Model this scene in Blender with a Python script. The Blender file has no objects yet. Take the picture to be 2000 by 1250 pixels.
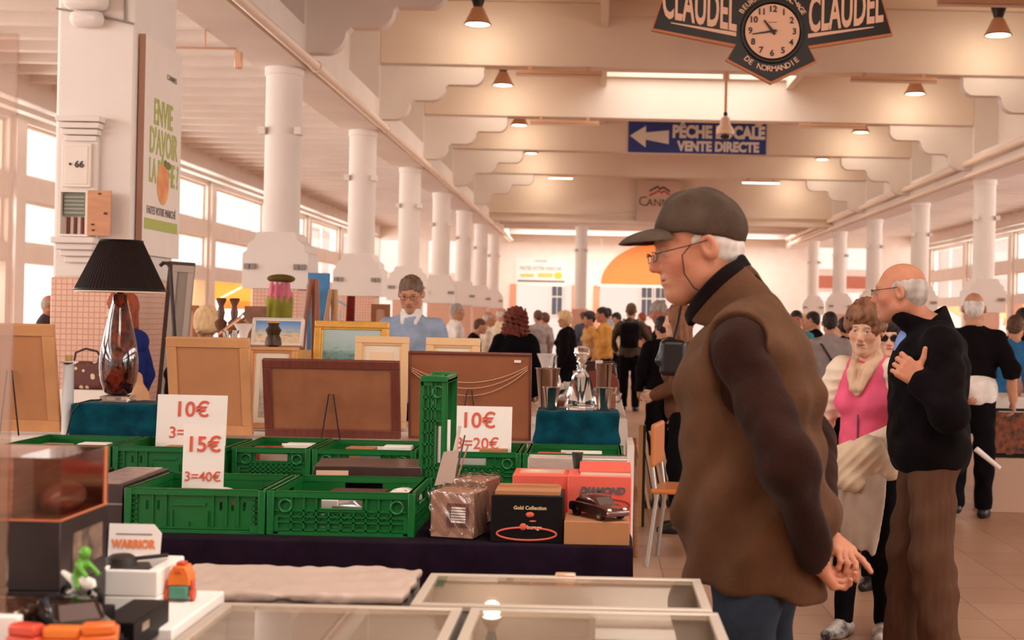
import bpy, math, random
import numpy as np
from mathutils import Matrix, Vector
random.seed(7); RNG = np.random.default_rng(7)
C = bpy.context.scene.collection
SC = bpy.context.scene
PI = math.pi

# ------------------------------------------------------------------ camera
FPX = 2635.0; EYE = 1.48; VX, VY = 1170.0, 620.0; ROLL = math.radians(1.2)
cam_d = bpy.data.cameras.new('camera'); cam = bpy.data.objects.new('camera', cam_d); C.objects.link(cam)
cam.location = (0, 0, EYE); cam.rotation_euler = (PI/2, -ROLL, 0)
cam_d.sensor_width = 36.0; cam_d.lens = 36.0*FPX/2000
cam_d.shift_x = -(VX-1000)/2000; cam_d.shift_y = -(625-VY)/2000
cam_d.dof.use_dof = True; cam_d.dof.focus_distance = 5.6; cam_d.dof.aperture_fstop = 4.5
cam_d.clip_end = 300
SC.camera = cam
# ------------------------------------------------------------------ view, world, light
SC.view_settings.view_transform = 'Standard'; SC.view_settings.look = 'None'
SC.view_settings.gamma = 1.0; SC.view_settings.use_curve_mapping = False
SC.view_settings.exposure = -0.05
try:
    cy = SC.cycles
    cy.max_bounces = 9; cy.diffuse_bounces = 5; cy.glossy_bounces = 4; cy.transmission_bounces = 8
    cy.transparent_max_bounces = 16; cy.caustics_reflective = False; cy.caustics_refractive = False
    cy.sample_clamp_indirect = 6.0; cy.use_denoising = True
except Exception: pass
W = bpy.data.worlds.new('overcast_sky'); SC.world = W; W.use_nodes = True
bg = W.node_tree.nodes['Background']; bg.inputs[0].default_value = (1.0, 0.95, 0.91, 1); bg.inputs[1].default_value = 1.8

def area(name, loc, rot, sx, sy, power, col):
    l = bpy.data.lights.new(name, 'AREA'); l.shape = 'RECTANGLE'; l.size = sx; l.size_y = sy
    l.energy = power; l.color = col
    o = bpy.data.objects.new(name, l); C.objects.link(o); o.location = loc; o.rotation_euler = rot
    return o
# daylight over the glazed roof panels, and outside the two window walls
for k, pw in ((-1, 400), (0, 330), (4, 120)):  # the bays over and behind the camera are unseen, added to light the foreground
    area('skylight_and_fill', (1.7, 5*k+2.5, 6.45), (0, 0, 0), 3.6, 4.8, pw, (1.0, .95, .9))
area('skylight_and_fill', (1.7, 47.5, 5.0), (0, 0, 0), 9.6, 2.6, 500, (1.0, .95, .9))
for y in (-5, 5, 15, 25, 35, 45):
    area('window_daylight', (-10.4, y, 3.2), (0, -PI/2, 0), 2.4, 9.6, 720, (1.0, .985, .975))
    area('window_daylight', (13.9, y, 3.2), (0, PI/2, 0), 2.4, 9.6, 720, (1.0, .98, .96))

def at(px, py, Y):
    dx, dy = px-VX, py-VY; c, s = math.cos(ROLL), math.sin(ROLL)
    return ((dx*c+dy*s)*Y/FPX, EYE-(-dx*s+dy*c)*Y/FPX)
def X_(px, py, Y): return at(px, py, Y)[0]
def Z_(px, py, Y): return at(px, py, Y)[1]

# ------------------------------------------------------------------ materials
def lin(c):
    def f(v):
        v /= 255.0
        return v/12.92 if v <= .04045 else ((v+.055)/1.055)**2.4
    return tuple(f(v) for v in c)
MATS = {}
def mat(name, rgb, rough=.6, metal=0.0, var=0.0, vscale=8.0, bump=0.0, bscale=40.0, rgb2=None, spec=.5,
        trans=0.0, ior=1.45, sheen=0.0, coat=0.0, emit=None, estr=1.0, stretch=None):
    if name in MATS: return MATS[name]
    m = bpy.data.materials.new(name); m.use_nodes = True; nt = m.node_tree; b = nt.nodes['Principled BSDF']
    col = lin(rgb); b.inputs['Base Color'].default_value = (*col, 1)
    b.inputs['Roughness'].default_value = rough; b.inputs['Metallic'].default_value = metal
    b.inputs['Specular IOR Level'].default_value = spec
    b.inputs['Transmission Weight'].default_value = trans; b.inputs['IOR'].default_value = ior
    b.inputs['Sheen Weight'].default_value = sheen; b.inputs['Coat Weight'].default_value = coat
    if emit:
        b.inputs['Emission Color'].default_value = (*lin(emit), 1); b.inputs['Emission Strength'].default_value = estr
    tc = nt.nodes.new('ShaderNodeTexCoord'); src = tc.outputs['Object']
    if stretch:
        mp = nt.nodes.new('ShaderNodeMapping'); mp.inputs['Scale'].default_value = stretch
        nt.links.new(src, mp.inputs[0]); src = mp.outputs[0]
    if var > 0 or rgb2:
        n = nt.nodes.new('ShaderNodeTexNoise'); n.inputs['Scale'].default_value = vscale; n.inputs['Detail'].default_value = 4
        nt.links.new(src, n.inputs['Vector'])
        r = nt.nodes.new('ShaderNodeValToRGB'); r.color_ramp.elements[0].position = .35; r.color_ramp.elements[1].position = .65
        c2 = lin(rgb2) if rgb2 else tuple(min(1, v*(1+var)) for v in col)
        c1 = col if rgb2 else tuple(v*(1-var) for v in col)
        r.color_ramp.elements[0].color = (*c1, 1); r.color_ramp.elements[1].color = (*c2, 1)
        nt.links.new(n.outputs['Fac'], r.inputs[0]); nt.links.new(r.outputs[0], b.inputs['Base Color'])
    if bump > 0:
        n2 = nt.nodes.new('ShaderNodeTexNoise'); n2.inputs['Scale'].default_value = bscale; n2.inputs['Detail'].default_value = 3
        nt.links.new(src, n2.inputs['Vector'])
        bp = nt.nodes.new('ShaderNodeBump'); bp.inputs['Strength'].default_value = bump; bp.inputs['Distance'].default_value = .004
        nt.links.new(n2.outputs['Fac'], bp.inputs['Height']); nt.links.new(bp.outputs[0], b.inputs['Normal'])
    MATS[name] = m
    return m
def clear_glass(name, tint=(255, 255, 255), refl=.9, rough=.02, f0=.04):
    """thin pane: fresnel mix of clear and mirror"""
    if name in MATS: return MATS[name]
    m = bpy.data.materials.new(name); m.use_nodes = True; nt = m.node_tree; nt.nodes.clear()
    o = nt.nodes.new('ShaderNodeOutputMaterial'); mx = nt.nodes.new('ShaderNodeMixShader')
    t = nt.nodes.new('ShaderNodeBsdfTransparent'); t.inputs[0].default_value = (*lin(tint), 1)
    g = nt.nodes.new('ShaderNodeBsdfGlossy'); g.inputs['Roughness'].default_value = rough
    g.inputs[0].default_value = (refl, refl, refl, 1)
    lw = nt.nodes.new('ShaderNodeLayerWeight'); lw.inputs['Blend'].default_value = .5
    pw = nt.nodes.new('ShaderNodeMath'); pw.operation = 'POWER'; pw.inputs[1].default_value = 5.0
    ml = nt.nodes.new('ShaderNodeMath'); ml.operation = 'MULTIPLY_ADD'; ml.inputs[1].default_value = .75; ml.inputs[2].default_value = f0
    nt.links.new(lw.outputs['Facing'], pw.inputs[0]); nt.links.new(pw.outputs[0], ml.inputs[0])
    nt.links.new(ml.outputs[0], mx.inputs[0]); nt.links.new(t.outputs[0], mx.inputs[1]); nt.links.new(g.outputs[0], mx.inputs[2])
    nt.links.new(mx.outputs[0], o.inputs[0]); MATS[name] = m
    return m
def node_mat(name, build):
    if name in MATS: return MATS[name]
    m = bpy.data.materials.new(name); m.use_nodes = True; nt = m.node_tree
    build(nt, nt.nodes['Principled BSDF']); MATS[name] = m
    return m

# ------------------------------------------------------------------ mesh builder
class MB:
    def __init__(s): s.v = []; s.f = []; s.m = []; s.cur = 0
    def mi(s, i): s.cur = i; return s
    def add(s, vs, fs, M=None):
        n = len(s.v)
        if M is not None: vs = [tuple(M @ Vector(v)) for v in vs]
        s.v += [tuple(v) for v in vs]; s.f += [tuple(i+n for i in f) for f in fs]; s.m += [s.cur]*len(fs)
        return s
    def box(s, x0, x1, y0, y1, z0, z1, M=None):
        v = [(x0, y0, z0), (x1, y0, z0), (x1, y1, z0), (x0, y1, z0), (x0, y0, z1), (x1, y0, z1), (x1, y1, z1), (x0, y1, z1)]
        return s.add(v, [(0, 3, 2, 1), (4, 5, 6, 7), (0, 1, 5, 4), (1, 2, 6, 5), (2, 3, 7, 6), (3, 0, 4, 7)], M)
    def cbox(s, c, d, M=None):
        return s.box(c[0]-d[0]/2, c[0]+d[0]/2, c[1]-d[1]/2, c[1]+d[1]/2, c[2]-d[2]/2, c[2]+d[2]/2, M)
    def lathe(s, prof, n=24, M=None, cap=True, sq=None):
        vs = []; fs = []
        for r, z in prof:
            for k in range(n):
                a = 2*PI*k/n; rr = r
                if sq: rr = r/(abs(math.cos(a))**sq+abs(math.sin(a))**sq)**(1/sq)
                vs.append((rr*math.cos(a), rr*math.sin(a), z))
        for i in range(len(prof)-1):
            for k in range(n):
                k2 = (k+1) % n; fs.append((i*n+k, i*n+k2, (i+1)*n+k2, (i+1)*n+k))
        if cap:
            fs.append(tuple(range(n-1, -1, -1))); fs.append(tuple((len(prof)-1)*n+k for k in range(n)))
        return s.add(vs, fs, M)
    def cyl(s, a, b, r, r2=None, n=12):
        a = Vector(a); b = Vector(b); d = b-a
        M = Matrix.Translation(a) @ d.to_track_quat('Z', 'Y').to_matrix().to_4x4()
        return s.lathe([(r, 0), (r if r2 is None else r2, d.length)], n, M)
    def tube(s, pts, r, n=8, closed=False):
        pts = [Vector(p) for p in pts]; N = len(pts); vs = []; fs = []
        up = None
        for i, p in enumerate(pts):
            if closed: t = pts[(i+1) % N]-pts[i-1]
            else: t = pts[min(i+1, N-1)]-pts[max(i-1, 0)]
            t.normalize()
            if up is None: up = Vector((0, 0, 1)) if abs(t.z) < .9 else Vector((1, 0, 0))
            x = t.cross(up); x.normalize(); up = x.cross(t); y = up
            rr = r[i] if isinstance(r, (list, tuple)) else r
            for k in range(n):
                a = 2*PI*k/n; vs.append(tuple(p+x*rr*math.cos(a)+y*rr*math.sin(a)))
        for i in range(N if closed else N-1):
            j = (i+1) % N
            for k in range(n):
                k2 = (k+1) % n; fs.append((i*n+k, i*n+k2, j*n+k2, j*n+k))
        if not closed:
            fs.append(tuple(range(n-1, -1, -1))); fs.append(tuple((N-1)*n+k for k in range(n)))
        return s.add(vs, fs)
    def prism(s, poly, y0, y1, M=None):
        """polygon in xz extruded along y"""
        n = len(poly); vs = [(x, y0, z) for x, z in poly]+[(x, y1, z) for x, z in poly]
        fs = [tuple(range(n)), tuple(range(2*n-1, n-1, -1))]+[((i+1) % n, i, n+i, n+(i+1) % n) for i in range(n)]
        return s.add(vs, fs, M)
    def ell(s, c, r, n=16, m=10, M=None):
        vs = []; fs = []
        for i in range(m+1):
            t = PI*i/m
            for k in range(n):
                a = 2*PI*k/n; vs.append((c[0]+r[0]*math.sin(t)*math.cos(a), c[1]+r[1]*math.sin(t)*math.sin(a), c[2]-r[2]*math.cos(t)))
        for i in range(m):
            for k in range(n):
                k2 = (k+1) % n; fs.append((i*n+k, i*n+k2, (i+1)*n+k2, (i+1)*n+k))
        return s.add(vs, fs, M)
    def holes(s, x0, x1, z0, z1, y0, y1, hs, M=None):
        """panel in xz, thickness y0..y1, with rectangular holes (hx0,hx1,hz0,hz1)"""
        xs = sorted({x0, x1, *[h[0] for h in hs], *[h[1] for h in hs]}); zs = sorted({z0, z1, *[h[2] for h in hs], *[h[3] for h in hs]})
        for j in range(len(zs)-1):
            run = None
            for i in range(len(xs)-1):
                cx, cz = (xs[i]+xs[i+1])/2, (zs[j]+zs[j+1])/2
                hole = any(h[0] < cx < h[1] and h[2] < cz < h[3] for h in hs)
                if not hole and run is None: run = xs[i]
                if hole and run is not None: s.box(run, xs[i], y0, y1, zs[j], zs[j+1], M); run = None
            if run is not None: s.box(run, xs[-1], y0, y1, zs[j], zs[j+1], M)
        return s
    def mesh(s, name, mats, smooth=35):
        me = bpy.data.meshes.new(name); me.from_pydata(s.v, [], s.f)
        for m in (mats if isinstance(mats, (list, tuple)) else [mats]): me.materials.append(m)
        if len(me.materials) > 1: me.polygons.foreach_set('material_index', s.m)
        me.update()
        if smooth:
            me.shade_smooth(); me.set_sharp_from_angle(angle=math.radians(smooth))
        return me
    def build(s, name, mats, parent=None, loc=None, rz=0.0, bevel=0.0, smooth=35, label=None):
        o = bpy.data.objects.new(name, s.mesh(name, mats, smooth)); C.objects.link(o)
        if parent: o.parent = parent
        if loc: o.location = loc
        o.rotation_euler = (0, 0, rz)
        if bevel:
            b = o.modifiers.new('edge', 'BEVEL'); b.width = bevel; b.segments = 2; b.limit_method = 'ANGLE'; b.angle_limit = math.radians(40)
        if label: o['label'] = label
        return o
def thing(name, label, cat, loc=(0, 0, 0), rz=0.0, group=None):
    o = bpy.data.objects.new(name, None); C.objects.link(o); o.empty_display_size = .05
    o.location = loc; o.rotation_euler = (0, 0, rz)
    return tag(o, label, cat, group)
def tag(o, label, cat, group=None):
    o['label'] = label; o['category'] = cat
    if group: o['group'] = group
    return o
def struct(name, mb, m, bevel=0, smooth=35, parent=None, label=None):
    o = mb.build(name, m, parent, bevel=bevel, smooth=smooth)
    if parent is None: o['kind'] = 'structure'
    if label: o['label'] = label
    return o
def dup(root, loc, rz=None, label=None, group=None, cat=None):
    r = root.copy(); C.objects.link(r); r.location = loc
    if rz is not None: r.rotation_euler = (root.rotation_euler[0], root.rotation_euler[1], rz)
    if label: r['label'] = label
    if group: r['group'] = group
    if cat: r['category'] = cat
    for ch in list(root.children):
        c = ch.copy(); C.objects.link(c); c.parent = r
        for g in list(ch.children):
            d = g.copy(); C.objects.link(d); d.parent = c
    return r
FONTS = {}
def text_mesh(txt, size, depth=.0015, sx=1.0, bold=0.0, align='CENTER', shear=0.0):
    """flat lettering standing in the xz plane, facing -y, centred at the origin"""
    cu = bpy.data.curves.new('lettering', 'FONT'); cu.body = txt; cu.size = size; cu.extrude = depth; cu.offset = bold
    cu.align_x = align; cu.align_y = 'CENTER'; cu.shear = shear; cu.resolution_u = 3
    o = bpy.data.objects.new('lettering', cu); C.objects.link(o)
    dg = bpy.context.evaluated_depsgraph_get(); me = bpy.data.meshes.new_from_object(o.evaluated_get(dg))
    bpy.data.objects.remove(o); bpy.data.curves.remove(cu)
    me.transform(Matrix(((sx, 0, 0, 0), (0, 0, -1, 0), (0, 1, 0, 0), (0, 0, 0, 1))))
    return me
def text(name, txt, size, m, parent, loc, rz=0.0, M=None, **kw):
    me = text_mesh(txt, size, **kw); me.materials.clear(); me.materials.append(m)
    if M is not None: me.transform(M)
    o = bpy.data.objects.new(name, me); C.objects.link(o); o.parent = parent; o.location = loc; o.rotation_euler = (0, 0, rz)
    return o
# ------------------------------------------------------------------ soft-body modelling: blended distance fields -> one continuous mesh
def _n(v): v = np.asarray(v, float); return v/np.linalg.norm(v)
def rotm(ax, a):
    return np.array(Matrix.Rotation(a, 3, ax))
KS = 1.0      # size of a head relative to the canonical one while its parts are laid out
class Frame:
    def __init__(s, R=None, t=(0, 0, 0), k=1.0): s.R = np.eye(3) if R is None else np.asarray(R, float); s.t = np.asarray(t, float); s.k = k
    def p(s, v): return s.R @ (np.asarray(v, float)*s.k)+s.t
    def d(s, v): return s.R @ np.asarray(v, float)
def f_ell(c, r, R=None):
    c = np.asarray(c, float); r = np.asarray(r, float)*KS
    def fn(P):
        q = P-c
        if R is not None: q = q @ R
        q = q/r; k0 = np.sqrt((q*q).sum(1)); q = q/r; k1 = np.sqrt((q*q).sum(1))
        return k0*(k0-1)/np.maximum(k1, 1e-9)
    return fn, c, float(max(r))
def f_cone(a, b, ra, rb):
    ra, rb = ra*KS, rb*KS
    a = np.asarray(a, float); b = np.asarray(b, float); ab = b-a; L = float(ab @ ab)+1e-12
    def fn(P):
        q = P-a; t = np.clip(q @ ab/L, 0, 1); q = q-t[:, None]*ab
        return np.sqrt((q*q).sum(1))-(ra+(rb-ra)*t)
    return fn, (a+b)/2, math.sqrt(L)/2+max(ra, rb)
def f_flat(a, b, ra, rb, n, fl):
    """tapered limb flattened by fl along direction n"""
    a = np.asarray(a, float); b = np.asarray(b, float); ab = b-a; L = float(ab @ ab)+1e-12; n = _n(n)
    def fn(P):
        q = P-a; t = np.clip(q @ ab/L, 0, 1); q = q-t[:, None]*ab
        h = q @ n; q = q+(h*(1/fl-1))[:, None]*n
        return (np.sqrt((q*q).sum(1))-(ra+(rb-ra)*t))*max(fl, .5)
    return fn, (a+b)/2, math.sqrt(L)/2+max(ra, rb)
def f_box(c, h, rad, R=None):
    c = np.asarray(c, float); h = np.asarray(h, float)-rad
    def fn(P):
        q = P-c
        if R is not None: q = q @ R
        q = np.abs(q)-h
        return np.sqrt((np.maximum(q, 0)**2).sum(1))+np.minimum(q.max(1), 0)-rad
    return fn, c, float(np.linalg.norm(h)+rad)
def f_plane(p, n):
    p = np.asarray(p, float); n = _n(n)
    return (lambda P: (P-p) @ n), np.zeros(3), 1e9
class Soft:
    def __init__(s): s.o = []; s.disp = None; s.dm = 0.0
    def u(s, prim, k=.02): s.o.append(('u', *prim, k)); return s
    def sub(s, prim, k=.01): s.o.append(('s', *prim, k)); return s
    def cut(s, p, n, k=.004): s.o.append(('c', *f_plane(p, n), k)); return s
    def inter(s, prim, k=.004):
        s.o.append(('c', prim[0], np.zeros(3), 1e9, k)); return s
    def ev(s, P, sel=None, disp=True):
        d = np.full(len(P), 1.0)
        for i, (op, fn, c, r, k) in enumerate(s.o):
            if sel is not None and not sel[i]: continue
            e = fn(P)
            if op == 'u':
                h = np.maximum(k-np.abs(d-e), 0)/k; d = np.minimum(d, e)-h*h*k*.25
            elif op == 's':
                e = -e; h = np.maximum(k-np.abs(d-e), 0)/k; d = np.maximum(d, e)+h*h*k*.25
            else:
                h = np.maximum(k-np.abs(d-e), 0)/k; d = np.maximum(d, e)+h*h*k*.25
        if disp and s.disp is not None: d = d+s.disp(P)
        return d
    def mesh(s, name, res, mats, paint=None, B=14, bounds=None, vpaint=None):
        cs = [(c, r) for op, fn, c, r, k in s.o if op == 'u']
        lo = np.min([c-r for c, r in cs], 0)-2*res-s.dm; hi = np.max([c+r for c, r in cs], 0)+2*res+s.dm
        if bounds: lo = np.maximum(lo, bounds[0]); hi = np.minimum(hi, bounds[1])
        nb = np.maximum(1, np.ceil((hi-lo)/(res*B)).astype(int)); n = nb*B+1
        D = np.empty(n, np.float32)
        gi = np.stack(np.meshgrid(*[np.arange(k) for k in nb], indexing='ij'), -1).reshape(-1, 3)
        ctr = lo+(gi+.5)*B*res; Rb = B*res*.8661
        dc = s.ev(ctr)
        near = np.abs(dc) < Rb*1.35+s.dm+.01
        opc = np.array([o[2] for o in s.o]); opr = np.array([o[3] for o in s.o]); opk = np.array([o[4] for o in s.o])
        loc = np.stack(np.meshgrid(*[np.arange(B+1)]*3, indexing='ij'), -1).reshape(-1, 3)*res
        for (i, j, k), c0, d0, nr in zip(gi, ctr, dc, near):
            sl = (slice(i*B, i*B+B+1), slice(j*B, j*B+B+1), slice(k*B, k*B+B+1))
            if not nr: D[sl] = 1.0 if d0 > 0 else -1.0
        for (i, j, k), c0, nr in zip(gi, ctr, near):
            if not nr: continue
            sl = (slice(i*B, i*B+B+1), slice(j*B, j*B+B+1), slice(k*B, k*B+B+1))
            sel = np.linalg.norm(opc-c0, axis=1)-opr < Rb+opk+2*res+s.dm
            D[sl] = s.ev(lo+np.array([i, j, k])*B*res+loc, sel).reshape(B+1, B+1, B+1)
        S = D < 0
        cnt = np.zeros(n-1, np.uint8)
        for a in (0, 1):
            for b in (0, 1):
                for c in (0, 1): cnt += S[a:n[0]-1+a, b:n[1]-1+b, c:n[2]-1+c]
        cells = np.argwhere((cnt > 0) & (cnt < 8))
        idx = np.full(n-1, -1, np.int32); idx[tuple(cells.T)] = np.arange(len(cells))
        corner = np.array([(a, b, c) for a in (0, 1) for b in (0, 1) for c in (0, 1)])
        dv = np.stack([D[tuple((cells+c).T)] for c in corner], 1).astype(float)
        acc = np.zeros((len(cells), 3)); w = np.zeros(len(cells))
        for p in range(8):
            for q in range(p+1, 8):
                if np.abs(corner[p]-corner[q]).sum() != 1: continue
                a, b = dv[:, p], dv[:, q]; m = (a < 0) != (b < 0)
                t = np.where(m, a/np.where(m, a-b, 1), 0)
                acc += m[:, None]*(corner[p]+t[:, None]*(corner[q]-corner[p])); w += m
        V = lo+(cells+acc/np.maximum(w, 1)[:, None])*res
        quads = []
        for ax in range(3):
            o1, o2 = [(1, 2), (2, 0), (0, 1)][ax]
            s0 = [slice(None)]*3; s1 = [slice(None)]*3; s0[ax] = slice(0, n[ax]-1); s1[ax] = slice(1, n[ax])
            ch = S[tuple(s0)] != S[tuple(s1)]
            e = np.argwhere(ch); e = e[(e[:, o1] > 0) & (e[:, o2] > 0) & (e[:, o1] < n[o1]-1) & (e[:, o2] < n[o2]-1)]
            ins = S[tuple(e.T)]
            def cid(d1, d2):
                q = e.copy(); q[:, o1] += d1; q[:, o2] += d2; return idx[tuple(q.T)]
            Q = np.stack([cid(-1, -1), cid(0, -1), cid(0, 0), cid(-1, 0)], 1)
            Q[~ins] = Q[~ins][:, ::-1]; quads.append(Q)
        Q = np.concatenate(quads); Q = Q[(Q >= 0).all(1)]
        me = bpy.data.meshes.new(name)
        me.vertices.add(len(V)); me.vertices.foreach_set('co', V.astype(np.float32).ravel())
        me.loops.add(len(Q)*4); me.loops.foreach_set('vertex_index', Q.astype(np.int32).ravel())
        me.polygons.add(len(Q)); me.polygons.foreach_set('loop_start', np.arange(0, len(Q)*4, 4, dtype=np.int32))
        me.polygons.foreach_set('loop_total', np.full(len(Q), 4, np.int32))
        for m in (mats if isinstance(mats, (list, tuple)) else [mats]): me.materials.append(m)
        if paint:
            ctr = V[Q].mean(1); mi = np.zeros(len(Q), np.int32)
            for fn, i in paint: mi[fn(ctr) < 0] = i
            me.polygons.foreach_set('material_index', mi)
        if vpaint is not None:
            ca = me.color_attributes.new('pigment', 'FLOAT_COLOR', 'POINT'); ca.data.foreach_set('color', vpaint(V).astype(np.float32).ravel())
        me.update(calc_edges=True); me.validate(); me.shade_smooth()
        return me
    def build(s, name, res, mats, parent=None, paint=None, label=None, bounds=None, vpaint=None):
        o = bpy.data.objects.new(name, s.mesh(name, res, mats, paint, bounds=bounds, vpaint=vpaint)); C.objects.link(o)
        if parent: o.parent = parent
        if label: o['label'] = label
        return o
def waves(dirs, amp, seed=0):
    """sum of soft creases: list of (direction, wavelength, weight)"""
    r = np.random.default_rng(seed+11); lf = r.uniform(3, 9, (len(dirs), 3)); ph = r.uniform(0, 6.28, len(dirs)); ph2 = r.uniform(0, 6.28, (len(dirs), 3))
    def fn(P):
        d = 0
        for i, (v, L, w) in enumerate(dirs):
            v = _n(v); a = P @ v
            wob = np.sin(P[:, 0]*9+ph2[i, 0])+np.sin(P[:, 1]*8+ph2[i, 1])+np.sin(P[:, 2]*7+ph2[i, 2])
            msk = .5+.5*np.sin(P @ lf[i]+ph2[i, 1])*np.cos(P @ lf[i][::-1]*1.7+ph2[i, 0])
            d = d+w*1.7*msk*np.sin(a*6.283/L+ph[i]+wob*1.3)
        return d*amp
    return fn
# ------------------------------------------------------------------ people
def skin(name, rgb):
    m = mat(name, rgb, .55, var=.06, vscale=25, bump=.08, bscale=120, spec=.3); nt = m.node_tree; b = nt.nodes['Principled BSDF']
    src = b.inputs['Base Color'].links[0].from_socket; at_ = nt.nodes.new('ShaderNodeAttribute'); at_.attribute_name = 'pigment'
    mx = nt.nodes.new('ShaderNodeMix'); mx.data_type = 'RGBA'
    nt.links.new(at_.outputs['Alpha'], mx.inputs[0]); nt.links.new(src, mx.inputs[6]); nt.links.new(at_.outputs['Color'], mx.inputs[7]); nt.links.new(mx.outputs[2], b.inputs['Base Color'])
    return m
SKIN = {'tan': skin('skin_tan', (192, 138, 108)), 'fair': skin('skin_fair', (214, 166, 138)), 'ruddy': skin('skin_ruddy', (182, 120, 92))}
def cloth(name, rgb, var=.12, bump=.35, bscale=60, rough=.9, sheen=.0, **k): return mat(name, rgb, rough, var=var, vscale=14, bump=bump, bscale=bscale, sheen=sheen*.12, spec=.06, **k)
def hairm(name, rgb, rgb2=None): return mat(name, rgb, .6, rgb2=rgb2, var=.25, vscale=30, bump=.6, bscale=70, stretch=(1, 1, .35), spec=.35)

def head_prims(S, F, fem=False, old=0.0, fat=0.0, ears=True, fine=True):
    global KS
    KS = F.k; R = F.R; p = F.p; k = .02
    S.u(f_ell(p((0, -.015, .036)), (.075, .097, .086), R), .03)
    S.u(f_ell(p((0, .022, -.025)), (.063+fat*.5, .072, .086), R), .03)
    S.u(f_ell(p((0, -.03, -.02)), (.062, .07, .07), R), .03)
    jw = (.043 if fem else .05)+fat*.6
    for sx in (-1, 1):
        S.u(f_cone(p((0, .052, -.098)), p((sx*jw, -.004, -.066)), .022+fat*.4, .022+fat*.3), .03)
        S.u(f_ell(p((sx*.043, .055, -.022)), (.022, .02, .022), R), .025)
    S.u(f_ell(p((0, .073, -.098)), (.02, .017, .016), R), .02)
    S.u(f_cone(p((-.034, .08, .026)), p((.034, .08, .026)), .011 if fem else .013, .011 if fem else .013), .02)
    S.u(f_cone(p((0, .086, .012)), p((0, .108, -.03)), .0085, .0125), .014)
    for sx in (-1, 1):
        S.u(f_ell(p((sx*.0125, .097, -.035)), (.009, .011, .008), R), .01)
        S.sub(f_ell(p((sx*.031, .1, .006)), (.019, .016, .012), R), .014)
        S.u(f_ell(p((sx*.031, .076, .004)), (.0135, .013, .0115), R), .004)
        if fine:
            S.u(f_cone(p((sx*.019, .085, .013)), p((sx*.043, .079, .011)), .0045, .004), .004)   # upper lid
            S.u(f_cone(p((sx*.02, .086, -.007)), p((sx*.042, .079, -.006)), .0045, .004), .008)  # lower lid
    S.u(f_ell(p((0, .077, -.064)), (.027, .016, .018), R), .02)
    S.u(f_cone(p((-.018, .087, -.0585)), p((.018, .087, -.0585)), .005, .005), .006)
    S.u(f_cone(p((-.015, .088, -.07)), p((.015, .088, -.07)), .006, .006), .006)
    if fine: S.sub(f_cone(p((-.024, .09, -.0645)), p((.024, .09, -.0645)), .0022, .0022), .004)
    if old and fine:
        for sx in (-1, 1): S.sub(f_cone(p((sx*.018, .1, -.03)), p((sx*.036, .083, -.068)), .004, .003), .012)
    if ears:
        for sx in (-1, 1):
            Re = R @ rotm('Z', sx*.45) @ rotm('X', -.2)
            S.u(f_ell(p((sx*.082, -.014, -.002)), (.011, .021, .032), Re), .007)
            if fine:
                S.sub(f_ell(p((sx*.0925, -.006, .003)), (.012, .012, .02), Re), .005)
    KS = 1.0
def head_paint(F, fem=False, old=0):
    """natural pigment of lips, eyes, brows and cheeks"""
    L = [((sx*.046, .07, -.03), (.026, .04, .024), (196, 106, 84), .35, 1.2) for sx in (-1, 1)]+[((0, .11, -.03), (.014, .02, .014), (196, 104, 84), .35, 1.2)]
    if not fem: L += [((0, .07, -.085), (.055, .06, .04), (150, 112, 96), .28, 1.0)]
    for sx in (-1, 1):
        L += [((sx*.031, .09, .0035), (.0125, .02, .0062), (150, 96, 76), .55, 1.2), ((sx*.031, .09, .003), (.0105, .02, .0044), (214, 198, 184), 1, 2.5), ((sx*.0305, .09, .003), (.0052, .02, .0048), (62, 44, 34), 1, 3), ((sx*.031, .09, .0078), (.012, .02, .0018), (84, 54, 44), .8, 2),
              ((sx*.033, .09, .0265), (.018, .03, .0038), (150, 130, 116) if old else (92, 68, 54), .75, 2)]
    L += [((0, .095, -.0615), (.021, .03, .0048), (176, 92, 78), .75, 1.6), ((0, .095, -.069), (.018, .03, .005), (188, 104, 88), .7, 1.6), ((0, .095, -.0645), (.022, .03, .0013), (96, 44, 38), .8, 2)]
    def fn(V):
        q0 = (V-F.t) @ F.R/F.k; rgb = np.zeros((len(V), 3)); al = np.zeros(len(V))
        for c, r, col, a, sh in L:
            q = (q0-np.array(c))/np.array(r); m = np.clip(.5-((q*q).sum(1)-1)*.5*sh, 0, 1)*a
            rgb = rgb*(1-m[:, None])*1.0+np.array(lin(col))*m[:, None] if False else np.where((al > 1e-4)[:, None], rgb*(1-m[:, None])+np.array(lin(col))*m[:, None], np.array(lin(col)))
            al = al+m-al*m
        return np.concatenate([rgb, al[:, None]], 1)
    return fn
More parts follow.
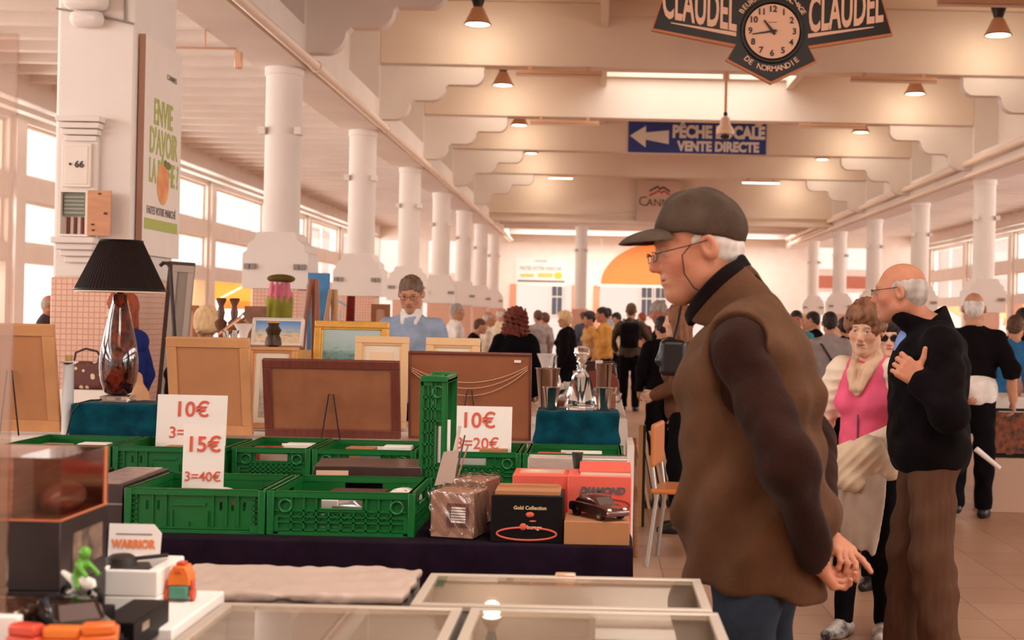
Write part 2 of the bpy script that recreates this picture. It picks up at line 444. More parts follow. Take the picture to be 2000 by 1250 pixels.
def hand_prims(S, wr, d, back, side, curl=(.35, .5, .35), thumb=(.5, .25), spread=.08, sc=1.0, pinch=None, curls=None):
    y = _n(d); z = _n(np.asarray(back, float)-y*(np.dot(back, y))); x = np.cross(y, z)
    th = -1 if side > 0 else 1
    R = np.stack([x, y, z], 1); wr = np.asarray(wr, float); P = lambda v: wr+R @ (np.asarray(v, float)*sc)
    r = .0125*sc
    S.u(f_cone(wr-y*.02, P((0, .02, 0)), .027*sc, .024*sc), .02)
    for i, bx in enumerate((-.030, -.010, .010, .029)):
        S.u(f_cone(P((bx*.55, .012, 0)), P((bx, .082, .002)), .0165*sc, .0125*sc), .012)
    S.u(f_cone(P((th*.015, .02, -.006)), P((th*.03, .05, -.01)), .018*sc, .014*sc), .015)
    order = (-.030, -.010, .010, .029)
    for i, bx in enumerate(order):
        rank = i if th < 0 else 3-i                      # 0 = index finger
        L = (.072, .08, .074, .058)[rank]*sc; rr = (.0088, .009, .0085, .0075)[rank]*sc
        a = 0; q = P((bx, .086, 0)); sp = (1.5-rank)*spread*th
        cu = curls[rank] if curls else [c*(1+.12*rank) for c in curl]
        for j, f in enumerate((.46, .3, .24)):
            a += cu[j]
            dd = R @ np.array([math.sin(sp)*math.cos(a), math.cos(sp)*math.cos(a), -math.sin(a)])
            q2 = q+dd*L*f; S.u(f_cone(q, q2, rr*(1.05-.1*j), rr*(.97-.1*j)), .005); q = q2
    a, b = thumb
    q = P((th*.032, .04, -.01)); d1 = R @ _n([th*math.sin(a), math.cos(a), -b]); q2 = q+d1*.036*sc
    d2 = R @ _n([th*math.sin(a*.75), math.cos(a*.75), -b*1.3]); q3 = q2+d2*.03*sc
    S.u(f_cone(q, q2, .0125*sc, .0105*sc), .012); S.u(f_cone(q2, q3, .0105*sc, .0085*sc), .004)

class Person:
    """canonical figure 1.75 m tall, facing +y, feet at the origin; joints may be moved before the meshes are grown"""
    def __init__(s, **k):
        g = k.get
        s.k = k; s.fem = g('fem', False); s.bw = g('bw', .92 if s.fem else 1.0); s.bd = g('bd', 1.0); s.belly = g('belly', 0.0); s.old = g('old', 0)
        lean = g('lean', .03); s.Fp = Frame(None, (0, 0, .95)); s.F = Frame(rotm('Z', g('twist', 0)) @ rotm('X', -lean), (0, 0, .95))
        nb = s.F.p((0, -.02, .49)); s.nb = nb
        hp, hy, hr = g('head', (0.05, 0, 0))
        Rh = rotm('Z', hy) @ rotm('X', -hp) @ rotm('Y', hr)
        s.H = Frame(Rh, k=g('hs', 1.0), t=nb+np.array([0, g('nf', .045), g('hz', 0.0)])+s.F.d((0, 0, .165)))
        s.sh = {d: s.F.p((d*.17*s.bw, -.012, .422)) for d in (-1, 1)}
        arm = g('arms', {})
        s.el = {}; s.wr = {}; s.hd = {}
        for d in (-1, 1):
            a = arm.get(d, {})
            s.el[d] = np.array(a.get('el', (d*(.235*s.bw+.01), -.03, 1.13))); s.wr[d] = np.array(a.get('wr', (d*.25*s.bw, .05, .88)))
            s.hd[d] = dict(d=a.get('d', tuple(s.wr[d]-s.el[d])), back=a.get('back', (d, 0, 0)), **a.get('hand', {}))
        leg = g('legs', {})
        s.hip = {d: np.array((d*.08, 0, .9)) for d in (-1, 1)}
        s.kn = {d: np.array(leg.get(d, {}).get('kn', (d*.1, .015, .49))) for d in (-1, 1)}
        s.an = {d: np.array(leg.get(d, {}).get('an', (d*.105, -.02, .085))) for d in (-1, 1)}
        s.fd = {d: _n(leg.get(d, {}).get('fd', (d*.2, 1, 0))) for d in (-1, 1)}
    def torso(s, S, inf=0.0, hem=None, neck=True):
        F, Fp, bw, bd = s.F, s.Fp, s.bw, s.bd; R = F.R; k = .06
        S.u(f_ell(Fp.p((0, -.01, -.01)), (.165*bw+inf, .118*bd+inf, .135+inf*.5)), k)
        S.u(f_ell(F.p((0, .005, .13)), (.148*bw+inf, .108*bd+inf, .18), R), k)
        if s.belly: S.u(f_ell(F.p((0, .02+s.belly*.6, .07)), (.12*bw+inf, .09+inf+s.belly*.6, .14), R), k)
        S.u(f_ell(F.p((0, .0, .31)), (.162*bw+inf, .115*bd+inf, .19), R), k)
        for d in (-1, 1):
            S.u(f_cone(F.p((d*.03, -.02, .455)), F.p((d*.15*bw, -.014, .422)), .055+inf*.5, .05+inf*.7), k)
        if neck: S.u(f_cone(F.p((0, -.03, .42)), F.p((0, -.022, .49)), .085+inf*.6, .058+inf*.3), .05)
        if s.fem:
            for d in (-1, 1): S.u(f_ell(F.p((d*.07, .085, .28)), (.065+inf*.5, .05+inf, .065), R), .04)
    def arms_u(s, S, inf=0.0, upto=1.0, sides=(-1, 1), k=.03):
        for d in sides:
            sh, el, wr = s.sh[d], s.el[d], s.wr[d]
            S.u(f_cone(sh, el, .052+inf, .042+inf), k)
            if upto > .5: S.u(f_cone(el, el+(wr-el)*min(1, (upto-.5)*2), .042+inf, .031+inf*.9), k)
            elif upto < .5: pass
    def legs_u(s, S, inf=0.0, k=.04, hem=1.0):
        for d in (-1, 1):
            S.u(f_cone(s.hip[d]+np.array((0, -.01, 0)), s.kn[d], .08+inf*.8, .058+inf), k)
            S.u(f_cone(s.kn[d], s.an[d], .056+inf, .040+inf*hem), k)
            S.u(f_ell(s.kn[d]+(s.an[d]-s.kn[d])*.3+np.array((0, -.02, 0)), (.045+inf, .05+inf, .1)), .04)
    def body_soft(s, fine=True, hands=True):
        S = Soft(); s.torso(S); s.arms_u(S); s.legs_u(S)
        S.u(f_cone(s.nb-np.array((0, 0, .02)), s.H.p((0, -.026, -.05)), .056+s.k.get('fat', 0)*.5, .055+s.k.get('fat', 0)*.7), .03)
        head_prims(S, s.H, s.fem, s.old, s.k.get('fat', 0.0), True, fine)
        if hands:
            for d in (-1, 1): hand_prims(S, s.wr[d], side=d, **s.hd[d])
        for d in (-1, 1): S.u(f_cone(s.an[d]+np.array((0, 0, -.03)), s.an[d]+s.fd[d]*.15+np.array((0, 0, -.055)), .036, .025), .03)
        return S
    def root(s, label, x, y, yaw, h=1.75, z=0.0, cat='person', group=None):
        o = thing('person', label, cat, (x, y, z), yaw, group); o.scale = (h/1.75,)*3; s.o = o
        return o
    def body(s, sk, res=.008, fine=True):
        return s.body_soft(fine).build('body', res, SKIN[sk], s.o, vpaint=head_paint(s.H, s.fem, s.old))
    def top(s, name, m, res=.009, inf=.022, hem=.86, sleeve=1.0, collar=None, fold=.003, neck=.0, seed=1, extra=None, zip_=False, arms=(-1, 1), paint=None, dirs=None):
        S = Soft(); s.torso(S, inf, neck=True)
        if sleeve > 0: s.arms_u(S, inf*.85, sleeve, arms)
        if hem < .84:
            S.u(f_cone((0, -.005, .93), (0, -.005, hem), .15*s.bw+inf, .155*s.bw+inf), .05)
        if collar == 'stand':
            S.u(f_cone(s.F.p((0, -.025, .45)), s.H.p((0, -.03, -.085)), .078, .07), .02)
        if extra: extra(S)
        S.cut((0, 0, hem), (0, 0, -1), .012)
        Hn = s.F.d((0, .35, 1.0))
        if collar == 'stand':
            Hc = s.H.p((0, -.03, -.088)); S.cut(Hc, _n(s.F.d((0, -.25, 1))), .01)
            S.sub(f_cone(s.nb-np.array((0, 0, .0)), s.H.p((0, -.025, 0)), .06, .066), .008)
        else:
            S.sub(f_cone(s.nb-np.array((0, -.01, .0-neck)), s.H.p((0, .0, -.02)), .064, .075), .01)
        dd = dirs or [((.2, .5, 1), .13, 1), ((1, .2, .7), .11, .8), ((-1, .2, .7), .12, .8), ((.4, -.6, 1), .07, .35)]
        if fold: S.disp = waves(dd, fold, seed); S.dm = fold*3
        return S.build(name, res, m, s.o, paint)
    def trousers(s, m, res=.011, inf=.02, top=1.0, hem=.07, fold=.003, name='trousers', seed=3, hemf=1.4):
        S = Soft(); S.u(f_ell(s.Fp.p((0, -.01, -.01)), (.165*s.bw+inf*.4, .118*s.bd+inf*.4, .14)), .05)
        s.legs_u(S, inf, hem=hemf); S.cut((0, 0, hem), (0, 0, -1), .01); S.cut((0, 0, top), (0, 0, 1), .01)
        S.disp = waves([((.2, .5, 1), .14, 1), ((1, .3, .5), .1, .7), ((-1, .3, .6), .11, .7)], fold, seed); S.dm = fold*3
        return S.build(name, res, m, s.o)
    def shoes(s, m, res=.008):
        for d in (-1, 1):
            S = Soft(); a = s.an[d]; f = s.fd[d]; zz = a[2]-.085
            S.u(f_cone(a+np.array((0, 0, -.045))-f*.035, a+f*.06+np.array((0, 0, -.05)), .042, .044), .03)
            S.u(f_cone(a+f*.06+np.array((0, 0, -.05)), a+f*.155+np.array((0, 0, -.056)), .042, .03), .03)
            S.u(f_cone(a+np.array((0, 0, -.02)), a+np.array((0, 0, .0)), .043, .045), .02)
            S.cut((0, 0, zz+.002), (0, 0, -1), .006); S.cut((0, 0, zz+.1), (0, 0, 1), .006)
            S.build('shoe', res, m, s.o)
    def hair(s, style, m, res=.006, seed=5, under=None):
        global KS
        H = s.H; p = H.p; R = H.R; S = Soft(); u = S.u; KS = H.k
        face = lambda y=.118, z=-.045, rx=.07, ry=.085, rz=.1: S.sub(f_ell(p((0, y, z)), (rx, ry, rz), R), .012)
        amp = .002; dd = [((1, .3, .2), .025, 1), ((.2, 1, .3), .03, 1), ((.3, .2, 1), .035, .6)]
        if style == 'short':
            u(f_ell(p((0, -.018, .042)), (.083, .103, .09), R), .02); u(f_ell(p((0, -.055, -.01)), (.066, .06, .075), R), .03)
            face(.12, -.04, .075, .085, .105)
            for sx in (-1, 1): S.sub(f_ell(p((sx*.085, .0, -.035)), (.03, .045, .055), R), .012)
            S.cut(p((0, 0, -.075)), H.d((0, .4, -1)), .02)
        elif style == 'sides':          # bald crown
            u(f_ell(p((0, -.02, .022)), (.079, .097, .075), R), .02); u(f_ell(p((0, -.055, -.015)), (.064, .058, .07), R), .03)
            face(.1, .0, .09, .085, .14)
            S.sub(f_ell(p((0, .0, .115)), (.09, .115, .068), R), .015)
            for sx in (-1, 1): S.sub(f_ell(p((sx*.085, .002, -.03)), (.03, .032, .045), R), .012)
            S.cut(p((0, 0, -.075)), H.d((0, .4, -1)), .02); amp = .001
        elif style in ('bob', 'puff'):
            q = 1.0 if style == 'puff' else .5
            u(f_ell(p((0, -.02, .05)), (.09+.006*q, .108+.006*q, .092+.012*q), R), .03); u(f_ell(p((0, -.06, .0)), (.085, .07, .09), R), .04)
            for sx in (-1, 1): u(f_ell(p((sx*.07, .02, .02)), (.03, .055, .06), R), .04)
            u(f_ell(p((.01, .06, .085)), (.065, .045, .04), R), .03)
            face(.13, -.045, .066, .085, .1)
            for sx in (-1, 1): S.sub(f_ell(p((sx*.085, .025, -.06)), (.035, .05, .06), R), .02)
            S.cut(p((0, 0, -.085)), H.d((0, .3, -1)), .02); amp = .002
        elif style in ('long', 'curly'):
            w = .105 if style == 'curly' else .088
            u(f_ell(p((0, -.02, .04)), (w, w+.02, .1), R), .03)
            dn = np.array((0, 0, -1.0))
            for sx in (-1, 0, 1):
                a = p((sx*.055, -.045, .0)); L = .13 if style == 'curly' else .24
                u(f_cone(a, a+dn*L+np.array((sx*.02, -.03, 0)), .065 if style == 'curly' else .055, .07 if style == 'curly' else .035), .05)
            for sx in (-1, 1): u(f_cone(p((sx*.072, .02, .01)), p((sx*.075, .0, -.1)), .03, .03), .04)
            face(.13, -.06, .064, .085, .115)
            if style == 'curly': amp = .008; dd = [((1, .3, .2), .045, 1), ((.2, 1, .3), .04, 1), ((.3, .2, 1), .045, 1), ((1, 1, 1), .025, .5)]
            else: amp = .004; dd = [((1, .3, 0), .03, 1), ((.2, 1, .05), .035, 1)]
        elif style == 'bun':
            u(f_ell(p((0, -.02, .045)), (.084, .103, .09), R), .02); u(f_ell(p((0, -.12, .03)), (.04, .035, .04), R), .02)
            face(.12, -.045, .075, .085, .105)
            for sx in (-1, 1): S.sub(f_ell(p((sx*.085, .0, -.035)), (.03, .045, .055), R), .012)
            S.cut(p((0, 0, -.07)), H.d((0, .5, -1)), .02)
        if under: S.cut(*under, .004)
        KS = 1.0; S.disp = waves(dd, amp, seed); S.dm = amp*3
        return S.build('hair', res, m, s.o)
    def glasses(s, m, lens=None, w=.052, hgt=.03, z=.004, y=.108, half=False):
        b = MB(); H = s.H
        M = Matrix([[*(H.R[i]*H.k), H.t[i]] for i in range(3)]+[[0, 0, 0, 1]])
        for sx in (-1, 1):
            pts = [(sx*(.034+w/2*math.cos(a)*.95), y-.006*abs(math.cos(a)), z+hgt/2*math.sin(a)) for a in np.linspace(0, 2*PI, 17)[:-1]]
            b.tube([M @ Vector(q) for q in pts], .0013, 6, closed=True)
            b.tube([M @ Vector(q) for q in ((sx*.062, y-.004, z+.006), (sx*.073, y-.014, z+.007), (sx*.08, .03, z+.014), (sx*.083, -.01, z+.02), (sx*.082, -.03, z+.005))], .0016, 6)
        b.tube([M @ Vector(q) for q in ((-.01, y-.001, z+.004), (0, y+.003, z+.008), (.01, y-.001, z+.004))], .0013, 6)
        g = b.build('glasses', m, s.o)
        if lens:
            for sx in (-1, 1):
                q = MB(); n = 16
                vs = [M @ Vector((sx*.034+w/2*.95*math.cos(a), y-.005*abs(math.cos(a)), z+hgt/2*math.sin(a))) for a in np.linspace(0, 2*PI, n+1)[:-1]]
                q.add([tuple(v) for v in vs]+[tuple(M @ Vector((sx*.034, y, z)))], [(i, (i+1) % n, n) for i in range(n)])
                q.build('lens', lens, g)
        return g
# ------------------------------------------------------------------ the hall
def wall_build(nt, b, c1, c2, sc=1.2):
    tc = nt.nodes.new('ShaderNodeTexCoord'); n = nt.nodes.new('ShaderNodeTexNoise'); n.inputs['Scale'].default_value = sc; n.inputs['Detail'].default_value = 6
    r = nt.nodes.new('ShaderNodeValToRGB'); r.color_ramp.elements[0].position = .35; r.color_ramp.elements[1].position = .62
    r.color_ramp.elements[0].color = (*lin(c1), 1); r.color_ramp.elements[1].color = (*lin(c2), 1)
    nt.links.new(tc.outputs['Object'], n.inputs['Vector']); nt.links.new(n.outputs['Fac'], r.inputs[0]); nt.links.new(r.outputs[0], b.inputs['Base Color'])
    n2 = nt.nodes.new('ShaderNodeTexNoise'); n2.inputs['Scale'].default_value = 30; bp = nt.nodes.new('ShaderNodeBump'); bp.inputs['Strength'].default_value = .06
    nt.links.new(tc.outputs['Object'], n2.inputs['Vector']); nt.links.new(n2.outputs['Fac'], bp.inputs['Height']); nt.links.new(bp.outputs[0], b.inputs['Normal'])
    b.inputs['Roughness'].default_value = .8; b.inputs['Specular IOR Level'].default_value = .25
M_WALL = node_mat('painted_plaster', lambda nt, b: wall_build(nt, b, (228, 217, 209), (234, 224, 216)))
M_NAVE = node_mat('nave_plaster', lambda nt, b: wall_build(nt, b, (226, 207, 189), (232, 214, 197), .9))
M_TRIM = mat('white_paint', (236, 222, 210), .55, var=.03, vscale=3)
M_PIPE = mat('painted_pipe', (235, 212, 192), .4)
def floor_build(nt, b):
    tc = nt.nodes.new('ShaderNodeTexCoord'); br = nt.nodes.new('ShaderNodeTexBrick')
    br.offset = 0.0; br.inputs['Scale'].default_value = 1.0; br.inputs['Brick Width'].default_value = .4; br.inputs['Row Height'].default_value = .4
    br.inputs['Mortar Size'].default_value = .004; br.inputs['Mortar Smooth'].default_value = .3
    br.inputs['Color1'].default_value = (*lin((186, 146, 118)), 1); br.inputs['Color2'].default_value = (*lin((177, 136, 108)), 1); br.inputs['Mortar'].default_value = (*lin((134, 104, 86)), 1)
    n = nt.nodes.new('ShaderNodeTexNoise'); n.inputs['Scale'].default_value = .8; n.inputs['Detail'].default_value = 6
    mx = nt.nodes.new('ShaderNodeMix'); mx.data_type = 'RGBA'; mx.blend_type = 'MULTIPLY'; mx.inputs[0].default_value = .5
    rp = nt.nodes.new('ShaderNodeValToRGB'); rp.color_ramp.elements[0].color = (.62, .58, .56, 1); rp.color_ramp.elements[1].color = (1, 1, 1, 1); rp.color_ramp.elements[0].position = .3; rp.color_ramp.elements[1].position = .65
    nt.links.new(tc.outputs['Object'], br.inputs['Vector']); nt.links.new(tc.outputs['Object'], n.inputs['Vector']); nt.links.new(n.outputs['Fac'], rp.inputs[0])
    nt.links.new(br.outputs['Color'], mx.inputs[6]); nt.links.new(rp.outputs[0], mx.inputs[7]); nt.links.new(mx.outputs[2], b.inputs['Base Color'])
    b.inputs['Roughness'].default_value = .42; b.inputs['Specular IOR Level'].default_value = .4
M_FLOOR = node_mat('terracotta_tiles', floor_build)
def mosaic_build(nt, b):
    tc = nt.nodes.new('ShaderNodeTexCoord'); sp = nt.nodes.new('ShaderNodeSeparateXYZ'); nt.links.new(tc.outputs['Object'], sp.inputs[0])
    ad = nt.nodes.new('ShaderNodeMath'); nt.links.new(sp.outputs[0], ad.inputs[0]); nt.links.new(sp.outputs[1], ad.inputs[1])
    cb = nt.nodes.new('ShaderNodeCombineXYZ'); nt.links.new(ad.outputs[0], cb.inputs[0]); nt.links.new(sp.outputs[2], cb.inputs[1])
    br = nt.nodes.new('ShaderNodeTexBrick'); br.offset = 0; br.inputs['Scale'].default_value = 1; br.inputs['Brick Width'].default_value = .04; br.inputs['Row Height'].default_value = .04
    br.inputs['Mortar Size'].default_value = .0035; br.inputs['Color1'].default_value = (*lin((232, 186, 160)), 1); br.inputs['Color2'].default_value = (*lin((226, 176, 150)), 1); br.inputs['Mortar'].default_value = (*lin((196, 140, 114)), 1)
    nt.links.new(cb.outputs[0], br.inputs['Vector']); nt.links.new(br.outputs['Color'], b.inputs['Base Color']); b.inputs['Roughness'].default_value = .35
M_MOSAIC = node_mat('pink_mosaic', mosaic_build)
M_GREY = mat('grey_plastic', (150, 138, 130), .5); M_BLACK = mat('black_paint', (26, 20, 20), .4)
def canvas(name, rgb):
    def bld(nt, b):
        b.inputs['Base Color'].default_value = (*lin(rgb), 1); b.inputs['Roughness'].default_value = .9
        t = nt.nodes.new('ShaderNodeBsdfTranslucent'); t.inputs[0].default_value = (*lin(rgb), 1); mx = nt.nodes.new('ShaderNodeMixShader'); mx.inputs[0].default_value = .6
        nt.links.new(b.outputs[0], mx.inputs[1]); nt.links.new(t.outputs[0], mx.inputs[2]); nt.links.new(mx.outputs[0], nt.nodes['Material Output'].inputs[0])
    return node_mat(name, bld)
M_ORANGE = canvas('orange_canvas', (246, 178, 112))
XL, XR, YE = -3.55, 7.1, 50.0
WL, WR = -8.8, 12.33
ZS = 4.17; ZB = 5.15; ZC = 6.1
struct('floor', MB().box(WL-.3, WR+.3, -10, YE+.2, -.1, 0), M_FLOOR)
struct('wall_back', MB().box(WL-.3, WR+.3, -10.3, -10, 0, 6.5), M_TRIM)  # unseen wall, added to cut the daylight from behind the camera
struct('street_ground', MB().box(-40, 45, YE+.2, 75, -.2, -.06).box(-40, WL-.3, -10, YE+.2, -.2, -.06).box(WR+.3, 45, -10, YE+.2, -.2, -.06), mat('pale_pavement', (222, 212, 204), .9))

# nave ceiling: one roof opening in view, others added unseen to light the foreground
c = MB()
for k in range(-2, 8):
    y0 = 5*k
    c.holes(-3.85, 7.38, 0, 5, 0, .12, [(.05, 3.35, .28, 4.72)] if k in (-1, 0, 4) else [], Matrix(((1, 0, 0, 0), (0, 0, 1, y0), (0, -1, 0, ZC+.12), (0, 0, 0, 1))))
struct('ceiling', c, M_NAVE)
for k in range(0, 8):
    w = MB(); y0, y1 = 5*k+.28, 5*k+4.72
    for x0, x1 in ((-.07, .05), (3.35, 3.47)): w.box(x0, x1, y0-.1, y1+.1, 5.75, ZC+(.3 if k in (0, 4) else 0))
    for a, b_ in ((y0-.1, y0), (y1, y1+.1)): w.box(.05, 3.35, a, b_, 5.9, ZC+(.3 if k in (0, 4) else 0))
    o = struct('trim_skylight', w, M_NAVE); 
# transverse beams and scalloped brackets
def bracket_poly(sgn, x0):
    pts = [(0, ZB), (1.53, ZB)]
    def step(xe, zt, zb, r):
        out = [(xe, zb+r)]
        for i in range(1, 7):
            a = PI/2*i/6; out.append((xe-r+r*math.cos(a), zb+r-r*math.sin(a)))
        return out
    pts += step(1.53, ZB, 4.87, .16); pts += [(1.0, 4.87)] + step(.96, 4.87, 4.63, .2) + [(.5, 4.63)] + step(.44, 4.63, 4.34, .24) + [(0, 4.34)]
    pts = [(x0+sgn*x, z) for x, z in pts]
    return pts if sgn < 0 else pts[::-1]
for k in range(-1, 8):
    y = 5*k
    struct('beam', MB().box(-3.3, 6.83, y-.17, y+.17, ZB, ZC), M_NAVE, bevel=.015)
    if k >= 1:
        struct('bracket', MB().prism(bracket_poly(1, -3.3), y-.1, y+.1), M_WALL, smooth=30)
        struct('bracket', MB().prism(bracket_poly(-1, 6.83), y-.1, y+.1), M_WALL, smooth=30)
# architraves on the columns, clerestory piers and recessed clerestory walls
struct('wall_left_clerestory', MB().box(-3.85, -3.3, -10, YE, ZS, 4.62).box(-3.85, -3.74, -10, YE, 4.62, ZC), M_WALL)
struct('wall_right_clerestory', MB().box(6.83, 7.38, -10, YE, ZS, 4.62).box(7.27, 7.38, -10, YE, 4.62, ZC), M_WALL)
for k in range(-1, 9):
    struct('pier', MB().box(-3.85, -3.3, 5*k-.2, 5*k+.2, 4.62, ZC).box(-3.36, -3.27, 5*k-.06, 5*k+.06, 4.62, ZC), M_WALL)
    struct('pier', MB().box(6.83, 7.38, 5*k-.2, 5*k+.2, 4.62, ZC).box(6.8, 6.89, 5*k-.06, 5*k+.06, 4.62, ZC), M_WALL)
# columns
def column(x, y, r=.2, board=True):
    o = thing('column', 'x', 'column', (x, y, 0)); o['kind'] = 'structure'; del o['label']; del o['category']
    MB().lathe([(r, 1.7), (r, 4.08), (r+.015, 4.09), (r+.015, ZS)], 20).build('shaft', M_WALL, o)
    MB().box(-.25, .25, -.25, .25, 0, 1.72).build('tiled_base', M_MOSAIC, o, bevel=.01)
    if board:
        def sh(w): return [(-w, 1.72), (w, 1.72), (w, 2.1), (w-.05, 2.14), (w-.05, 2.2), (w-.13, 2.26), (w-.14, 2.31), (w-.16, 2.34), (-(w-.16), 2.34), (-(w-.14), 2.31), (-(w-.13), 2.26), (-(w-.05), 2.2), (-(w-.05), 2.14), (-w, 2.1)]
        MB().prism(sh(.36), -.26, .26).build('collar_board', M_WALL, o)
        for sx in (-1, 1):
            m = MB()
            for j in (0, 1): m.box(sx*.27-.065+j*.068, sx*.27-.065+j*.068+.06, -.3, -.26, 1.93, 1.99)
            m.build('socket', M_GREY, o, bevel=.006)
    for sx in (-1, 1): MB().box(sx*r-.035, sx*r+.035, -r-.01, -.05, 3.42, 3.5).build('clamp', M_WALL, o)
    return o
for k in range(3, 10): column(XL, 5*k)
for k in range(3, 10): column(XR, 5*k)
column(-.57, 40.15, .18, False)
# the near square pier with its cabinet and banner
pr = thing('pier_column', 'x', 'c', (-3.66, 10.18, 0)); pr['kind'] = 'structure'; del pr['label']; del pr['category']
MB().box(-.29, .29, -.46, .46, 1.68, ZS).build('shaft', M_WALL, pr, bevel=.03)
MB().box(-.295, .295, -.465, .465, 0, 1.69).build('tiled_base', M_MOSAIC, pr, bevel=.01)
MB().box(-.2, .1, -.64, -.46, 3.6, ZS).box(-.17, .07, -.58, -.46, 3.48, 3.6).build('corbel', M_WALL, pr, bevel=.05)
m = MB()
for i in range(4): m.box(-.24+.015*i, .06-.015*i+.02, -.58+.02*i, -.46, 2.80-.045*i, 2.84-.045*i)
m.box(-.22, .04, -.5, -.46, 1.9, 2.68); m.build('moulding', M_WALL, pr, bevel=.006)
m = MB()
for i in range(4): m.box(-.25+.02*i, .06-.02*i, -.6+.035*i, -.46, 1.93-.045*i, 1.975-.045*i)
m.build('ledge', M_WALL, pr, bevel=.008)
MB().box(-.205, .0, -.525, -.5, 2.335, 2.65).box(-.185, -.02, -.53, -.52, 2.355, 2.63).build('number_plate', M_TRIM, pr, bevel=.004)
text('number', '• 66', .068, M_BLACK, pr, (-.1, -.535, 2.495), bold=.001)
m = MB().holes(-.21, .0, 1.98, 2.31, -.56, -.46, [(-.195, -.02, 1.995, 2.295)]); m.build('cabinet_frame', M_TRIM, pr)
MB().box(-.195, -.02, -.475, -.462, 1.995, 2.295).build('cabinet_back', mat('cabinet_dark', (62, 36, 30), .6), pr)
m = MB().box(-.185, -.03, -.53, -.48, 2.13, 2.285); m.mi(1)
for i in range(5): m.box(-.18, -.035, -.535, -.528, 2.145+i*.028, 2.155+i*.028)
m.build('electric_meter', [mat('meter_green', (110, 118, 98), .4), mat('meter_grey', (170, 165, 150), .5)], pr)
m = MB()
for i in range(3): m.cyl((-.16+i*.05, -.5, 2.0), (-.16+i*.05, -.5, 2.12), .014, n=8)
m.build('fuse', mat('fuse_brown', (120, 60, 44), .5), pr)
MB().box(0, .165, -.57, -.555, 1.99, 2.31).build('cabinet_door', mat('bare_wood_door', (205, 148, 112), .7, var=.08, vscale=6, stretch=(1, 1, 6)), pr)
m = MB()
for dx, dz in ((.075, 2.28), (.03, 2.06), (.035, 2.02)): m.box(dx, dx+.02, -.575, -.57, dz, dz+.012)
m.box(.12, .14, -.58, -.57, 2.14, 2.155); m.build('latch', mat('rust_metal', (92, 58, 44), .6, .4), pr)
for pts_ in (((-.29, -.475, 3.62), (0, -.475, 3.58), (.27, -.475, 3.52)), ((.2, -.475, 4.15), (.2, -.475, 3.75), (.205, -.475, 3.53))): MB().tube(pts_, .008, 6).build('cable', M_GREY, pr)
# banner facing the nave
bn = thing('banner', 'white banner with green lettering and a peach on the near square pillar', 'banner', (-3.355, 10.2, 0))
MB().box(0, .03, -.44, .44, 1.87, 3.46).build('board', M_TRIM, bn)
MB().box(-.005, .035, -.455, -.438, 1.87, 3.46).build('edge_strip', mat('brown_edge', (150, 105, 80), .6), bn)
M_LIME = mat('lime_print', (178, 186, 96), .7); M_INK = mat('grey_print', (128, 112, 108), .7)
Ry = PI/2
def btext(t, s, z, m, y=0, **k): return text('lettering', t, s, m, bn, (.032, y, z), Ry, **k)
btext('CANNES', .06, 3.24, M_INK, .18)
for i, t in enumerate(('ENVIE', "D'AVOIR", 'LA PÊCHE ?')): btext(t, .27 if i < 2 else .25, 2.93-.22*i, M_LIME, .0+.02*i, sx=.62 if i < 2 else .55, bold=.005)
btext('FAITES VOTRE MARCHÉ', .085, 2.20, M_INK, sx=.75)
MB().box(.03, .034, -.38, .38, 2.06, 2.14).build('strip', M_LIME, bn); btext('Forville • Gambetta • La Bocca', .06, 2.1, M_TRIM, sx=.75)
MB().ell((.032, .02, 2.42), (.006, .14, .16)).build('peach', mat('peach_print', (226, 140, 96), .7, rgb2=(240, 178, 110), vscale=6), bn)
MB().ell((.034, .12, 2.57), (.004, .08, .03)).cyl((.034, .03, 2.56), (.034, .06, 2.6), .008).build('leaf', mat('leaf_print', (122, 130, 70), .7), bn)
# aisle ceilings with joists
for nm, x0, x1, xe in (('left', WL-.2, -3.85, WL+.5), ('right', 7.38, WR+.2, WR-.5)):
    struct('ceiling_'+nm, MB().box(x0, x1, -10, YE, 4.86, 4.95), M_WALL)
    for i in range(-4, 62):
        struct('joist', MB().box(x0+.2, x1, i*.8, i*.8+.16, 4.66, 4.88), M_WALL, smooth=0)
    struct('trim_'+nm, MB().box(xe-.13, xe+.13, -10, YE, 4.38, 4.86).box(xe-.03, xe+.12, -10, YE, 4.22, 4.3), M_WALL)
# end lintel wall with the town panel
lw = struct('wall_lintel', MB().box(-3.85, 7.38, 39.85, 40.1, 4.26, ZC), M_NAVE)
struct('trim_lintel', MB().box(-3.85, 7.38, 39.7, 39.86, 4.26, 4.36).box(-3.85, 7.38, 39.78, 39.86, 4.5, 4.56), M_NAVE, bevel=.01)
struct('ceiling_end', MB().holes(-3.85, 7.38, 40, YE, 4.7, 4.8, [(-3, 6.4, 46.3, 48.7)], Matrix(((1, 0, 0, 0), (0, 0, 1, 0), (0, 1, 0, 0), (0, 0, 0, 1)))), M_NAVE)
for y in (42, 44, 46, 49): struct('joist', MB().box(-3.3, 6.83, y-.1, y+.1, 4.45, 4.72), M_WALL)
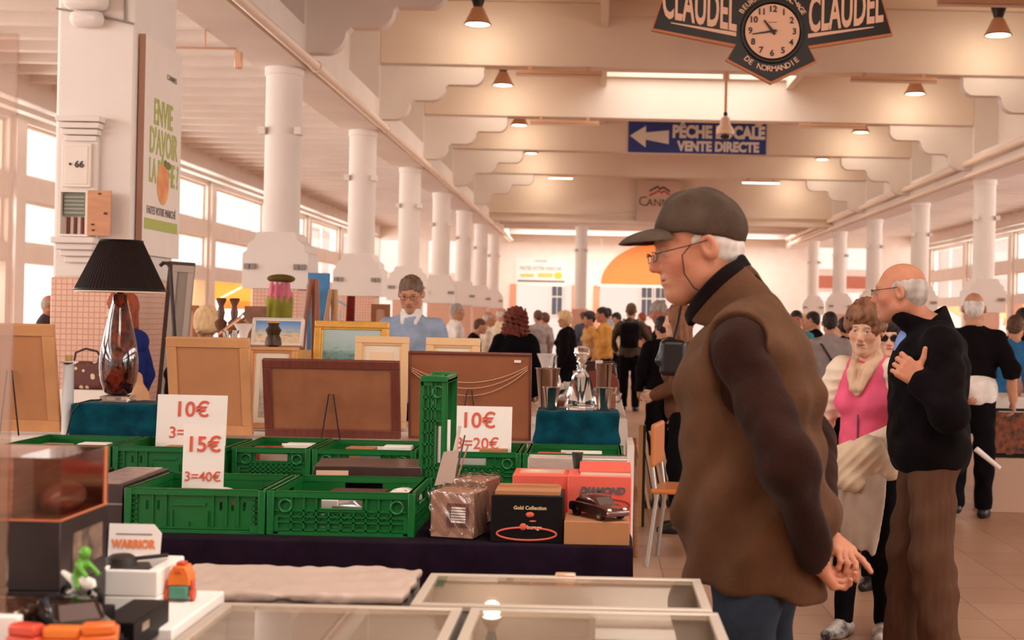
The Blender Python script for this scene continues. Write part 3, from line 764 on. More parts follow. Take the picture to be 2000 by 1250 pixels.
# end wall: two door openings, arch tympanum, pilasters
M_SAL = mat('salmon_paint', (222, 150, 118), .7, var=.04, vscale=3)
e = MB().holes(WL, WR, 0, 4.9, YE, YE+.3, [(-3.15, -1.05, 0, 2.66), (.02, 5.3, 0, 4.42), (8.0, 8.75, 3.45, 4.25), (9.15, 10.2, 3.45, 4.25), (7.9, 8.8, 0, 2.6), (9.1, 11.4, 0, 2.6), (-8.2, -5.0, 0, 2.6), (-8.2, -6.8, 3.0, 4.2), (-6.4, -5.0, 3.0, 4.2)])
struct('wall_end', e, M_TRIM)
for x in (-3.3, -1.02, -.22): struct('trim_door', MB().box(x, x+.22, YE-.06, YE, 0, 2.66), M_SAL)
struct('trim_door_head', MB().box(-.1, 5.4, YE-.1, YE-.01, 2.62, 2.72), M_TRIM)
n = 24
sp = MB()
for sgn in (-1, 1):
    pl = [(2.66+sgn*2.62*math.cos(PI/2*i/12), 2.72+1.66*math.sin(PI/2*i/12)) for i in range(13)]
    for i in range(12):
        (xa, za), (xb, zb) = pl[i], pl[i+1]; q = [(xa, za), (xa, 4.42), (xb, 4.42), (xb, zb)]
        sp.prism(q if sgn < 0 else q[::-1], YE, YE+.3)
struct('wall_spandrel', sp, M_TRIM)
ar = MB()
arc = [(2.66+2.62*math.cos(PI*i/n), 2.72+1.66*math.sin(PI*i/n)) for i in range(n+1)]
ar.prism(arc, YE-.05, YE-.01); o = ar.build('arch_awning', M_ORANGE); tag(o, 'big orange half-round canvas filling the arch over the far doorway', 'awning')
for x0, x1 in ((8.0, 8.75), (9.15, 10.2)):
    o = MB().box(x0, x1, YE-.04, YE-.01, 2.75, 3.2).build('wall_canvas', canvas('salmon_canvas', (240, 180, 156))); tag(o, 'faded salmon canvas under a far right window', 'awning', 'salmon canvases on the far right wall')
# outer window walls
def window_wall(xw, sgn, name):
    x0, x1 = (xw-.12, xw+.12)
    lo = MB(); up = MB()
    holes = []
    for k in range(-2, 10):
        y = 5*k
        holes += [(y+.25, y+4.75, 3.42, 4.22), (y+.25, y+4.75, 2.4, 3.08)]
        holes.append((y+.3, y+4.7, .0, 2.12))
    T = Matrix(((0, 1, 0, 0), (1, 0, 0, 0), (0, 0, 1, 0), (0, 0, 0, 1)))
    lo.holes(-10, YE, 0, 4.9, x0, x1, holes, T)
    struct('wall_'+name, lo, M_TRIM)
    for k in range(-1, 10):
        struct('window_post', MB().box(xw-.2, xw+.2, 5*k-.17, 5*k+.17, 0, 4.4), M_TRIM)
    n = 0
    for h in holes:
        if h[2] < 1 or h[0] < 8: continue
        n += 1
        w = MB(); w.holes(h[0], h[1], h[2], h[3], -.03, .03, [(h[0]+.05, (h[0]+h[1])/2-.012, h[2]+.05, h[3]-.05), ((h[0]+h[1])/2+.012, h[1]-.05, h[2]+.05, h[3]-.05)], Matrix.Translation((xw, 0, 0)) @ T)
        o = struct('window_%d' % (n+(0 if sgn < 0 else 200)), w, M_TRIM, smooth=0)
        g = MB().box(xw-.004, xw+.004, h[0]+.05, h[1]-.05, h[2]+.05, h[3]-.05).build('pane', clear_glass('window_glass', (248, 246, 244)), o)
window_wall(WL, -1, 'left'); window_wall(WR, 1, 'right')
AW = [(canvas('yellow_canvas', (248, 220, 160)), 'yellow'), (M_ORANGE, 'orange'), (canvas('peach_canvas', (248, 198, 166)), 'peach')]
for i, k in enumerate(range(2, 10)):
    for sgn, xw in ((-1, WL), (1, WR)):
        if sgn < 0 and k < 5: continue
        m_, cn = AW[0] if (sgn < 0 and k == 5) else AW[2] if k > 7 else AW[1]
        x = xw+sgn*.2; x2 = xw+sgn*1.1
        a = MB(); y0, y1 = 5*k+.2, 5*k+4.8
        a.add([(x, y0, 2.25), (x, y1, 2.25), (x2, y1, 1.75), (x2, y0, 1.75), (x, y0, 2.22), (x, y1, 2.22), (x2, y1, 1.72), (x2, y0, 1.72), (x2, y0, 1.5), (x2, y1, 1.5), (x2-sgn*.02, y1, 1.5), (x2-sgn*.02, y0, 1.5)],
              [(0, 1, 2, 3), (4, 7, 6, 5), (0, 4, 5, 1), (1, 5, 6, 2), (0, 3, 7, 4), (3, 2, 9, 8), (8, 9, 10, 11), (7, 11, 10, 6), (2, 6, 10, 9), (3, 8, 11, 7)])
        o = a.build('awning', m_)
        tag(o, '%s canvas awning outside the %s window wall, %s bay from the front' % (cn, 'left' if sgn < 0 else 'right', ('third', 'fourth', 'fifth', 'sixth', 'seventh', 'eighth', 'ninth', 'tenth')[i]), 'awning')
# facade across the street, seen through the doors
fa = MB().box(-14, 18, 58, 58.3, 0, 9)
fo = fa.build('facade', mat('pale_facade', (236, 226, 222), .9)); tag(fo, 'pale house front across the street beyond the far doors', 'building')
for x in (-2.1, 1.75, 2.35):
    w = MB().holes(x, x+.55, 1.5, 3.0, 57.92, 58, [(x+.06, x+.26, 1.56, 2.3), (x+.29, x+.49, 1.56, 2.3), (x+.06, x+.26, 2.36, 2.94), (x+.29, x+.49, 2.36, 2.94)]).build('window_frame', M_TRIM, fo)
    MB().box(x+.05, x+.5, 57.96, 57.99, 1.55, 2.95).build('pane', mat('dark_pane', (96, 100, 112), .2), w)
# pipes along the nave
for x, z, r, lab in ((-3.2, 4.2, .055, 'pale painted pipe running along the left row of columns'), (6.7, 4.44, .06, 'upper pale pipe running along the right row of columns'), (6.74, 4.22, .045, 'lower pale pipe running along the right row of columns')):
    p = MB(); p.cyl((x, -2, z), (x, 48.5, z), r, n=12)
    po = p.build('pipe', M_PIPE); tag(po, lab, 'pipe')
    for k in range(1, 10): MB().cyl((x, 5*k-.03, z), (x, 5*k+.03, z), r+.012, n=12).box(min(x, x+(-.08 if x < 0 else .08)), max(x, x+(-.08 if x < 0 else .08)), 5*k-.02, 5*k+.02, z-.02, z+.02).build('bracket', M_PIPE, po)
# ------------------------------------------------------------------ things hung in the hall
M_ALU = mat('aluminium', (196, 190, 182), .35, .8); M_CHROME = mat('chrome', (220, 215, 210), .12, 1.0); M_WHITE = mat('white_plastic', (232, 226, 220), .4)
M_LAMPGLOW = mat('lamp_glow', (255, 250, 240), .4, emit=(255, 244, 226), estr=6.0)
M_REFL = mat('lamp_reflector', (214, 168, 134), .35, .35)
def lamp_parts(o):
    MB().lathe([(.185, 0), (.187, .012), (.15, .09), (.115, .16), (.09, .22), (.07, .24)], 28, cap=False).lathe([(.18, .003), (.145, .09), (.11, .158), (.085, .215)], 28, cap=False).build('shade', M_REFL, o)
    MB().lathe([(.193, -.008), (.193, .008), (.18, .008), (.18, -.008), (.193, -.008)], 28, cap=False).build('rim', M_BLACK, o)
    MB().lathe([(.0, .02), (.176, .018), (.176, .022), (0, .024)], 24, cap=False).build('bulb', M_LAMPGLOW, o)
    MB().lathe([(.06, .235), (.08, .3), (.105, .38), (.1, .44), (.03, .46)], 20).build('cap', M_BLACK, o)
    MB().cyl((0, 0, .44), (0, 0, .5), .02).build('stem', M_BLACK, o)
rows = ['nearest', 'second', 'third', 'fourth', 'fifth']
lp = None
for side, x in (('left', -1.8), ('right', 5.55)):
    for i in range(5):
        lab = 'dome pendant lamp under the roof, %s of the %s row' % (rows[i], side)
        loc = (x, 19.05+5*i, 5.58)
        if lp is None:
            lp = thing('pendant_lamp', lab, 'lamp', loc, group='pendant lamps in two rows under the roof'); lamp_parts(lp)
        else: dup(lp, loc, label=lab)
        l = bpy.data.lights.new('lamp_light', 'POINT'); l.energy = 26; l.color = (1.0, .84, .66); l.shadow_soft_size = .15
        lo = bpy.data.objects.new('lamp_light', l); C.objects.link(lo); lo.location = (x, 19.05+5*i, 5.45)
# fluorescent battens
M_TUBE = mat('tube_off', (214, 180, 158), .3); M_TUBEON = mat('tube_lit', (255, 252, 245), .3, emit=(255, 250, 240), estr=4)
def batten(px0, px1, py, Y, lit, label):
    x0, z = at(px0, py, Y); x1, _ = at(px1, py, Y); c = (x0+x1)/2; L = x1-x0
    o = thing('fluorescent_batten', label, 'light', (c, Y, z), group='fluorescent battens under the beams')
    MB().box(-L/2, L/2, -.03, .03, 0.02, .07).build('housing', M_REFL, o)
    MB().cyl((-L/2, 0, 0), (L/2, 0, 0), .018).build('tube', M_TUBEON if lit else M_TUBE, o)
    for s in (-1, 1): MB().box(s*L*.34-.03, s*L*.34+.03, -.02, .02, .07, max(.1, ZB-z)).build('mount', M_REFL, o)
batten(1008, 1176, 146, 19.8, 0, 'unlit fluorescent batten left of the bright roof window')
batten(1660, 1830, 158, 19.8, 0, 'unlit fluorescent batten right of the bright roof window')
batten(1830, 2010, 9, 14.8, 0, 'unlit fluorescent batten in the top right corner')
batten(1035, 1170, 242, 24.8, 0, 'unlit fluorescent batten left of the blue sign')
batten(1560, 1690, 248, 24.8, 0, 'unlit fluorescent batten right of the blue sign')
batten(1072, 1118, 348, 34.8, 1, 'lit fluorescent batten above the far left doorway')
batten(1450, 1522, 357, 34.8, 1, 'lit fluorescent batten right of the town panel')
# hanging clock sign
Yc = 9.7; PM = FPX/Yc
cx, cz = at(1508, 62, Yc)
ck = thing('clock_sign', 'black winged advertising clock sign hanging at the top of the view', 'clock', (cx, Yc, cz))
M_ENAMEL = mat('black_enamel', (22, 16, 18), .3); M_CREAM = mat('cream_enamel', (226, 178, 148), .5); M_RIM = mat('bronze_rim', (186, 116, 76), .45, .3)
def pxl(pts): return [(x/PM, -y/PM) for x, y in pts]
outline = [(-232, -2), (-70, 26), (-85, 55), (0, 97), (85, 55), (70, 26), (232, -2), (200, -105), (75, -78), (60, -100), (-60, -100), (-75, -78), (-200, -105)]
outer = [(-236, 2), (-73, 31), (-90, 57), (0, 102), (90, 57), (73, 31), (236, 2), (203, -109), (77, -82), (62, -104), (-62, -104), (-77, -82), (-203, -109)]
MB().prism(pxl(outer), .0, .05).build('rim', M_RIM, ck); MB().prism(pxl(outline), -.004, .0).build('panel', M_ENAMEL, ck)
MB().lathe([(53/PM, 0), (53/PM, .012)], 48, Matrix.Rotation(PI/2, 4, 'X') @ Matrix.Translation((0, 0, .004))).build('dial', M_CREAM, ck)
MB().lathe([(53/PM, 0), (57/PM, .02), (61/PM, .02), (63/PM, 0)], 48, Matrix.Rotation(PI/2, 4, 'X') @ Matrix.Translation((0, 0, .004)), cap=False).build('bezel', M_ENAMEL, ck)
def join(meshes, name, m, parent, loc):
    import bmesh
    b = bmesh.new()
    for me in meshes: b.from_mesh(me)
    me = bpy.data.meshes.new(name); b.to_mesh(me); b.free(); me.materials.append(m)
    o = bpy.data.objects.new(name, me); C.objects.link(o); o.parent = parent; o.location = loc
    return o
for hnum in range(1, 13):
    a = PI/2-hnum*PI/6; me = text_mesh(str(hnum), 17/PM, bold=.0015); me.materials.clear(); me.transform(Matrix.Translation((43/PM*math.cos(a), 0, 43/PM*math.sin(a)))); me.materials.append(M_ENAMEL)
    o = bpy.data.objects.new('numeral', me); C.objects.link(o); o.parent = ck; o.location = (0, -.018, 0)
for ang, L, w in ((PI/2-(10.72)*PI/6, 27/PM, .011), (PI/2-43.4*PI/30, 40/PM, .008)):
    MB().add([(-.03*math.cos(ang)+w*math.sin(ang), -.024, -.03*math.sin(ang)-w*math.cos(ang)), (-.03*math.cos(ang)-w*math.sin(ang), -.024, -.03*math.sin(ang)+w*math.cos(ang)), (L*math.cos(ang)-w*.5*math.sin(ang), -.024, L*math.sin(ang)+w*.5*math.cos(ang)), (L*math.cos(ang)+w*.5*math.sin(ang), -.024, L*math.sin(ang)-w*.5*math.cos(ang)),
              *[(-.03*math.cos(ang)+w*math.sin(ang), -.02, -.03*math.sin(ang)-w*math.cos(ang)), (-.03*math.cos(ang)-w*math.sin(ang), -.02, -.03*math.sin(ang)+w*math.cos(ang)), (L*math.cos(ang)-w*.5*math.sin(ang), -.02, L*math.sin(ang)+w*.5*math.cos(ang)), (L*math.cos(ang)+w*.5*math.sin(ang), -.02, L*math.sin(ang)-w*.5*math.cos(ang))]],
             [(0, 1, 2, 3), (7, 6, 5, 4), (0, 4, 5, 1), (1, 5, 6, 2), (2, 6, 7, 3), (3, 7, 4, 0)]).build('hand', M_ENAMEL, ck)
MB().lathe([(.014, 0), (.014, .014)], 16, Matrix.Rotation(PI/2, 4, 'X') @ Matrix.Translation((0, 0, .018))).build('hub', M_ENAMEL, ck)
MB().box(-.03, .03, -.019, -.017, 17/PM, 18/PM).build('dial_mark', M_ENAMEL, ck)
for s in (-1, 1):
    # condensed bold letters that follow the rising wing
    me = text_mesh('CLAUDEL', 98/PM, bold=.009, sx=.345)
    me.transform(Matrix(((1, 0, 0, 0), (0, 1, 0, 0), (s*.17, 0, 1, 0), (0, 0, 0, 1))))
    me.materials.clear(); me.materials.append(M_CREAM); o = bpy.data.objects.new('lettering', me); C.objects.link(o); o.parent = ck; o.location = (s*143/PM, -.006, 43/PM)
    q = [(s*198, -14), (s*70, 3), (s*70, 11), (s*198, -12)]
    MB().prism(pxl(q if s < 0 else q[::-1]), -.007, -.004).build('stripe', M_CREAM, ck)
def arc_text(t, r, a0, a1, size, flip, m, parent):
    ms = []
    for i, chh in enumerate(t):
        if chh == ' ': continue
        a = a0+(a1-a0)*i/max(1, len(t)-1); me = text_mesh(chh, size, bold=.001)
        me.transform(Matrix.Translation((r*math.cos(a), 0, r*math.sin(a))) @ Matrix.Rotation(-(a-PI/2) if not flip else -(a+PI/2), 4, 'Y')); ms.append(me)
    join(ms, 'lettering', m, parent, (0, -.008, 0))
arc_text('DE NORMANDIE', 73/PM, PI*1.5-.72, PI*1.5+.72, 15/PM, True, M_CREAM, ck)
arc_text('BEURRE', 71/PM, PI*.5+1.0, PI*.5+.35, 14/PM, False, M_CREAM, ck); arc_text('FROMAGE', 71/PM, PI*.5-.35, PI*.5-1.0, 14/PM, False, M_CREAM, ck)
for s in (-1, 1): MB().cyl((s*.2, .02, 100/PM), (s*.2, .15, ZB-cz), .008).build('hanger', M_BLACK, ck)
# dome camera
x, z = at(1416, 270, 19.95)
dc = thing('surveillance_camera', 'white dome camera on a rod hanging in front of the blue sign', 'camera', (x, 19.95, z))
MB().cyl((0, 0, .3), (0, 0, ZB-z), .022).build('rod', M_REFL, dc); MB().cyl((0, 0, ZB-z-.12), (0, 0, ZB-z), .05).build('bracket', M_REFL, dc)
MB().lathe([(.12, .06), (.135, .09), (.12, .15), (.08, .2), (.065, .3), (.03, .33)], 24).build('housing', mat('camera_beige', (226, 186, 160), .4), dc)
MB().ell((0, 0, .06), (.085, .085, .08)).build('dome', mat('smoked_dome', (60, 34, 28), .15), dc)
MB().lathe([(.02, .3), (.03, .33), (.03, .37), (.02, .39)], 12).build('joint', M_BLACK, dc)
# blue direction sign on a beam
Yb = 29.8; x0, z1 = at(1228, 236, Yb); x1, _ = at(1497, 240, Yb); z0 = Z_(1228, 297, Yb); w = x1-x0; h = z1-z0
bs = thing('direction_sign', 'blue sign with white arrow and lettering on a roof beam', 'sign', ((x0+x1)/2, Yb, (z0+z1)/2))
M_BLUE = mat('sign_blue', (48, 66, 140), .5, var=.05, vscale=2)
MB().box(-w/2, w/2, -.0, .025, -h/2, h/2).build('board', M_BLUE, bs)
ax = lambda px, py: ((px-1362.5)/FPX*Yb, -(py-267.5)/FPX*Yb)
MB().prism([ax(1231, 266), ax(1262, 288), ax(1262, 273), ax(1307, 281), ax(1307, 254), ax(1262, 259), ax(1262, 246)], -.008, 0).build('arrow', M_WHITE, bs)
text('lettering', 'PÊCHE LOCALE', .37, M_WHITE, bs, (ax(1404, 0)[0], -.006, ax(0, 257)[1]), bold=.02, sx=.80); text('lettering', 'VENTE DIRECTE', .29, M_WHITE, bs, (ax(1404, 0)[0], -.006, ax(0, 285)[1]), bold=.016, sx=.86)
# town panel
Yp = 39.6; x0, z1 = at(1245, 352, Yp); x1, _ = at(1333, 352, Yp); z0 = Z_(1245, 432, Yp); w = x1-x0; h = z1-z0
tp = thing('town_panel', 'square grey panel with red and black emblem over the far hall', 'sign', ((x0+x1)/2, 39.65, (z0+z1)/2))
MB().box(-w/2, w/2, 0, .04, -h/2, h/2).build('board', mat('panel_grey', (206, 178, 160), .6), tp)
def stroke(pts, m, wd): 
    b = MB()
    for i in range(len(pts)-1):
        (xa, za), (xb, zb) = pts[i], pts[i+1]; b.add([(xa, -.008, za), (xb, -.008, zb), (xb, -.008, zb+wd), (xa, -.008, za+wd), (xa, 0, za), (xb, 0, zb), (xb, 0, zb+wd), (xa, 0, za+wd)], [(0, 1, 2, 3), (7, 6, 5, 4), (0, 4, 5, 1), (2, 6, 7, 3), (1, 5, 6, 2), (3, 7, 4, 0)])
    b.build('emblem', m, tp)
stroke([(-.3, .27), (-.05, .41), (.0, .34), (.12, .39), (.3, .27)], M_BLACK, .05); stroke([(-.3, .13), (-.02, .28), (.04, .22), (.14, .27), (.3, .17)], mat('emblem_red', (196, 52, 44), .5), .06)
text('lettering', 'C', .4, M_BLACK, tp, (-.48, -.006, -.02), bold=-.004); text('lettering', 'ANNES', .31, M_BLACK, tp, (.11, -.006, -.05), bold=-.003)
# printed sign above the left far door
Yw = 49.97; xs, zs = at(1056, 530, Yw)
ws = thing('wall_sign', 'pale printed sign with a lemon above the left far doorway', 'sign', (xs, Yw, zs))
MB().box(-.95, .95, 0, .02, -.55, .5).build('board', M_WHITE, ws)
text('lettering', 'CANNES', .12, M_INK, ws, (0, -.005, .38)); text('lettering', 'FAITES VOTRE MARCHÉ', .2, M_INK, ws, (0, -.005, .1), sx=.72)
MB().box(-.75, -.25, -.006, 0, -.22, -.1).box(-.1, .45, -.006, 0, -.22, -.06).build('strip', mat('yellow_print', (222, 190, 110), .6), ws); MB().ell((.65, -.004, -.14), (.16, .006, .13)).build('lemon', mat('lemon_print', (214, 192, 70), .6), ws)
MB().box(-.85, .9, -.006, 0, -.4, -.33).build('line', M_INK, ws)
# conduit in the left aisle with its hanging box
Yq = 13.0; b = MB(); b.tube([(*(lambda a: (a[0], Yq, a[1]))(at(px, py, Yq)),) for px, py in ((250, 92), (330, 92), (462, 95), (464, 104))], .012)
q = b.build('conduit', mat('rusty_conduit', (196, 150, 124), .6)); tag(q, 'thin conduit with a small box crossing behind the near pillar', 'conduit')
for px_ in (260, 400): a_ = at(px_, 93, Yq); MB().cyl((a_[0], Yq, a_[1]), (a_[0], Yq, 4.87), .01).build('hanger', M_REFL, q)
x, z = at(466, 118, Yq); MB().cbox((x, Yq, z), (.07, .07, .16)).build('junction_box', M_REFL, q, bevel=.01)
# ------------------------------------------------------------------ market tables and goods
M_PURPLE = cloth('purple_velvet', (24, 10, 22), .25, .3, 90, sheen=.3); M_TEAL = cloth('teal_velvet', (8, 62, 74), .3, .5, 70, sheen=.4)
M_LINEN = cloth('white_linen', (224, 212, 200), .05, .2, 60, sheen=.05); M_WOOD = mat('table_wood', (150, 96, 64), .5, var=.15, vscale=5, stretch=(1, 1, 8))
M_GREEN = mat('green_crate_plastic', (10, 98, 38), .4, var=.06, vscale=10, bump=.05, bscale=60)
M_PAPER = mat('white_paper', (238, 226, 216), .8, var=.02, vscale=3); M_REDPRINT = mat('red_print', (214, 88, 66), .7)
M_CARD = mat('brown_carton', (176, 118, 76), .8, var=.06, vscale=6); M_BOXBLK = mat('black_carton', (14, 9, 9), .5, spec=.25)
M_GLASS = mat('crystal', (255, 255, 255), .03, trans=1.0, ior=1.45); M_SILVER = mat('silver_metal', (216, 204, 194), .18, 1.0)
M_GOLD = mat('gilt_frame', (222, 170, 84), .35, .5, var=.1, vscale=20); M_MAT = mat('passepartout', (236, 220, 196), .8); M_FILM = clear_glass('clear_film', (244, 238, 232), .9, .12, .10)
M_PANE = clear_glass('case_glass', (250, 250, 248), .95, .015, .03)
M_IRON = mat('dark_wire', (58, 44, 40), .4, .6)
TA = .72; TB = .80
def table(label, x0, x1, y0, y1, z, name='market_table', group=None):
    o = thing(name, label, 'table', ((x0+x1)/2, (y0+y1)/2, 0), group=group); w, d = (x1-x0)/2, (y1-y0)/2
    MB().box(-w, w, -d, d, z-.035, z-.006).build('tabletop', M_WOOD, o)
    for sx in (-1, 1):
        for sy in (-1, 1): MB().box(sx*(w-.1)-.02, sx*(w-.1)+.02, sy*(d-.1)-.02, sy*(d-.1)+.02, 0, z-.035).build('leg', M_WOOD, o)
    return o
def drape(name, label, cat, m, x0, x1, y0, y1, z, drop, amp=.012, n=90, group=None, rad=.006, seed=0, top_sag=0.0):
    """cloth with a flat top and gently pleated sides"""
    cx, cy = (x0+x1)/2, (y0+y1)/2; w, d = (x1-x0)/2, (y1-y0)/2
    per = []
    for i in range(n): per.append((-w+2*w*i/n, -d))
    k = max(8, int(n*d/w)); 
    for i in range(k): per.append((w, -d+2*d*i/k))
    for i in range(n): per.append((w-2*w*i/n, d))
    for i in range(k): per.append((-w, d-2*d*i/k))
    N = len(per); b = MB(); vs = []; rows = 8; r = np.random.default_rng(seed); ph = r.uniform(0, 6, 4)
    for j in range(rows):
        t = j/(rows-1); zz = z if j == 0 else z-rad-(drop-rad)*max(0, (j-1)/(rows-2))
        for i, (x, y) in enumerate(per):
            s = i*2*(w+d)/N*2
            o = (rad if j else 0)+t*amp*(1.3+math.sin(s*14+ph[0])+.6*math.sin(s*27+ph[1])+.5*math.sin(s*5+ph[2]))
            nx = (1 if x >= w-1e-6 else -1 if x <= -w+1e-6 else 0); ny = (1 if y >= d-1e-6 else -1 if y <= -d+1e-6 else 0)
            vs.append((x+nx*o, y+ny*o, zz))
    fs = [tuple(range(N))]
    for j in range(rows-1):
        for i in range(N):
            i2 = (i+1) % N; fs.append((j*N+i, (j+1)*N+i, (j+1)*N+i2, j*N+i2))
    b.add(vs, fs); o = b.build(name, m, None, (cx, cy, 0), smooth=60); tag(o, label, cat, group)
    return o
table('trestle table carrying the green crates', -3.6, .12, 4.47, 6.85, TA); drape('tablecloth', 'dark purple velvet cloth under the green crates', 'tablecloth', M_PURPLE, -3.6, .12, 4.47, 6.85, TA, .66, .012, 160)
table('table behind the crates under a white cloth', -3.5, .1, 6.95, 8.5, TB); drape('tablecloth', 'white cloth on the table with lamp and picture backs', 'tablecloth', M_LINEN, -3.5, .1, 6.95, 8.5, TB, .7, .014, 140, seed=2)
table('long glassware table running back along the aisle', -.45, .2, 9.4, 14.2, .78); drape('tablecloth', 'white cloth on the long glassware table', 'tablecloth', M_LINEN, -.45, .2, 9.4, 14.2, .78, .55, .012, 40, seed=4)
table('front table carrying the glass display cases', -1.75, .27, 2.1, 3.36, .74); drape('tablecloth', 'dark cloth under the glass display cases', 'tablecloth', M_PURPLE, -1.75, .27, 2.1, 3.36, .745, .6, .01, 60, seed=5)
# ---- green crates
def crate_wall(w, h, style):
    b = MB(); t = .012
    if style == 'lattice':
        hs = [(-.07, .07, h*.6, h*.84)]
        n = 8; cw = (w-.14)/n
        for i in range(n):
            a = -w/2+.07+i*cw
            hs.append((a+.012, a+cw-.012, h*.17, h*.2)); hs.append((a+.012, a+cw-.012, h*.46, h*.485))
        b.holes(-w/2, w/2, 0, h, .004, .012, hs)
        for i in range(n+1):
            a = -w/2+.07+i*cw; b.box(a-.0035, a+.0035, -.004, .005, .012, h*(.55 if abs(a) < .08 else .88))
        for zz in (.12, .3, .42, .56): b.box(-w/2+.015, w/2-.015, -.004, .005, h*zz-.003, h*zz+.003)
        for i in range(n):
            a = -w/2+.07+i*cw
            for s in (1, -1):
                x0_, x1_ = (a, a+cw) if s > 0 else (a+cw, a)
                b.add([(x0_-.002, -.002, h*.3), (x0_+.002, -.002, h*.3), (x1_+.002, -.002, h*.56), (x1_-.002, -.002, h*.56), (x0_-.002, .005, h*.3), (x0_+.002, .005, h*.3), (x1_+.002, .005, h*.56), (x1_-.002, .005, h*.56)], [(0, 1, 2, 3), (0, 4, 5, 1), (1, 5, 6, 2), (3, 2, 6, 7), (0, 3, 7, 4)])
        for s in (-1, 1):
            b.tube([(s*(w/2-.05)+.021*math.cos(a), -.003, h*.66+.021*math.sin(a)) for a in np.linspace(0, 2*PI, 20)[:-1]], .0045, 6, closed=True)
            b.box(s*(w/2-.012)-.014, s*(w/2-.012)+.014, -.005, .005, .004, h*.42)
        b.tube([(x, -.002, z) for x, z in ((-.074, h*.6), (-.074, h*.84), (.074, h*.84), (.074, h*.6))], .004, 6, closed=True)
    else:
        hs = [(x-.005, x+.005, h*.5, h*.72) for x in (-.165, -.127, .085, .125, .165)]
        b.holes(-w/2, w/2, 0, h, .004, .012, hs)
        b.box(-.075, .035, -.003, .005, h*.62, h*.67)
        for x in (-.08, -.025, .04): b.box(x-.003, x+.003, -.003, .005, h*.1, h*(.5 if x != -.025 else .25))
        for x in (-.2, -.145, -.1, .06, .105, .145, .2): b.box(x-.003, x+.003, -.003, .005, h*.15, h*.85)
        for s in (-1, 1):
            for i in range(6): b.box(s*(w/2-.02)-.012, s*(w/2-.02)+.012, -.003, .005, h*(.15+.12*i), h*(.15+.12*i)+.004)
            b.box(s*(w/2-.02)-.02, s*(w/2-.02)+.02, -.008, .005, .004, h*.2)
        b.box(-w/2+.01, w/2-.01, -.004, .005, h*.1, h*.13)
    b.box(-w/2-.004, w/2+.004, -.007, .014, h-.022, h-.004); b.box(-w/2-.004, w/2+.004, -.007, .014, h-.003, h)
    b.box(-w/2, w/2, -.005, .012, 0, .012)
    return b
def make_crate(label, x, y, w, d, h, style, z=TA, group='green folding crates on the velvet table'):
    o = thing('green_crate', label, 'crate', (x, y, z), group=group)
    MB().box(-w/2, w/2, -d/2, d/2, .004, .01).build('base', M_GREEN, o)
    for nm, ww, M in (('side_wall', w, Matrix.Translation((0, -d/2, 0))), ('side_wall', w, Matrix.Translation((0, d/2, 0)) @ Matrix.Rotation(PI, 4, 'Z')), ('end_wall', d, Matrix.Translation((-w/2, 0, 0)) @ Matrix.Rotation(-PI/2, 4, 'Z')), ('end_wall', d, Matrix.Translation((w/2, 0, 0)) @ Matrix.Rotation(PI/2, 4, 'Z'))):
        b = crate_wall(ww, h, style); me = b.mesh(nm, M_GREEN, 30); me.transform(M)
        c = bpy.data.objects.new(nm, me); C.objects.link(c); c.parent = o
    b = MB()
    for sx in (-1, 1):
        for sy in (-1, 1): b = MB().box(sx*w/2-.012, sx*w/2+.012, sy*d/2-.012, sy*d/2+.012, 0, h); b.build('corner_post', M_GREEN, o, bevel=.003)
    return o
CR = {}
def cr(key, px0, px1, Y, label, style='lattice', d=.45, h=.15, z=TA):
    x0 = X_(px0, 950, Y); x1 = X_(px1, 950, Y); w = x1-x0-.024
    CR[key] = ((x0+x1)/2, Y+d/2, w, d); return make_crate(label, (x0+x1)/2, Y+d/2, w, d, h, style, z)
cr('C1', 245, 520, 4.58, 'solid walled green crate with the tall price card in the front row', 'solid'); cr('C2', 523, 812, 4.58, 'lattice green crate with silver model cars in the front row')
cr('D0', 8, 216, 5.95, 'leftmost green crate of the rear row below the lamp', 'solid'); cr('D1', 220, 440, 5.95, 'green crate of the rear row behind the tall price card', 'solid')
cr('D2', 452, 606, 6.0, 'narrow green crate of the rear row below the dark picture frame', d=.5); cr('D3', 609, 812, 6.0, 'green crate of the rear row behind the flat black box')
cr('D4', 818, 1017, 6.0, 'green crate of the rear row in front of the ten euro card'); cr('D5', 1020, 1220, 6.0, 'green crate at the right end of the rear row below the decanter')
# crate standing on its end, open side to the right
so = make_crate('green crate stood upright on its end with cards inside', 0, 0, .5, .34, .105, 'lattice'); so.rotation_euler = (0, PI/2, 0)
so.location = (X_(816, 900, 5.12), 5.32, TA+.262)
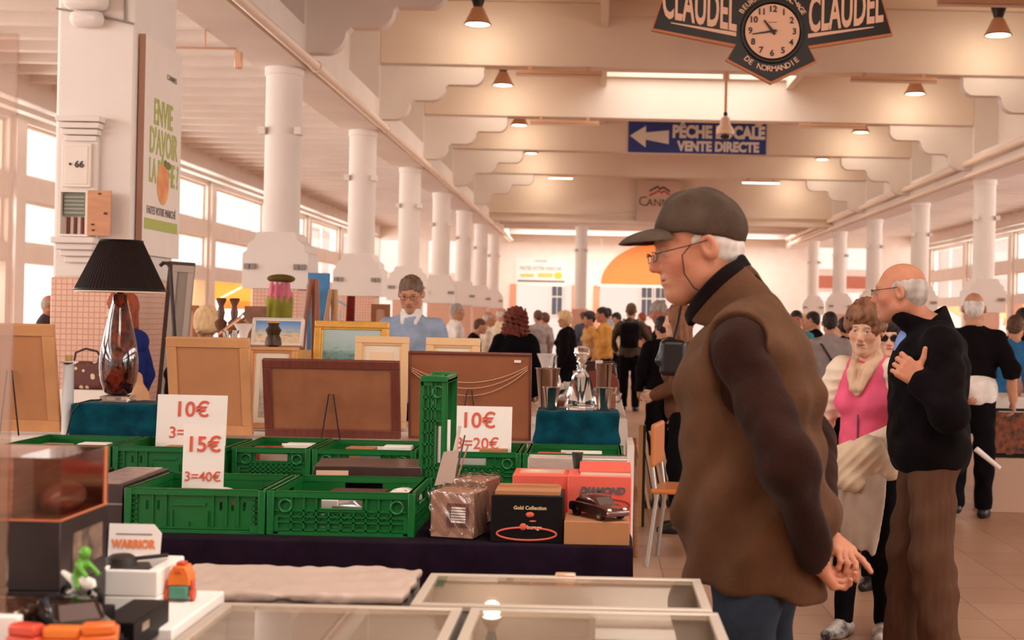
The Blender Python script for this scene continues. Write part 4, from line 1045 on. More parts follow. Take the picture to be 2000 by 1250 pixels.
# ---- things in the crates
def toy_car(name, label, loc, rz, L, m, group=None, lights=True):
    o = thing(name, label, 'toy car', loc, rz, group); s = L/.24
    def sec(prof, w0, nm, mm):
        b = MB(); vs = []; n = len(prof)
        for k, (yy, sc) in enumerate(((-1, .86), (-.82, 1), (.82, 1), (1, .86))):
            for x, z in prof: vs.append((x*s, yy*w0*s, (z-.03)*sc*s+.03*s if sc < 1 else z*s))
        fs = [tuple(range(n)), tuple(range(4*n-1, 3*n-1, -1))]
        for k in range(3):
            for i in range(n): fs.append((k*n+i, (k+1)*n+i, (k+1)*n+(i+1) % n, k*n+(i+1) % n))
        b.add(vs, fs); return b.build(nm, mm, o, smooth=50)
    sec([(-.118, .016), (.116, .016), (.12, .03), (.112, .044), (.06, .052), (-.09, .055), (-.116, .05), (-.12, .034)], .05, 'body', m)
    sec([(-.095, .053), (.055, .05), (.02, .076), (-.005, .082), (-.04, .082), (-.07, .074)], .043, 'cabin', m)
    g = MB()
    for sy in (-1, 1): g.add([(x*s, sy*.0425*s, z*s) for x, z in ((-.08, .056), (.04, .055), (.013, .075), (-.06, .076))], [(0, 1, 2, 3) if sy < 0 else (3, 2, 1, 0)])
    g.add([(.0535*s, -.034*s, .0525*s), (.0535*s, .034*s, .0525*s), (.0225*s, .03*s, .0755*s), (.0225*s, -.03*s, .0755*s)], [(0, 1, 2, 3)])
    g.build('window', mat('tinted_glass', (96, 80, 76), .1), o)
    for sx in (-.075, .072):
        for sy in (-1, 1):
            w = MB().cyl((sx*s, sy*.036*s, .02*s), (sx*s, sy*.052*s, .02*s), .02*s, n=18).build('wheel', M_BLACK, o)
            MB().cyl((sx*s, sy*.0515*s, .02*s), (sx*s, sy*.0535*s, .02*s), .012*s, n=12).build('hubcap', M_SILVER, w)
    if lights:
        for sy in (-1, 1): MB().ell((.112*s, sy*.034*s, .04*s), (.008*s, .01*s, .006*s), 10, 6).build('headlight', M_WHITE, o)
    return o
M_CARSIL = mat('silver_car_paint', (206, 200, 196), .2, .6, coat=.5); M_CARBRZ = mat('bronze_car_paint', (92, 52, 44), .15, .5, coat=1.0); M_CARCRM = mat('cream_car_paint', (226, 214, 196), .25, coat=.5); M_CARRED = mat('red_car_paint', (180, 60, 48), .25, coat=.5)
x, y, w, d = CR['C2']
toy_car('toy_car', 'silver model car behind the handle hole of the lattice crate', (x+.02, y-.12, TA+.05), -.15, .19, M_CARSIL); toy_car('toy_car', 'pale model car at the right end of the lattice crate', (x+.16, y+.02, TA+.085), 2.9, .15, M_CARCRM)
def small_box(label, loc, dim, m, rz=0, name='small_box', group=None):
    o = MB().box(-dim[0]/2, dim[0]/2, -dim[1]/2, dim[1]/2, 0, dim[2]).build(name, m, None, loc, rz, bevel=.004); return tag(o, label, 'box', group)
small_box('dark red box lying at the back of the lattice crate', (x+.0, y+.12, TA+.012), (.2, .1, .1), mat('maroon_carton', (96, 52, 46), .5)); small_box('pale box left of the silver model car in the lattice crate', (x-.06, y-.1, TA+.012), (.07, .1, .1), M_PAPER)
x, y, w, d = CR['C1']
for i, (dx, dy, mm, lb) in enumerate(((-.08, -.05, M_CARSIL, 'grey'), (.09, -.08, M_CARRED, 'red'), (.02, .08, M_CARCRM, 'cream'))):
    toy_car('toy_car', '%s model car lying in the solid walled crate' % lb, (x+dx, y+dy, TA+.07), .4*i, .14, mm)
fills = {'D0': ((-.1, 0, M_CARD, 'brown'), (.08, .0, M_PAPER, 'white')), 'D1': ((-.03, .02, M_CARD, 'brown'), (.14, -.1, M_PAPER, 'white')), 'D2': ((0, -.15, mat('peach_carton', (226, 180, 160), .6), 'peach'), (.05, .1, M_PAPER, 'white'), (-.075, 0., M_CARRED, 'red')),
         'D3': ((-.07, .1, M_CARD, 'brown'), (.1, .12, M_PAPER, 'white'), (.03, -.12, mat('grey_carton', (150, 140, 132), .6), 'grey')), 'D4': ((.0, -.12, M_PAPER, 'white'), (.08, .1, M_CARD, 'brown')), 'D5': ((-.11, 0, mat('coral_carton', (226, 96, 78), .55), 'coral'), (.06, .03, M_PAPER, 'white'), (.0, -.13, M_CARD, 'brown'))}
where = {'D0': 'leftmost rear crate', 'D1': 'rear crate behind the tall price card', 'D2': 'narrow rear crate', 'D3': 'rear crate behind the flat black box', 'D4': 'rear crate by the ten euro card', 'D5': 'right end rear crate'}
for k, items in fills.items():
    x, y, w, d = CR[k]
    for i, (dx, dy, mm, cn) in enumerate(items): small_box('%s box standing in the %s' % (cn, where[k]), (x+dx, y+dy, TA+.012), (.13, .09, .118+.008*(i % 2)), mm, .1*(i-1))
# cards inside the upright crate
for i, (dx, cc, cn) in enumerate(((-.005, (226, 206, 190), 'pale'), (.02, (150, 120, 90), 'brown'), (.043, (214, 196, 186), 'grey'))):
    small_box('%s cardboard sheet standing inside the upright green crate' % cn, (so.location.x+.02+dx, 5.33, TA+.03), (.010, .2, .4-.03*i), mat('sheet_'+cn, cc, .7), name='cardboard_sheet')
# ---- price cards
def price(label, px0, px1, pyt, pyb, Y, l1, l2, s1, s2, tilt=.1):
    x0, zt = at(px0, pyt, Y); x1, _ = at(px1, pyt, Y); zb = Z_((px0+px1)/2, pyb, Y); w = x1-x0; h = zt-zb
    o = thing('price_card', label, 'price sign', ((x0+x1)/2, Y, zb)); o.rotation_euler = (-tilt, 0, 0)
    MB().box(-w/2, w/2, 0, .003, 0, h).build('card', M_PAPER, o)
    text('lettering', l1, s1*h, M_REDPRINT, o, (.0, -.003, h*(.74)), bold=.0012, depth=.0008); text('lettering', l2, s2*h, M_REDPRINT, o, (0, -.003, h*.34), bold=.0002, depth=.0008)
    return o
price('ten euro card partly behind the fifteen euro card', 305, 442, 770, 885, 6.25, '10€', '3=20€', .37, .28); price('fifteen euro card standing tall in the front crate', 357, 438, 828, 985, 4.85, '15€', '3=40€', .27, .17, .05); price('ten euro card right of the upright green crate', 868, 1000, 792, 905, 6.3, '10€', '3=20€', .38, .28, .12)
# ---- boxes in front on the velvet
def carton(name, label, px0, px1, pyt, pyb, Y, d, m, rz=0, z=TA, h=None, bevel=.003):
    x0 = X_(px0, pyb, Y); x1 = X_(px1, pyb, Y); hh = h if h else (pyb-pyt)/FPX*Y
    o = thing(name, label, 'box', ((x0+x1)/2, Y+d/2, z), rz); w = x1-x0
    MB().box(-w/2, w/2, -d/2, d/2, 0, hh).build('carton', m, o, bevel=bevel); return o, w, hh, d
M_CORAL = mat('coral_carton', (226, 96, 78), .55)
o, w, h, d = carton('gift_box', 'black box with red ring logo and carton showing on top', 957, 1099, 972, 1064, 4.52, .2, M_BOXBLK)
MB().box(-w/2+.012, w/2-.012, -d/2+.02, d/2-.01, h-.002, h+.012).build('lid', M_CARD, o); MB().box(-w/2+.02, w/2-.02, d/2-.08, d/2-.05, h+.01, h+.022).build('flap', M_CARD, o)
text('lettering', 'Gold Collection', .017, mat('gold_print', (206, 176, 130), .5), o, (.01, -d/2-.002, h*.74), bold=.0006, depth=.0005); MB().ell((.01, -d/2-.001, h*.6), (.014, .003, .009)).build('logo', M_REDPRINT, o)
MB().ell((.02, -d/2-.001, h*.46), (.012, .003, .003)).build('mark', M_REDPRINT, o); MB().ell((-.012, -d/2-.001, h*.34), (.012, .004, .012)).build('logo_disc', M_REDPRINT, o); text('lettering', 'burago', .018, M_CREAM, o, (.026, -d/2-.003, h*.33), bold=.0006, depth=.0005)
MB().tube([(.1*math.cos(a)*1.0, -d/2-.001, h*.19+.021*math.sin(a)) for a in np.linspace(0, 2*PI, 36)[:-1]], .0035, 6, closed=True).build('ring', M_REDPRINT, o)
o, w, h, d = carton('gift_box', 'coral box with a window in its top behind the black box', 1000, 1112, 930, 985, 4.88, .22, M_CORAL, h=.185)
MB().box(-w/2+.03, w/2-.03, -d/2+.05, d/2-.06, h-.001, h+.003).build('window', mat('box_window', (196, 164, 136), .25), o); MB().holes(-w/2+.022, w/2-.022, -d/2+.042, d/2-.052, 0, .004, [(-w/2+.03, w/2-.03, -d/2+.05, d/2-.06)], Matrix(((1, 0, 0, 0), (0, 0, 1, 0), (0, 1, 0, h), (0, 0, 0, 1)))).build('window_frame', mat('coral_edge', (236, 140, 110), .5), o)
o, w, h, d = carton('gift_box', 'coral box with grey lettering and a car outline', 1106, 1231, 952, 1062, 4.76, .22, M_CORAL, h=.2)
MB().box(-w/2+.045, w/2-.004, -d/2+.004, d/2-.01, h, h+.004).build('lid', mat('pale_lining', (216, 176, 150), .6), o); MB().add([(-w/2+.04, -.03, h+.004), (w/2, -.03, h+.006), (w/2, d/2, h+.025), (-w/2+.04, d/2, h+.025), (-w/2+.04, -.03, h+.007), (w/2, -.03, h+.009), (w/2, d/2, h+.028), (-w/2+.04, d/2, h+.028)], [(3, 2, 1, 0), (4, 5, 6, 7), (0, 1, 5, 4), (1, 2, 6, 5), (2, 3, 7, 6), (3, 0, 4, 7)]).build('flap', M_CORAL, o)
text('lettering', 'DIAMOND', .033, mat('grey_blue_print', (84, 92, 96), .5), o, (.01, -d/2-.002, h*.74), bold=.0015, depth=.0006, shear=.25)
MB().tube([(.02+.088*math.cos(a), -d/2-.001, h*.5+.02*math.sin(a)) for a in np.linspace(0, 2*PI, 30)[:-1]], .0022, 5, closed=True).build('outline', mat('dark_red_print', (140, 58, 48), .5), o)
o, w, h, d = carton('plinth_box', 'low brown carton under the bronze model car', 1101, 1229, 1022, 1068, 4.5, .2, M_CARD)
toy_car('toy_car', 'bronze model car parked on the low brown carton', (o.location.x+.005, o.location.y-.0, TA+h+.001), -.95, .225, M_CARBRZ)
# long silver wrapped package and small glass behind the coral boxes
o, w, h, d = carton('wrapped_package', 'long silver wrapped package behind the coral boxes', 1030, 1226, 905, 940, 5.25, .12, mat('silver_wrap', (196, 178, 166), .3, .3, bump=.6, bscale=25), h=.21)
MB().box(w*.02, w/2+.004, -d/2-.004, -d/2, h*.62, h*.78).build('label_strip', M_PAPER, o)
b = MB().lathe([(.012, 0), (.022, .07)], 14); q = b.build('shot_glass', mat('green_glass', (38, 56, 48), .1), None, (X_(1128, 930, 5.15), 5.15, TA+.16)); tag(q, 'small dark green glass on top of the coral boxes', 'glass')
q.location = (X_(1128, 930, 5.15), 5.02, TA+.187)
small_box('small black carton wedged between the two coral boxes', (X_(1128, 930, 5.15), 5.02, TA), (.07, .07, .186), M_BOXBLK)
# plastic bagged boxes
def bagged(label, px0, px1, pyt, pyb, Y, d, rz, pic):
    x0, x1 = X_(px0, pyb, Y), X_(px1, pyb, Y); w = x1-x0; h = (pyb-pyt)/FPX*Y
    o = thing('bagged_box', label, 'box', ((x0+x1)/2, Y+d/2, TA), rz)
    MB().box(-w/2+.008, w/2-.008, -d/2+.008, d/2-.008, .004, h-.01).build('carton', mat('dusty_carton', (176, 132, 112), .6, var=.12, vscale=18), o, bevel=.004)
    if pic:
        MB().box(-w*.1, w*.36, -d/2+.004, -d/2+.008, h*.25, h*.72).build('picture', mat('maroon_print', (112, 68, 58), .5), o)
        m = MB()
        for i in range(6): m.box(0, w*.3, -d/2+.001, -d/2+.005, h*(.34+i*.055), h*(.34+i*.055)+.006)
        m.build('grille_print', M_PAPER, o)
    S = Soft(); S.u(f_box((0, 0, h/2+.006), (w/2, d/2, h/2-.006), .012)); S.disp = waves([((1, .2, .5), .05, 1), ((.3, 1, .6), .04, 1), ((1, 1, 1), .03, .7)], .0035, 3); S.dm = .01
    S.build('plastic_bag', .007, M_FILM, o); return o
bagged('plastic bagged box with a radiator grille picture at the table front', 842, 940, 962, 1060, 4.55, .16, -.25, True); bagged('plastic bagged box behind the grille picture box', 885, 962, 918, 1010, 4.86, .2, -.25, False)
b = MB().add([(0, 0, 0), (.07, 0, .015), (.085, 0, .13), (.03, 0, .12), (0, .004, 0), (.07, .004, .015), (.085, .004, .13), (.03, .004, .12)], [(0, 1, 2, 3), (7, 6, 5, 4), (0, 4, 5, 1), (1, 5, 6, 2), (2, 6, 7, 3), (3, 7, 4, 0)])
q = b.build('folded_card', mat('grey_pink_card', (188, 160, 144), .6), None, (X_(846, 980, 4.75), 4.775, TA+.152), .0); tag(q, 'folded pinkish card leaning above the bagged boxes', 'card')
for i, (px0, py0, px1, py1, lb) in enumerate(((878, 900, 898, 832, 'broad grey'), (887, 940, 908, 850, 'dark'), (890, 935, 915, 868, 'thin brown'))):
    a, b_ = at(px0, py0, 4.95), at(px1, py1, 4.98)
    q = MB().cyl((a[0], 4.95, TA+.14), (b_[0], 4.98, b_[1]), .011 if i == 0 else .004, .006 if i == 0 else .003, 8).build('paper_knife', mat('knife_'+lb.replace(' ', '_'), ((196, 170, 156), (74, 56, 48), (150, 110, 84))[i], .4)); tag(q, '%s handle sticking up behind the bagged boxes' % lb, 'utensil')
# flat black boxes
o, w, h, d = carton('flat_box', 'flat dark box lying askew behind the lattice crate', 606, 815, 910, 936, 5.12, .3, mat('dark_box', (66, 46, 42), .25, var=.1), .1, z=TA+.13, h=.045)
MB().box(-w/2+.01, -w/2+.13, -d/2-.003, -d/2, .012, .03).build('label', M_CREAM, o); small_box('black carton under the flat dark box', (o.location.x, 5.32, TA), (.42, .28, .128), M_BOXBLK)
o, w, h, d = carton('tray_box', 'dark wrapped tray left of the solid green crate', 140, 238, 930, 1045, 4.6, .5, mat('dark_tray', (62, 46, 44), .35), h=.155)
MB().box(-w/2+.02, w/2-.02, -d/2+.03, d/2-.02, h-.002, h+.006).build('film', mat('glossy_film', (176, 150, 138), .15, bump=.5, bscale=20), o); MB().box(-w/2, w/2, -d/2-.002, -d/2, h*.55, h*.6).build('seam', M_INK, o)
small_box('second dark carton left of the wrapped tray', (o.location.x-.27, 4.9, TA), (.26, .5, .15), M_BOXBLK)
# ---- teal velvet plinths
def plinth(label, px0, px1, pyt, Y, d, lean):
    x0, z = at(px0, pyt, Y); x1, _ = at(px1, pyt, Y); w = (x1-x0)/2
    S = Soft(); S.u(f_box(((x0+x1)/2, Y+d/2, (z+TB+.018)/2), (w, d/2, (z-TB-.018)/2), .012)); S.disp = waves([((1, 0, .3), .12, 1), ((1, .5, .0), .07, .5)], .002, 4); S.dm = .006
    S.u(f_cone((x0+.02, Y+.005, TB+.038), (x1-.02, Y+.005, TB+.038), .02, .02), .05)
    me = S.mesh('velvet_plinth', .012, M_TEAL)
    o = bpy.data.objects.new('velvet_plinth', me); C.objects.link(o); return tag(o, label, 'display plinth'), z
p1, ZP1 = plinth('teal velvet covered box under the tall lamp', 137, 305, 787, 6.98, .34, 0); p2, ZP2 = plinth('teal velvet covered box under the crystal decanter', 1046, 1210, 803, 6.98, .34, 0)
# ---- lamp
x = X_(228, 780, 7.12)
lm = thing('table_lamp', 'tall table lamp with black pleated shade and dark red glass body', 'lamp', (x, 7.14, ZP1+.002))
k = 7.12/FPX
MB().lathe([(38*k, 0), (38*k, 10*k), (36*k, 12*k)], 4, Matrix.Rotation(PI/4, 4, 'Z')).build('base', mat('lamp_base_glass', (230, 214, 200), .06, trans=.8), lm, bevel=.004)
prof = [(14, 12), (26, 18), (34, 40), (37, 65), (36.5, 85), (33, 110), (27, 140), (20, 172), (14.5, 196), (12.5, 208), (10, 211)]
def lampglass(nt, b):
    tc = nt.nodes.new('ShaderNodeTexCoord'); w = nt.nodes.new('ShaderNodeTexNoise'); w.inputs['Scale'].default_value = 9; w.inputs['Distortion'].default_value = 2.5
    r = nt.nodes.new('ShaderNodeValToRGB'); r.color_ramp.elements[0].position = .38; r.color_ramp.elements[1].position = .72; r.color_ramp.elements[0].color = (*lin((38, 14, 12)), 1); r.color_ramp.elements[1].color = (*lin((136, 50, 28)), 1)
    nt.links.new(tc.outputs['Object'], w.inputs['Vector']); nt.links.new(w.outputs['Fac'], r.inputs[0]); nt.links.new(r.outputs[0], b.inputs['Base Color']); b.inputs['Roughness'].default_value = .06; b.inputs['Coat Weight'].default_value = 1; b.inputs['Coat Roughness'].default_value = .02
MB().lathe([(r_*k, z*k) for r_, z in prof], 40).build('glass_body', node_mat('swirled_red_glass', lampglass), lm, smooth=60)
MB().lathe([(6*k, 211*k), (9*k, 214*k), (4*k, 217*k), (7*k, 221*k), (4*k, 226*k), (3*k, 300*k)], 16).build('neck', M_CHROME, lm)
n = 144; vs = []; b = MB(); rings = ((84, 219), (83, 221), (50, 308), (38.5, 314))
for r_, z in ((85, 218), (39.5, 314)):
    for i in range(n): rr = (r_+(.9 if i % 2 else -.4))*k; a = 2*PI*i/n; vs.append((rr*math.cos(a), rr*math.sin(a), z*k))
b.add(vs, [(i, (i+1) % n, n+(i+1) % n, n+i) for i in range(n)])
b.build('lamp_shade', mat('black_pleated_silk', (34, 22, 18), .7, spec=.15), lm, smooth=0)
MB().lathe([(85*k, 213*k), (84*k, 219*k), (38.5*k, 313*k)], 48, cap=False).build('shade_lining', mat('cream_lining', (236, 206, 178), .7), lm)
for r_, z in ((85.5, 218), (40, 314)): MB().tube([(r_*k*math.cos(a), r_*k*math.sin(a), z*k) for a in np.linspace(0, 2*PI, 60)[:-1]], .006, 6, closed=True).build('shade_trim', M_BLACK, lm)
MB().tube([(-.06, -.07, .012), (-.1, -.12, .012), (-.14, -.165, .0), (-.17, -.185, -.05), (-.185, -.19, -.13), (-.19, -.2, -.165)], .004, 6).build('cord', M_BLACK, lm)
# ---- glassware
def cyl_thing(name, label, cat, m, prof, loc, n=20, group=None, sq=None, cap=True, smooth=50):
    o = MB().lathe(prof, n, cap=cap, sq=sq).build(name, m, None, loc, smooth=smooth); return tag(o, label, cat, group)
def vessel(prof_out, t, zb):
    """closed thick-walled profile: outside up, inside down"""
    return prof_out+[(max(.001, r-t), z) for r, z in reversed(prof_out) if z > zb]+[(.0005, zb)]
x = X_(1134, 800, 7.15); dcn = thing('decanter', 'square cut crystal decanter with stopper on the right teal box', 'decanter', (x, 7.15, ZP2+.003), .3)
po = [(.001, 0), (.088, 0), (.09, .012), (.05, .17), (.03, .205), (.024, .22), (.03, .235)]
MB().lathe(vessel(po, .014, .03), 8, Matrix.Rotation(PI/8, 4, 'Z'), cap=False).build('body', M_GLASS, dcn, smooth=20)
MB().lathe([(.014, .2), (.018, .24), (.03, .26), (.044, .3), (.04, .325), (.02, .335)], 8).build('stopper', M_GLASS, dcn, smooth=20)
def beaker(label, px, pyt, pyb, wt, Y, z=None, group='silver beakers around the decanter'):
    x, zt = at(px, pyt, Y); zb = z if z is not None else Z_(px, pyb, Y); h = zt-zb; r = wt/2/FPX*Y
    return cyl_thing('silver_beaker', label, 'cup', M_SILVER, vessel([(.001, 0), (r*.6, 0), (r*.95, h-.006), (r*1.05, h)], .003, .01), (x, Y, zb), 24, group, cap=False)
beaker('silver beaker left of the decanter on the teal box', 1077, 756, 800, 35, 7.12, ZP2+.003); beaker('silver beaker right of the decanter on the teal box', 1181, 757, 800, 35, 7.12, ZP2+.003)
beaker('larger silver beaker on the glassware table left of the decanter', 1070, 719, 760, 48, 9.6, .792); beaker('larger silver beaker on the glassware table right of the decanter', 1180, 710, 760, 34, 9.7, .792)
gl = MB().lathe(vessel([(.001, 0), (.03, 0), (.028, .004), (.006, .01), (.005, .07), (.03, .1), (.04, .15)], .003, .08), 16, cap=False).build('wine_glass', M_GLASS, None, (0, 0, 0), smooth=50)
spots = [(-.40, 10.75), (-.14, 10.12), (-.2, 9.75), (-.1, 9.9), (.14, 9.8), (.1, 9.95), (-.38, 10.4), (-.18, 10.3), (-.04, 10.5), (.12, 10.6), (-.38, 11.2), (-.25, 11.4), (-.08, 11.6)]
for i, (sx, sy) in enumerate(spots):
    o = gl if i == 0 else gl.copy()
    if i: C.objects.link(o)
    o.location = (sx, sy, .782); tag(o, 'stemmed clear glass among the glassware on the long table', 'glass', 'stemmed glasses on the long table')
bw = [(.001, 0), (.04, 0), (.05, .01), (.1, .08), (.105, .085)]
for i, (sx, sy, lb) in enumerate(((-.33, 10.05, 'left'), (.02, 10.1, 'right'))): cyl_thing('crystal_bowl', 'cut crystal bowl behind the decanter, %s one of two' % lb, 'bowl', M_GLASS, vessel(bw, .006, .02), (sx, sy, .86), 14, 'crystal bowls behind the decanter', cap=False, smooth=20)
for i, (sx, sy, lb) in enumerate(((-.33, 10.05, 'left'), (.02, 10.1, 'right'))): small_box('low wooden stand under the %s crystal bowl' % lb, (sx, sy, .782), (.2, .2, .077), M_WOOD, name='stand')
cyl_thing('carafe', 'tall clear carafe behind the puffer jacket woman', 'carafe', M_GLASS, vessel([(.001, 0), (.07, 0), (.09, .06), (.07, .16), (.035, .24), (.035, .34), (.045, .36)], .005, .02), (X_(1080, 700, 11.6), 11.6, .782), 20, cap=False)
cyl_thing('trumpet_vase', 'white footed glass vase behind the puffer jacket woman', 'vase', mat('opal_glass', (236, 222, 214), .25), vessel([(.001, 0), (.05, 0), (.015, .03), (.02, .12), (.05, .26), (.09, .36)], .004, .03), (X_(1068, 690, 12.2), 12.2, .782), 20, cap=False)
cyl_thing('turquoise_goblet', 'small turquoise glass on the long table', 'glass', mat('turquoise_glass', (70, 178, 182), .2), [(.02, 0), (.006, .02), (.006, .05), (.03, .08), (.034, .12)], (X_(1072, 700, 10.9), 10.9, .782), 14)
cyl_thing('brown_jar', 'reddish brown jar on the long table', 'jar', mat('brown_glaze', (140, 62, 44), .3), [(.05, 0), (.06, .05), (.06, .1), (.05, .12)], (X_(1076, 718, 9.9), 9.9, .782), 16)
# rounded brown leather case and its dark contents
bx = X_(1170, 720, 10.9); o = thing('leather_case', 'rounded reddish brown leather case at the aisle end of the glassware', 'case', (bx, 11.2, .782))
MB().prism([(-.17, 0), (.17, 0)]+[(.17*math.cos(a), .15+.11*math.sin(a)) for a in np.linspace(0, PI, 14)], -.1, .1).build('body', mat('red_brown_leather', (126, 58, 40), .4), o, bevel=.01)
MB().prism([(-.15, .2), (.15, .2), (.13, .33), (-.13, .33)], .11, .2).build('back', mat('dark_leather', (70, 36, 30), .4), o, bevel=.01); MB().box(-.03, .03, -.005, .1, .27, .34).build('label', M_PAPER, o)
small_box('brown wooden box below the crystal bowls', (-.02, 9.55, .782), (.3, .16, .16), M_WOOD)
small_box('white folded linen at the front of the long table', (-.22, 9.5, .782), (.1, .1, .06), M_LINEN, name='linen')
# ---- picture backs leaning toward the viewer
def picback(label, px0, px1, pyt, pyb, Y, rz=0, fw=.045, mf=M_WOOD, mb=M_CARD, tilt=.22, strut=True, wires=False, z=TB):
    xm, zt = at((px0+px1)/2, pyt, Y); w = (px1-px0)/FPX*Y; h = (zt-z)/math.cos(tilt)
    o = thing('framed_picture', label, 'picture', (xm, Y+.1, z+.022), rz); o.rotation_euler = (tilt, 0, rz)
    MB().holes(-w/2, w/2, 0, h, -.012, .022, [(-w/2+fw, w/2-fw, fw, h-fw)]).build('frame', mf, o, bevel=.003); MB().box(-w/2+fw-.008, w/2-fw+.008, -.004, .006, fw-.008, h-fw+.008).build('backing', mb, o)
    if strut: MB().tube([(-.05, -.11*h-.02, .0), (-.012, -.02, h*.58), (.012, -.02, h*.58), (.05, -.11*h-.02, .0)], .004, 6).build('wire_stand', M_IRON, o)
    if wires:
        for a, bz, c_ in ((.82, .6, .86), (.8, .52, .84), (.78, .42, .82)): MB().tube([(-w/2+.02+(w-.04)*t, -.016, h*(a*(1-t)+c_*t)-4*t*(1-t)*h*(a-bz)*.8) for t in np.linspace(0, 1, 14)], .0018, 5).build('string', M_CREAM, o)
        MB().box(w/2-.09, w/2-.055, -.014, -.011, h*.9, h*.93).build('sticker', M_PAPER, o)
    return o
M_KRAFT = mat('kraft_board', (190, 128, 84), .8, var=.05, vscale=5); M_HARDB = mat('hardboard', (152, 94, 60), .7, var=.1, vscale=9); M_DARKF = mat('dark_frame_wood', (112, 54, 42), .45, var=.15, vscale=8, stretch=(8, 1, 1)); M_PINE = mat('pine_frame', (206, 146, 96), .5, var=.1, vscale=5)
picback('back of a picture at the far left edge on a wire stand', -70, 108, 641, 850, 6.98, 0, .06, M_PINE, M_KRAFT); picback('back of a tall cardboard backed picture behind the ten euro card', 326, 488, 668, 860, 7.0, 0, .05, M_PINE, M_KRAFT, strut=False)
picback('back of a dark framed picture in the middle on a wire stand', 512, 780, 712, 862, 6.97, 0, .045, M_DARKF, M_HARDB, .24); picback('back of a plain brown picture hung with slack strings', 796, 1038, 697, 862, 7.02, 0, .012, M_DARKF, mat('brown_board', (150, 88, 54), .7, var=.06, vscale=5), .16, True, True)
# ---- pictures facing the viewer
def painting(nm, sky, low, dark, sc):
    def bld(nt, b):
        tc = nt.nodes.new('ShaderNodeTexCoord'); sp = nt.nodes.new('ShaderNodeSeparateXYZ'); nt.links.new(tc.outputs['Generated'], sp.inputs[0])
        r = nt.nodes.new('ShaderNodeValToRGB'); r.color_ramp.elements[0].color = (*lin(low), 1); r.color_ramp.elements[1].color = (*lin(sky), 1); r.color_ramp.elements[0].position = .4; r.color_ramp.elements[1].position = .85
        e = r.color_ramp.elements.new(.52); e.color = (*lin(tuple((a+c)//2+18 for a, c in zip(sky, low))), 1)
        n = nt.nodes.new('ShaderNodeTexNoise'); n.inputs['Scale'].default_value = sc; n.inputs['Detail'].default_value = 8; n.inputs['Roughness'].default_value = .7
        mp = nt.nodes.new('ShaderNodeMapping'); mp.inputs['Scale'].default_value = (1, 1, 2.4); nt.links.new(tc.outputs['Generated'], mp.inputs[0]); nt.links.new(mp.outputs[0], n.inputs['Vector'])
        r2 = nt.nodes.new('ShaderNodeValToRGB'); r2.color_ramp.elements[0].position = .36; r2.color_ramp.elements[1].position = .5; r2.color_ramp.elements[0].color = (1, 1, 1, 1); r2.color_ramp.elements[1].color = (0, 0, 0, 1)
        band = nt.nodes.new('ShaderNodeValToRGB'); band.color_ramp.elements[0].position = .3; band.color_ramp.elements[0].color = (.8, .8, .8, 1); band.color_ramp.elements[1].position = .75; band.color_ramp.elements[1].color = (0, 0, 0, 1)
        ml = nt.nodes.new('ShaderNodeMath'); ml.operation = 'MULTIPLY'; mx = nt.nodes.new('ShaderNodeMix'); mx.data_type = 'RGBA'
        nt.links.new(sp.outputs[2], r.inputs[0]); nt.links.new(sp.outputs[2], band.inputs[0]); nt.links.new(n.outputs['Fac'], r2.inputs[0]); nt.links.new(r2.outputs[0], ml.inputs[0]); nt.links.new(band.outputs[0], ml.inputs[1])
        nt.links.new(ml.outputs[0], mx.inputs[0]); nt.links.new(r.outputs[0], mx.inputs[6]); mx.inputs[7].default_value = (*lin(dark), 1); nt.links.new(mx.outputs[2], b.inputs['Base Color']); b.inputs['Roughness'].default_value = .5
    return node_mat(nm, bld)
def picture(label, px0, px1, pyt, pyb, Y, art, fw=.05, mf=M_GOLD, mw=.05, tilt=-.15, z=TB, rz=0):
    xm, zt = at((px0+px1)/2, pyt, Y); w = (px1-px0)/FPX*Y; h = (zt-z)/math.cos(tilt)
    o = thing('framed_picture', label, 'picture', (xm, Y, z+.014), rz); o.rotation_euler = (tilt, 0, rz)
    MB().holes(-w/2, w/2, 0, h, -.025, .02, [(-w/2+fw, w/2-fw, fw, h-fw)]).holes(-w/2+fw*.6, w/2-fw*.6, fw*.6, h-fw*.6, -.015, .01, [(-w/2+fw+.012, w/2-fw-.012, fw+.012, h-fw-.012)]).build('frame', mf, o, bevel=.004)
    if mw: MB().box(-w/2+fw, w/2-fw, -.004, .006, fw, h-fw).build('mount', M_MAT, o)
    MB().box(-w/2+fw+mw, w/2-fw-mw, -.008, .004, fw+mw, h-fw-mw).build('print', art, o); return o
picture('gold framed grey seascape behind the blue shirted man\'s table edge', 613, 758, 633, 770, 8.2, painting('seascape', (176, 196, 194), (120, 160, 152), (66, 76, 74), 7), .04, M_GOLD, .012, z=1.06)
small_box('wooden box under the gold framed seascape', (X_(686, 760, 8.2), 8.22, TB+.002), (.44, .24, .256), M_WOOD, name='display_box')
q = picture('pale peach print of a fan in a light wood frame', 691, 796, 663, 800, 7.75, mat('peach_paper', (240, 206, 170), .8), .04, mat('light_oak', (232, 190, 140), .5), .05)
w_ = .13; MB().prism([(-w_, .27)]+[(w_*math.cos(a), .27+.09*math.sin(a)) for a in np.linspace(PI, 0, 14)], -.0095, -.0075).build('fan_print', mat('fan_print', (206, 140, 104), .8), q)
picture('pale framed print to the right of the blue shirted man', 830, 936, 666, 800, 7.8, painting('lined_print', (240, 226, 204), (234, 214, 190), (214, 186, 160), 5), .045, mat('light_oak', (232, 190, 140), .5), .05)
picture('small etching in a pine frame below the blue painting', 484, 572, 684, 800, 7.6, painting('etching', (222, 206, 182), (188, 172, 150), (110, 98, 86), 9), .02, M_PINE, .045)
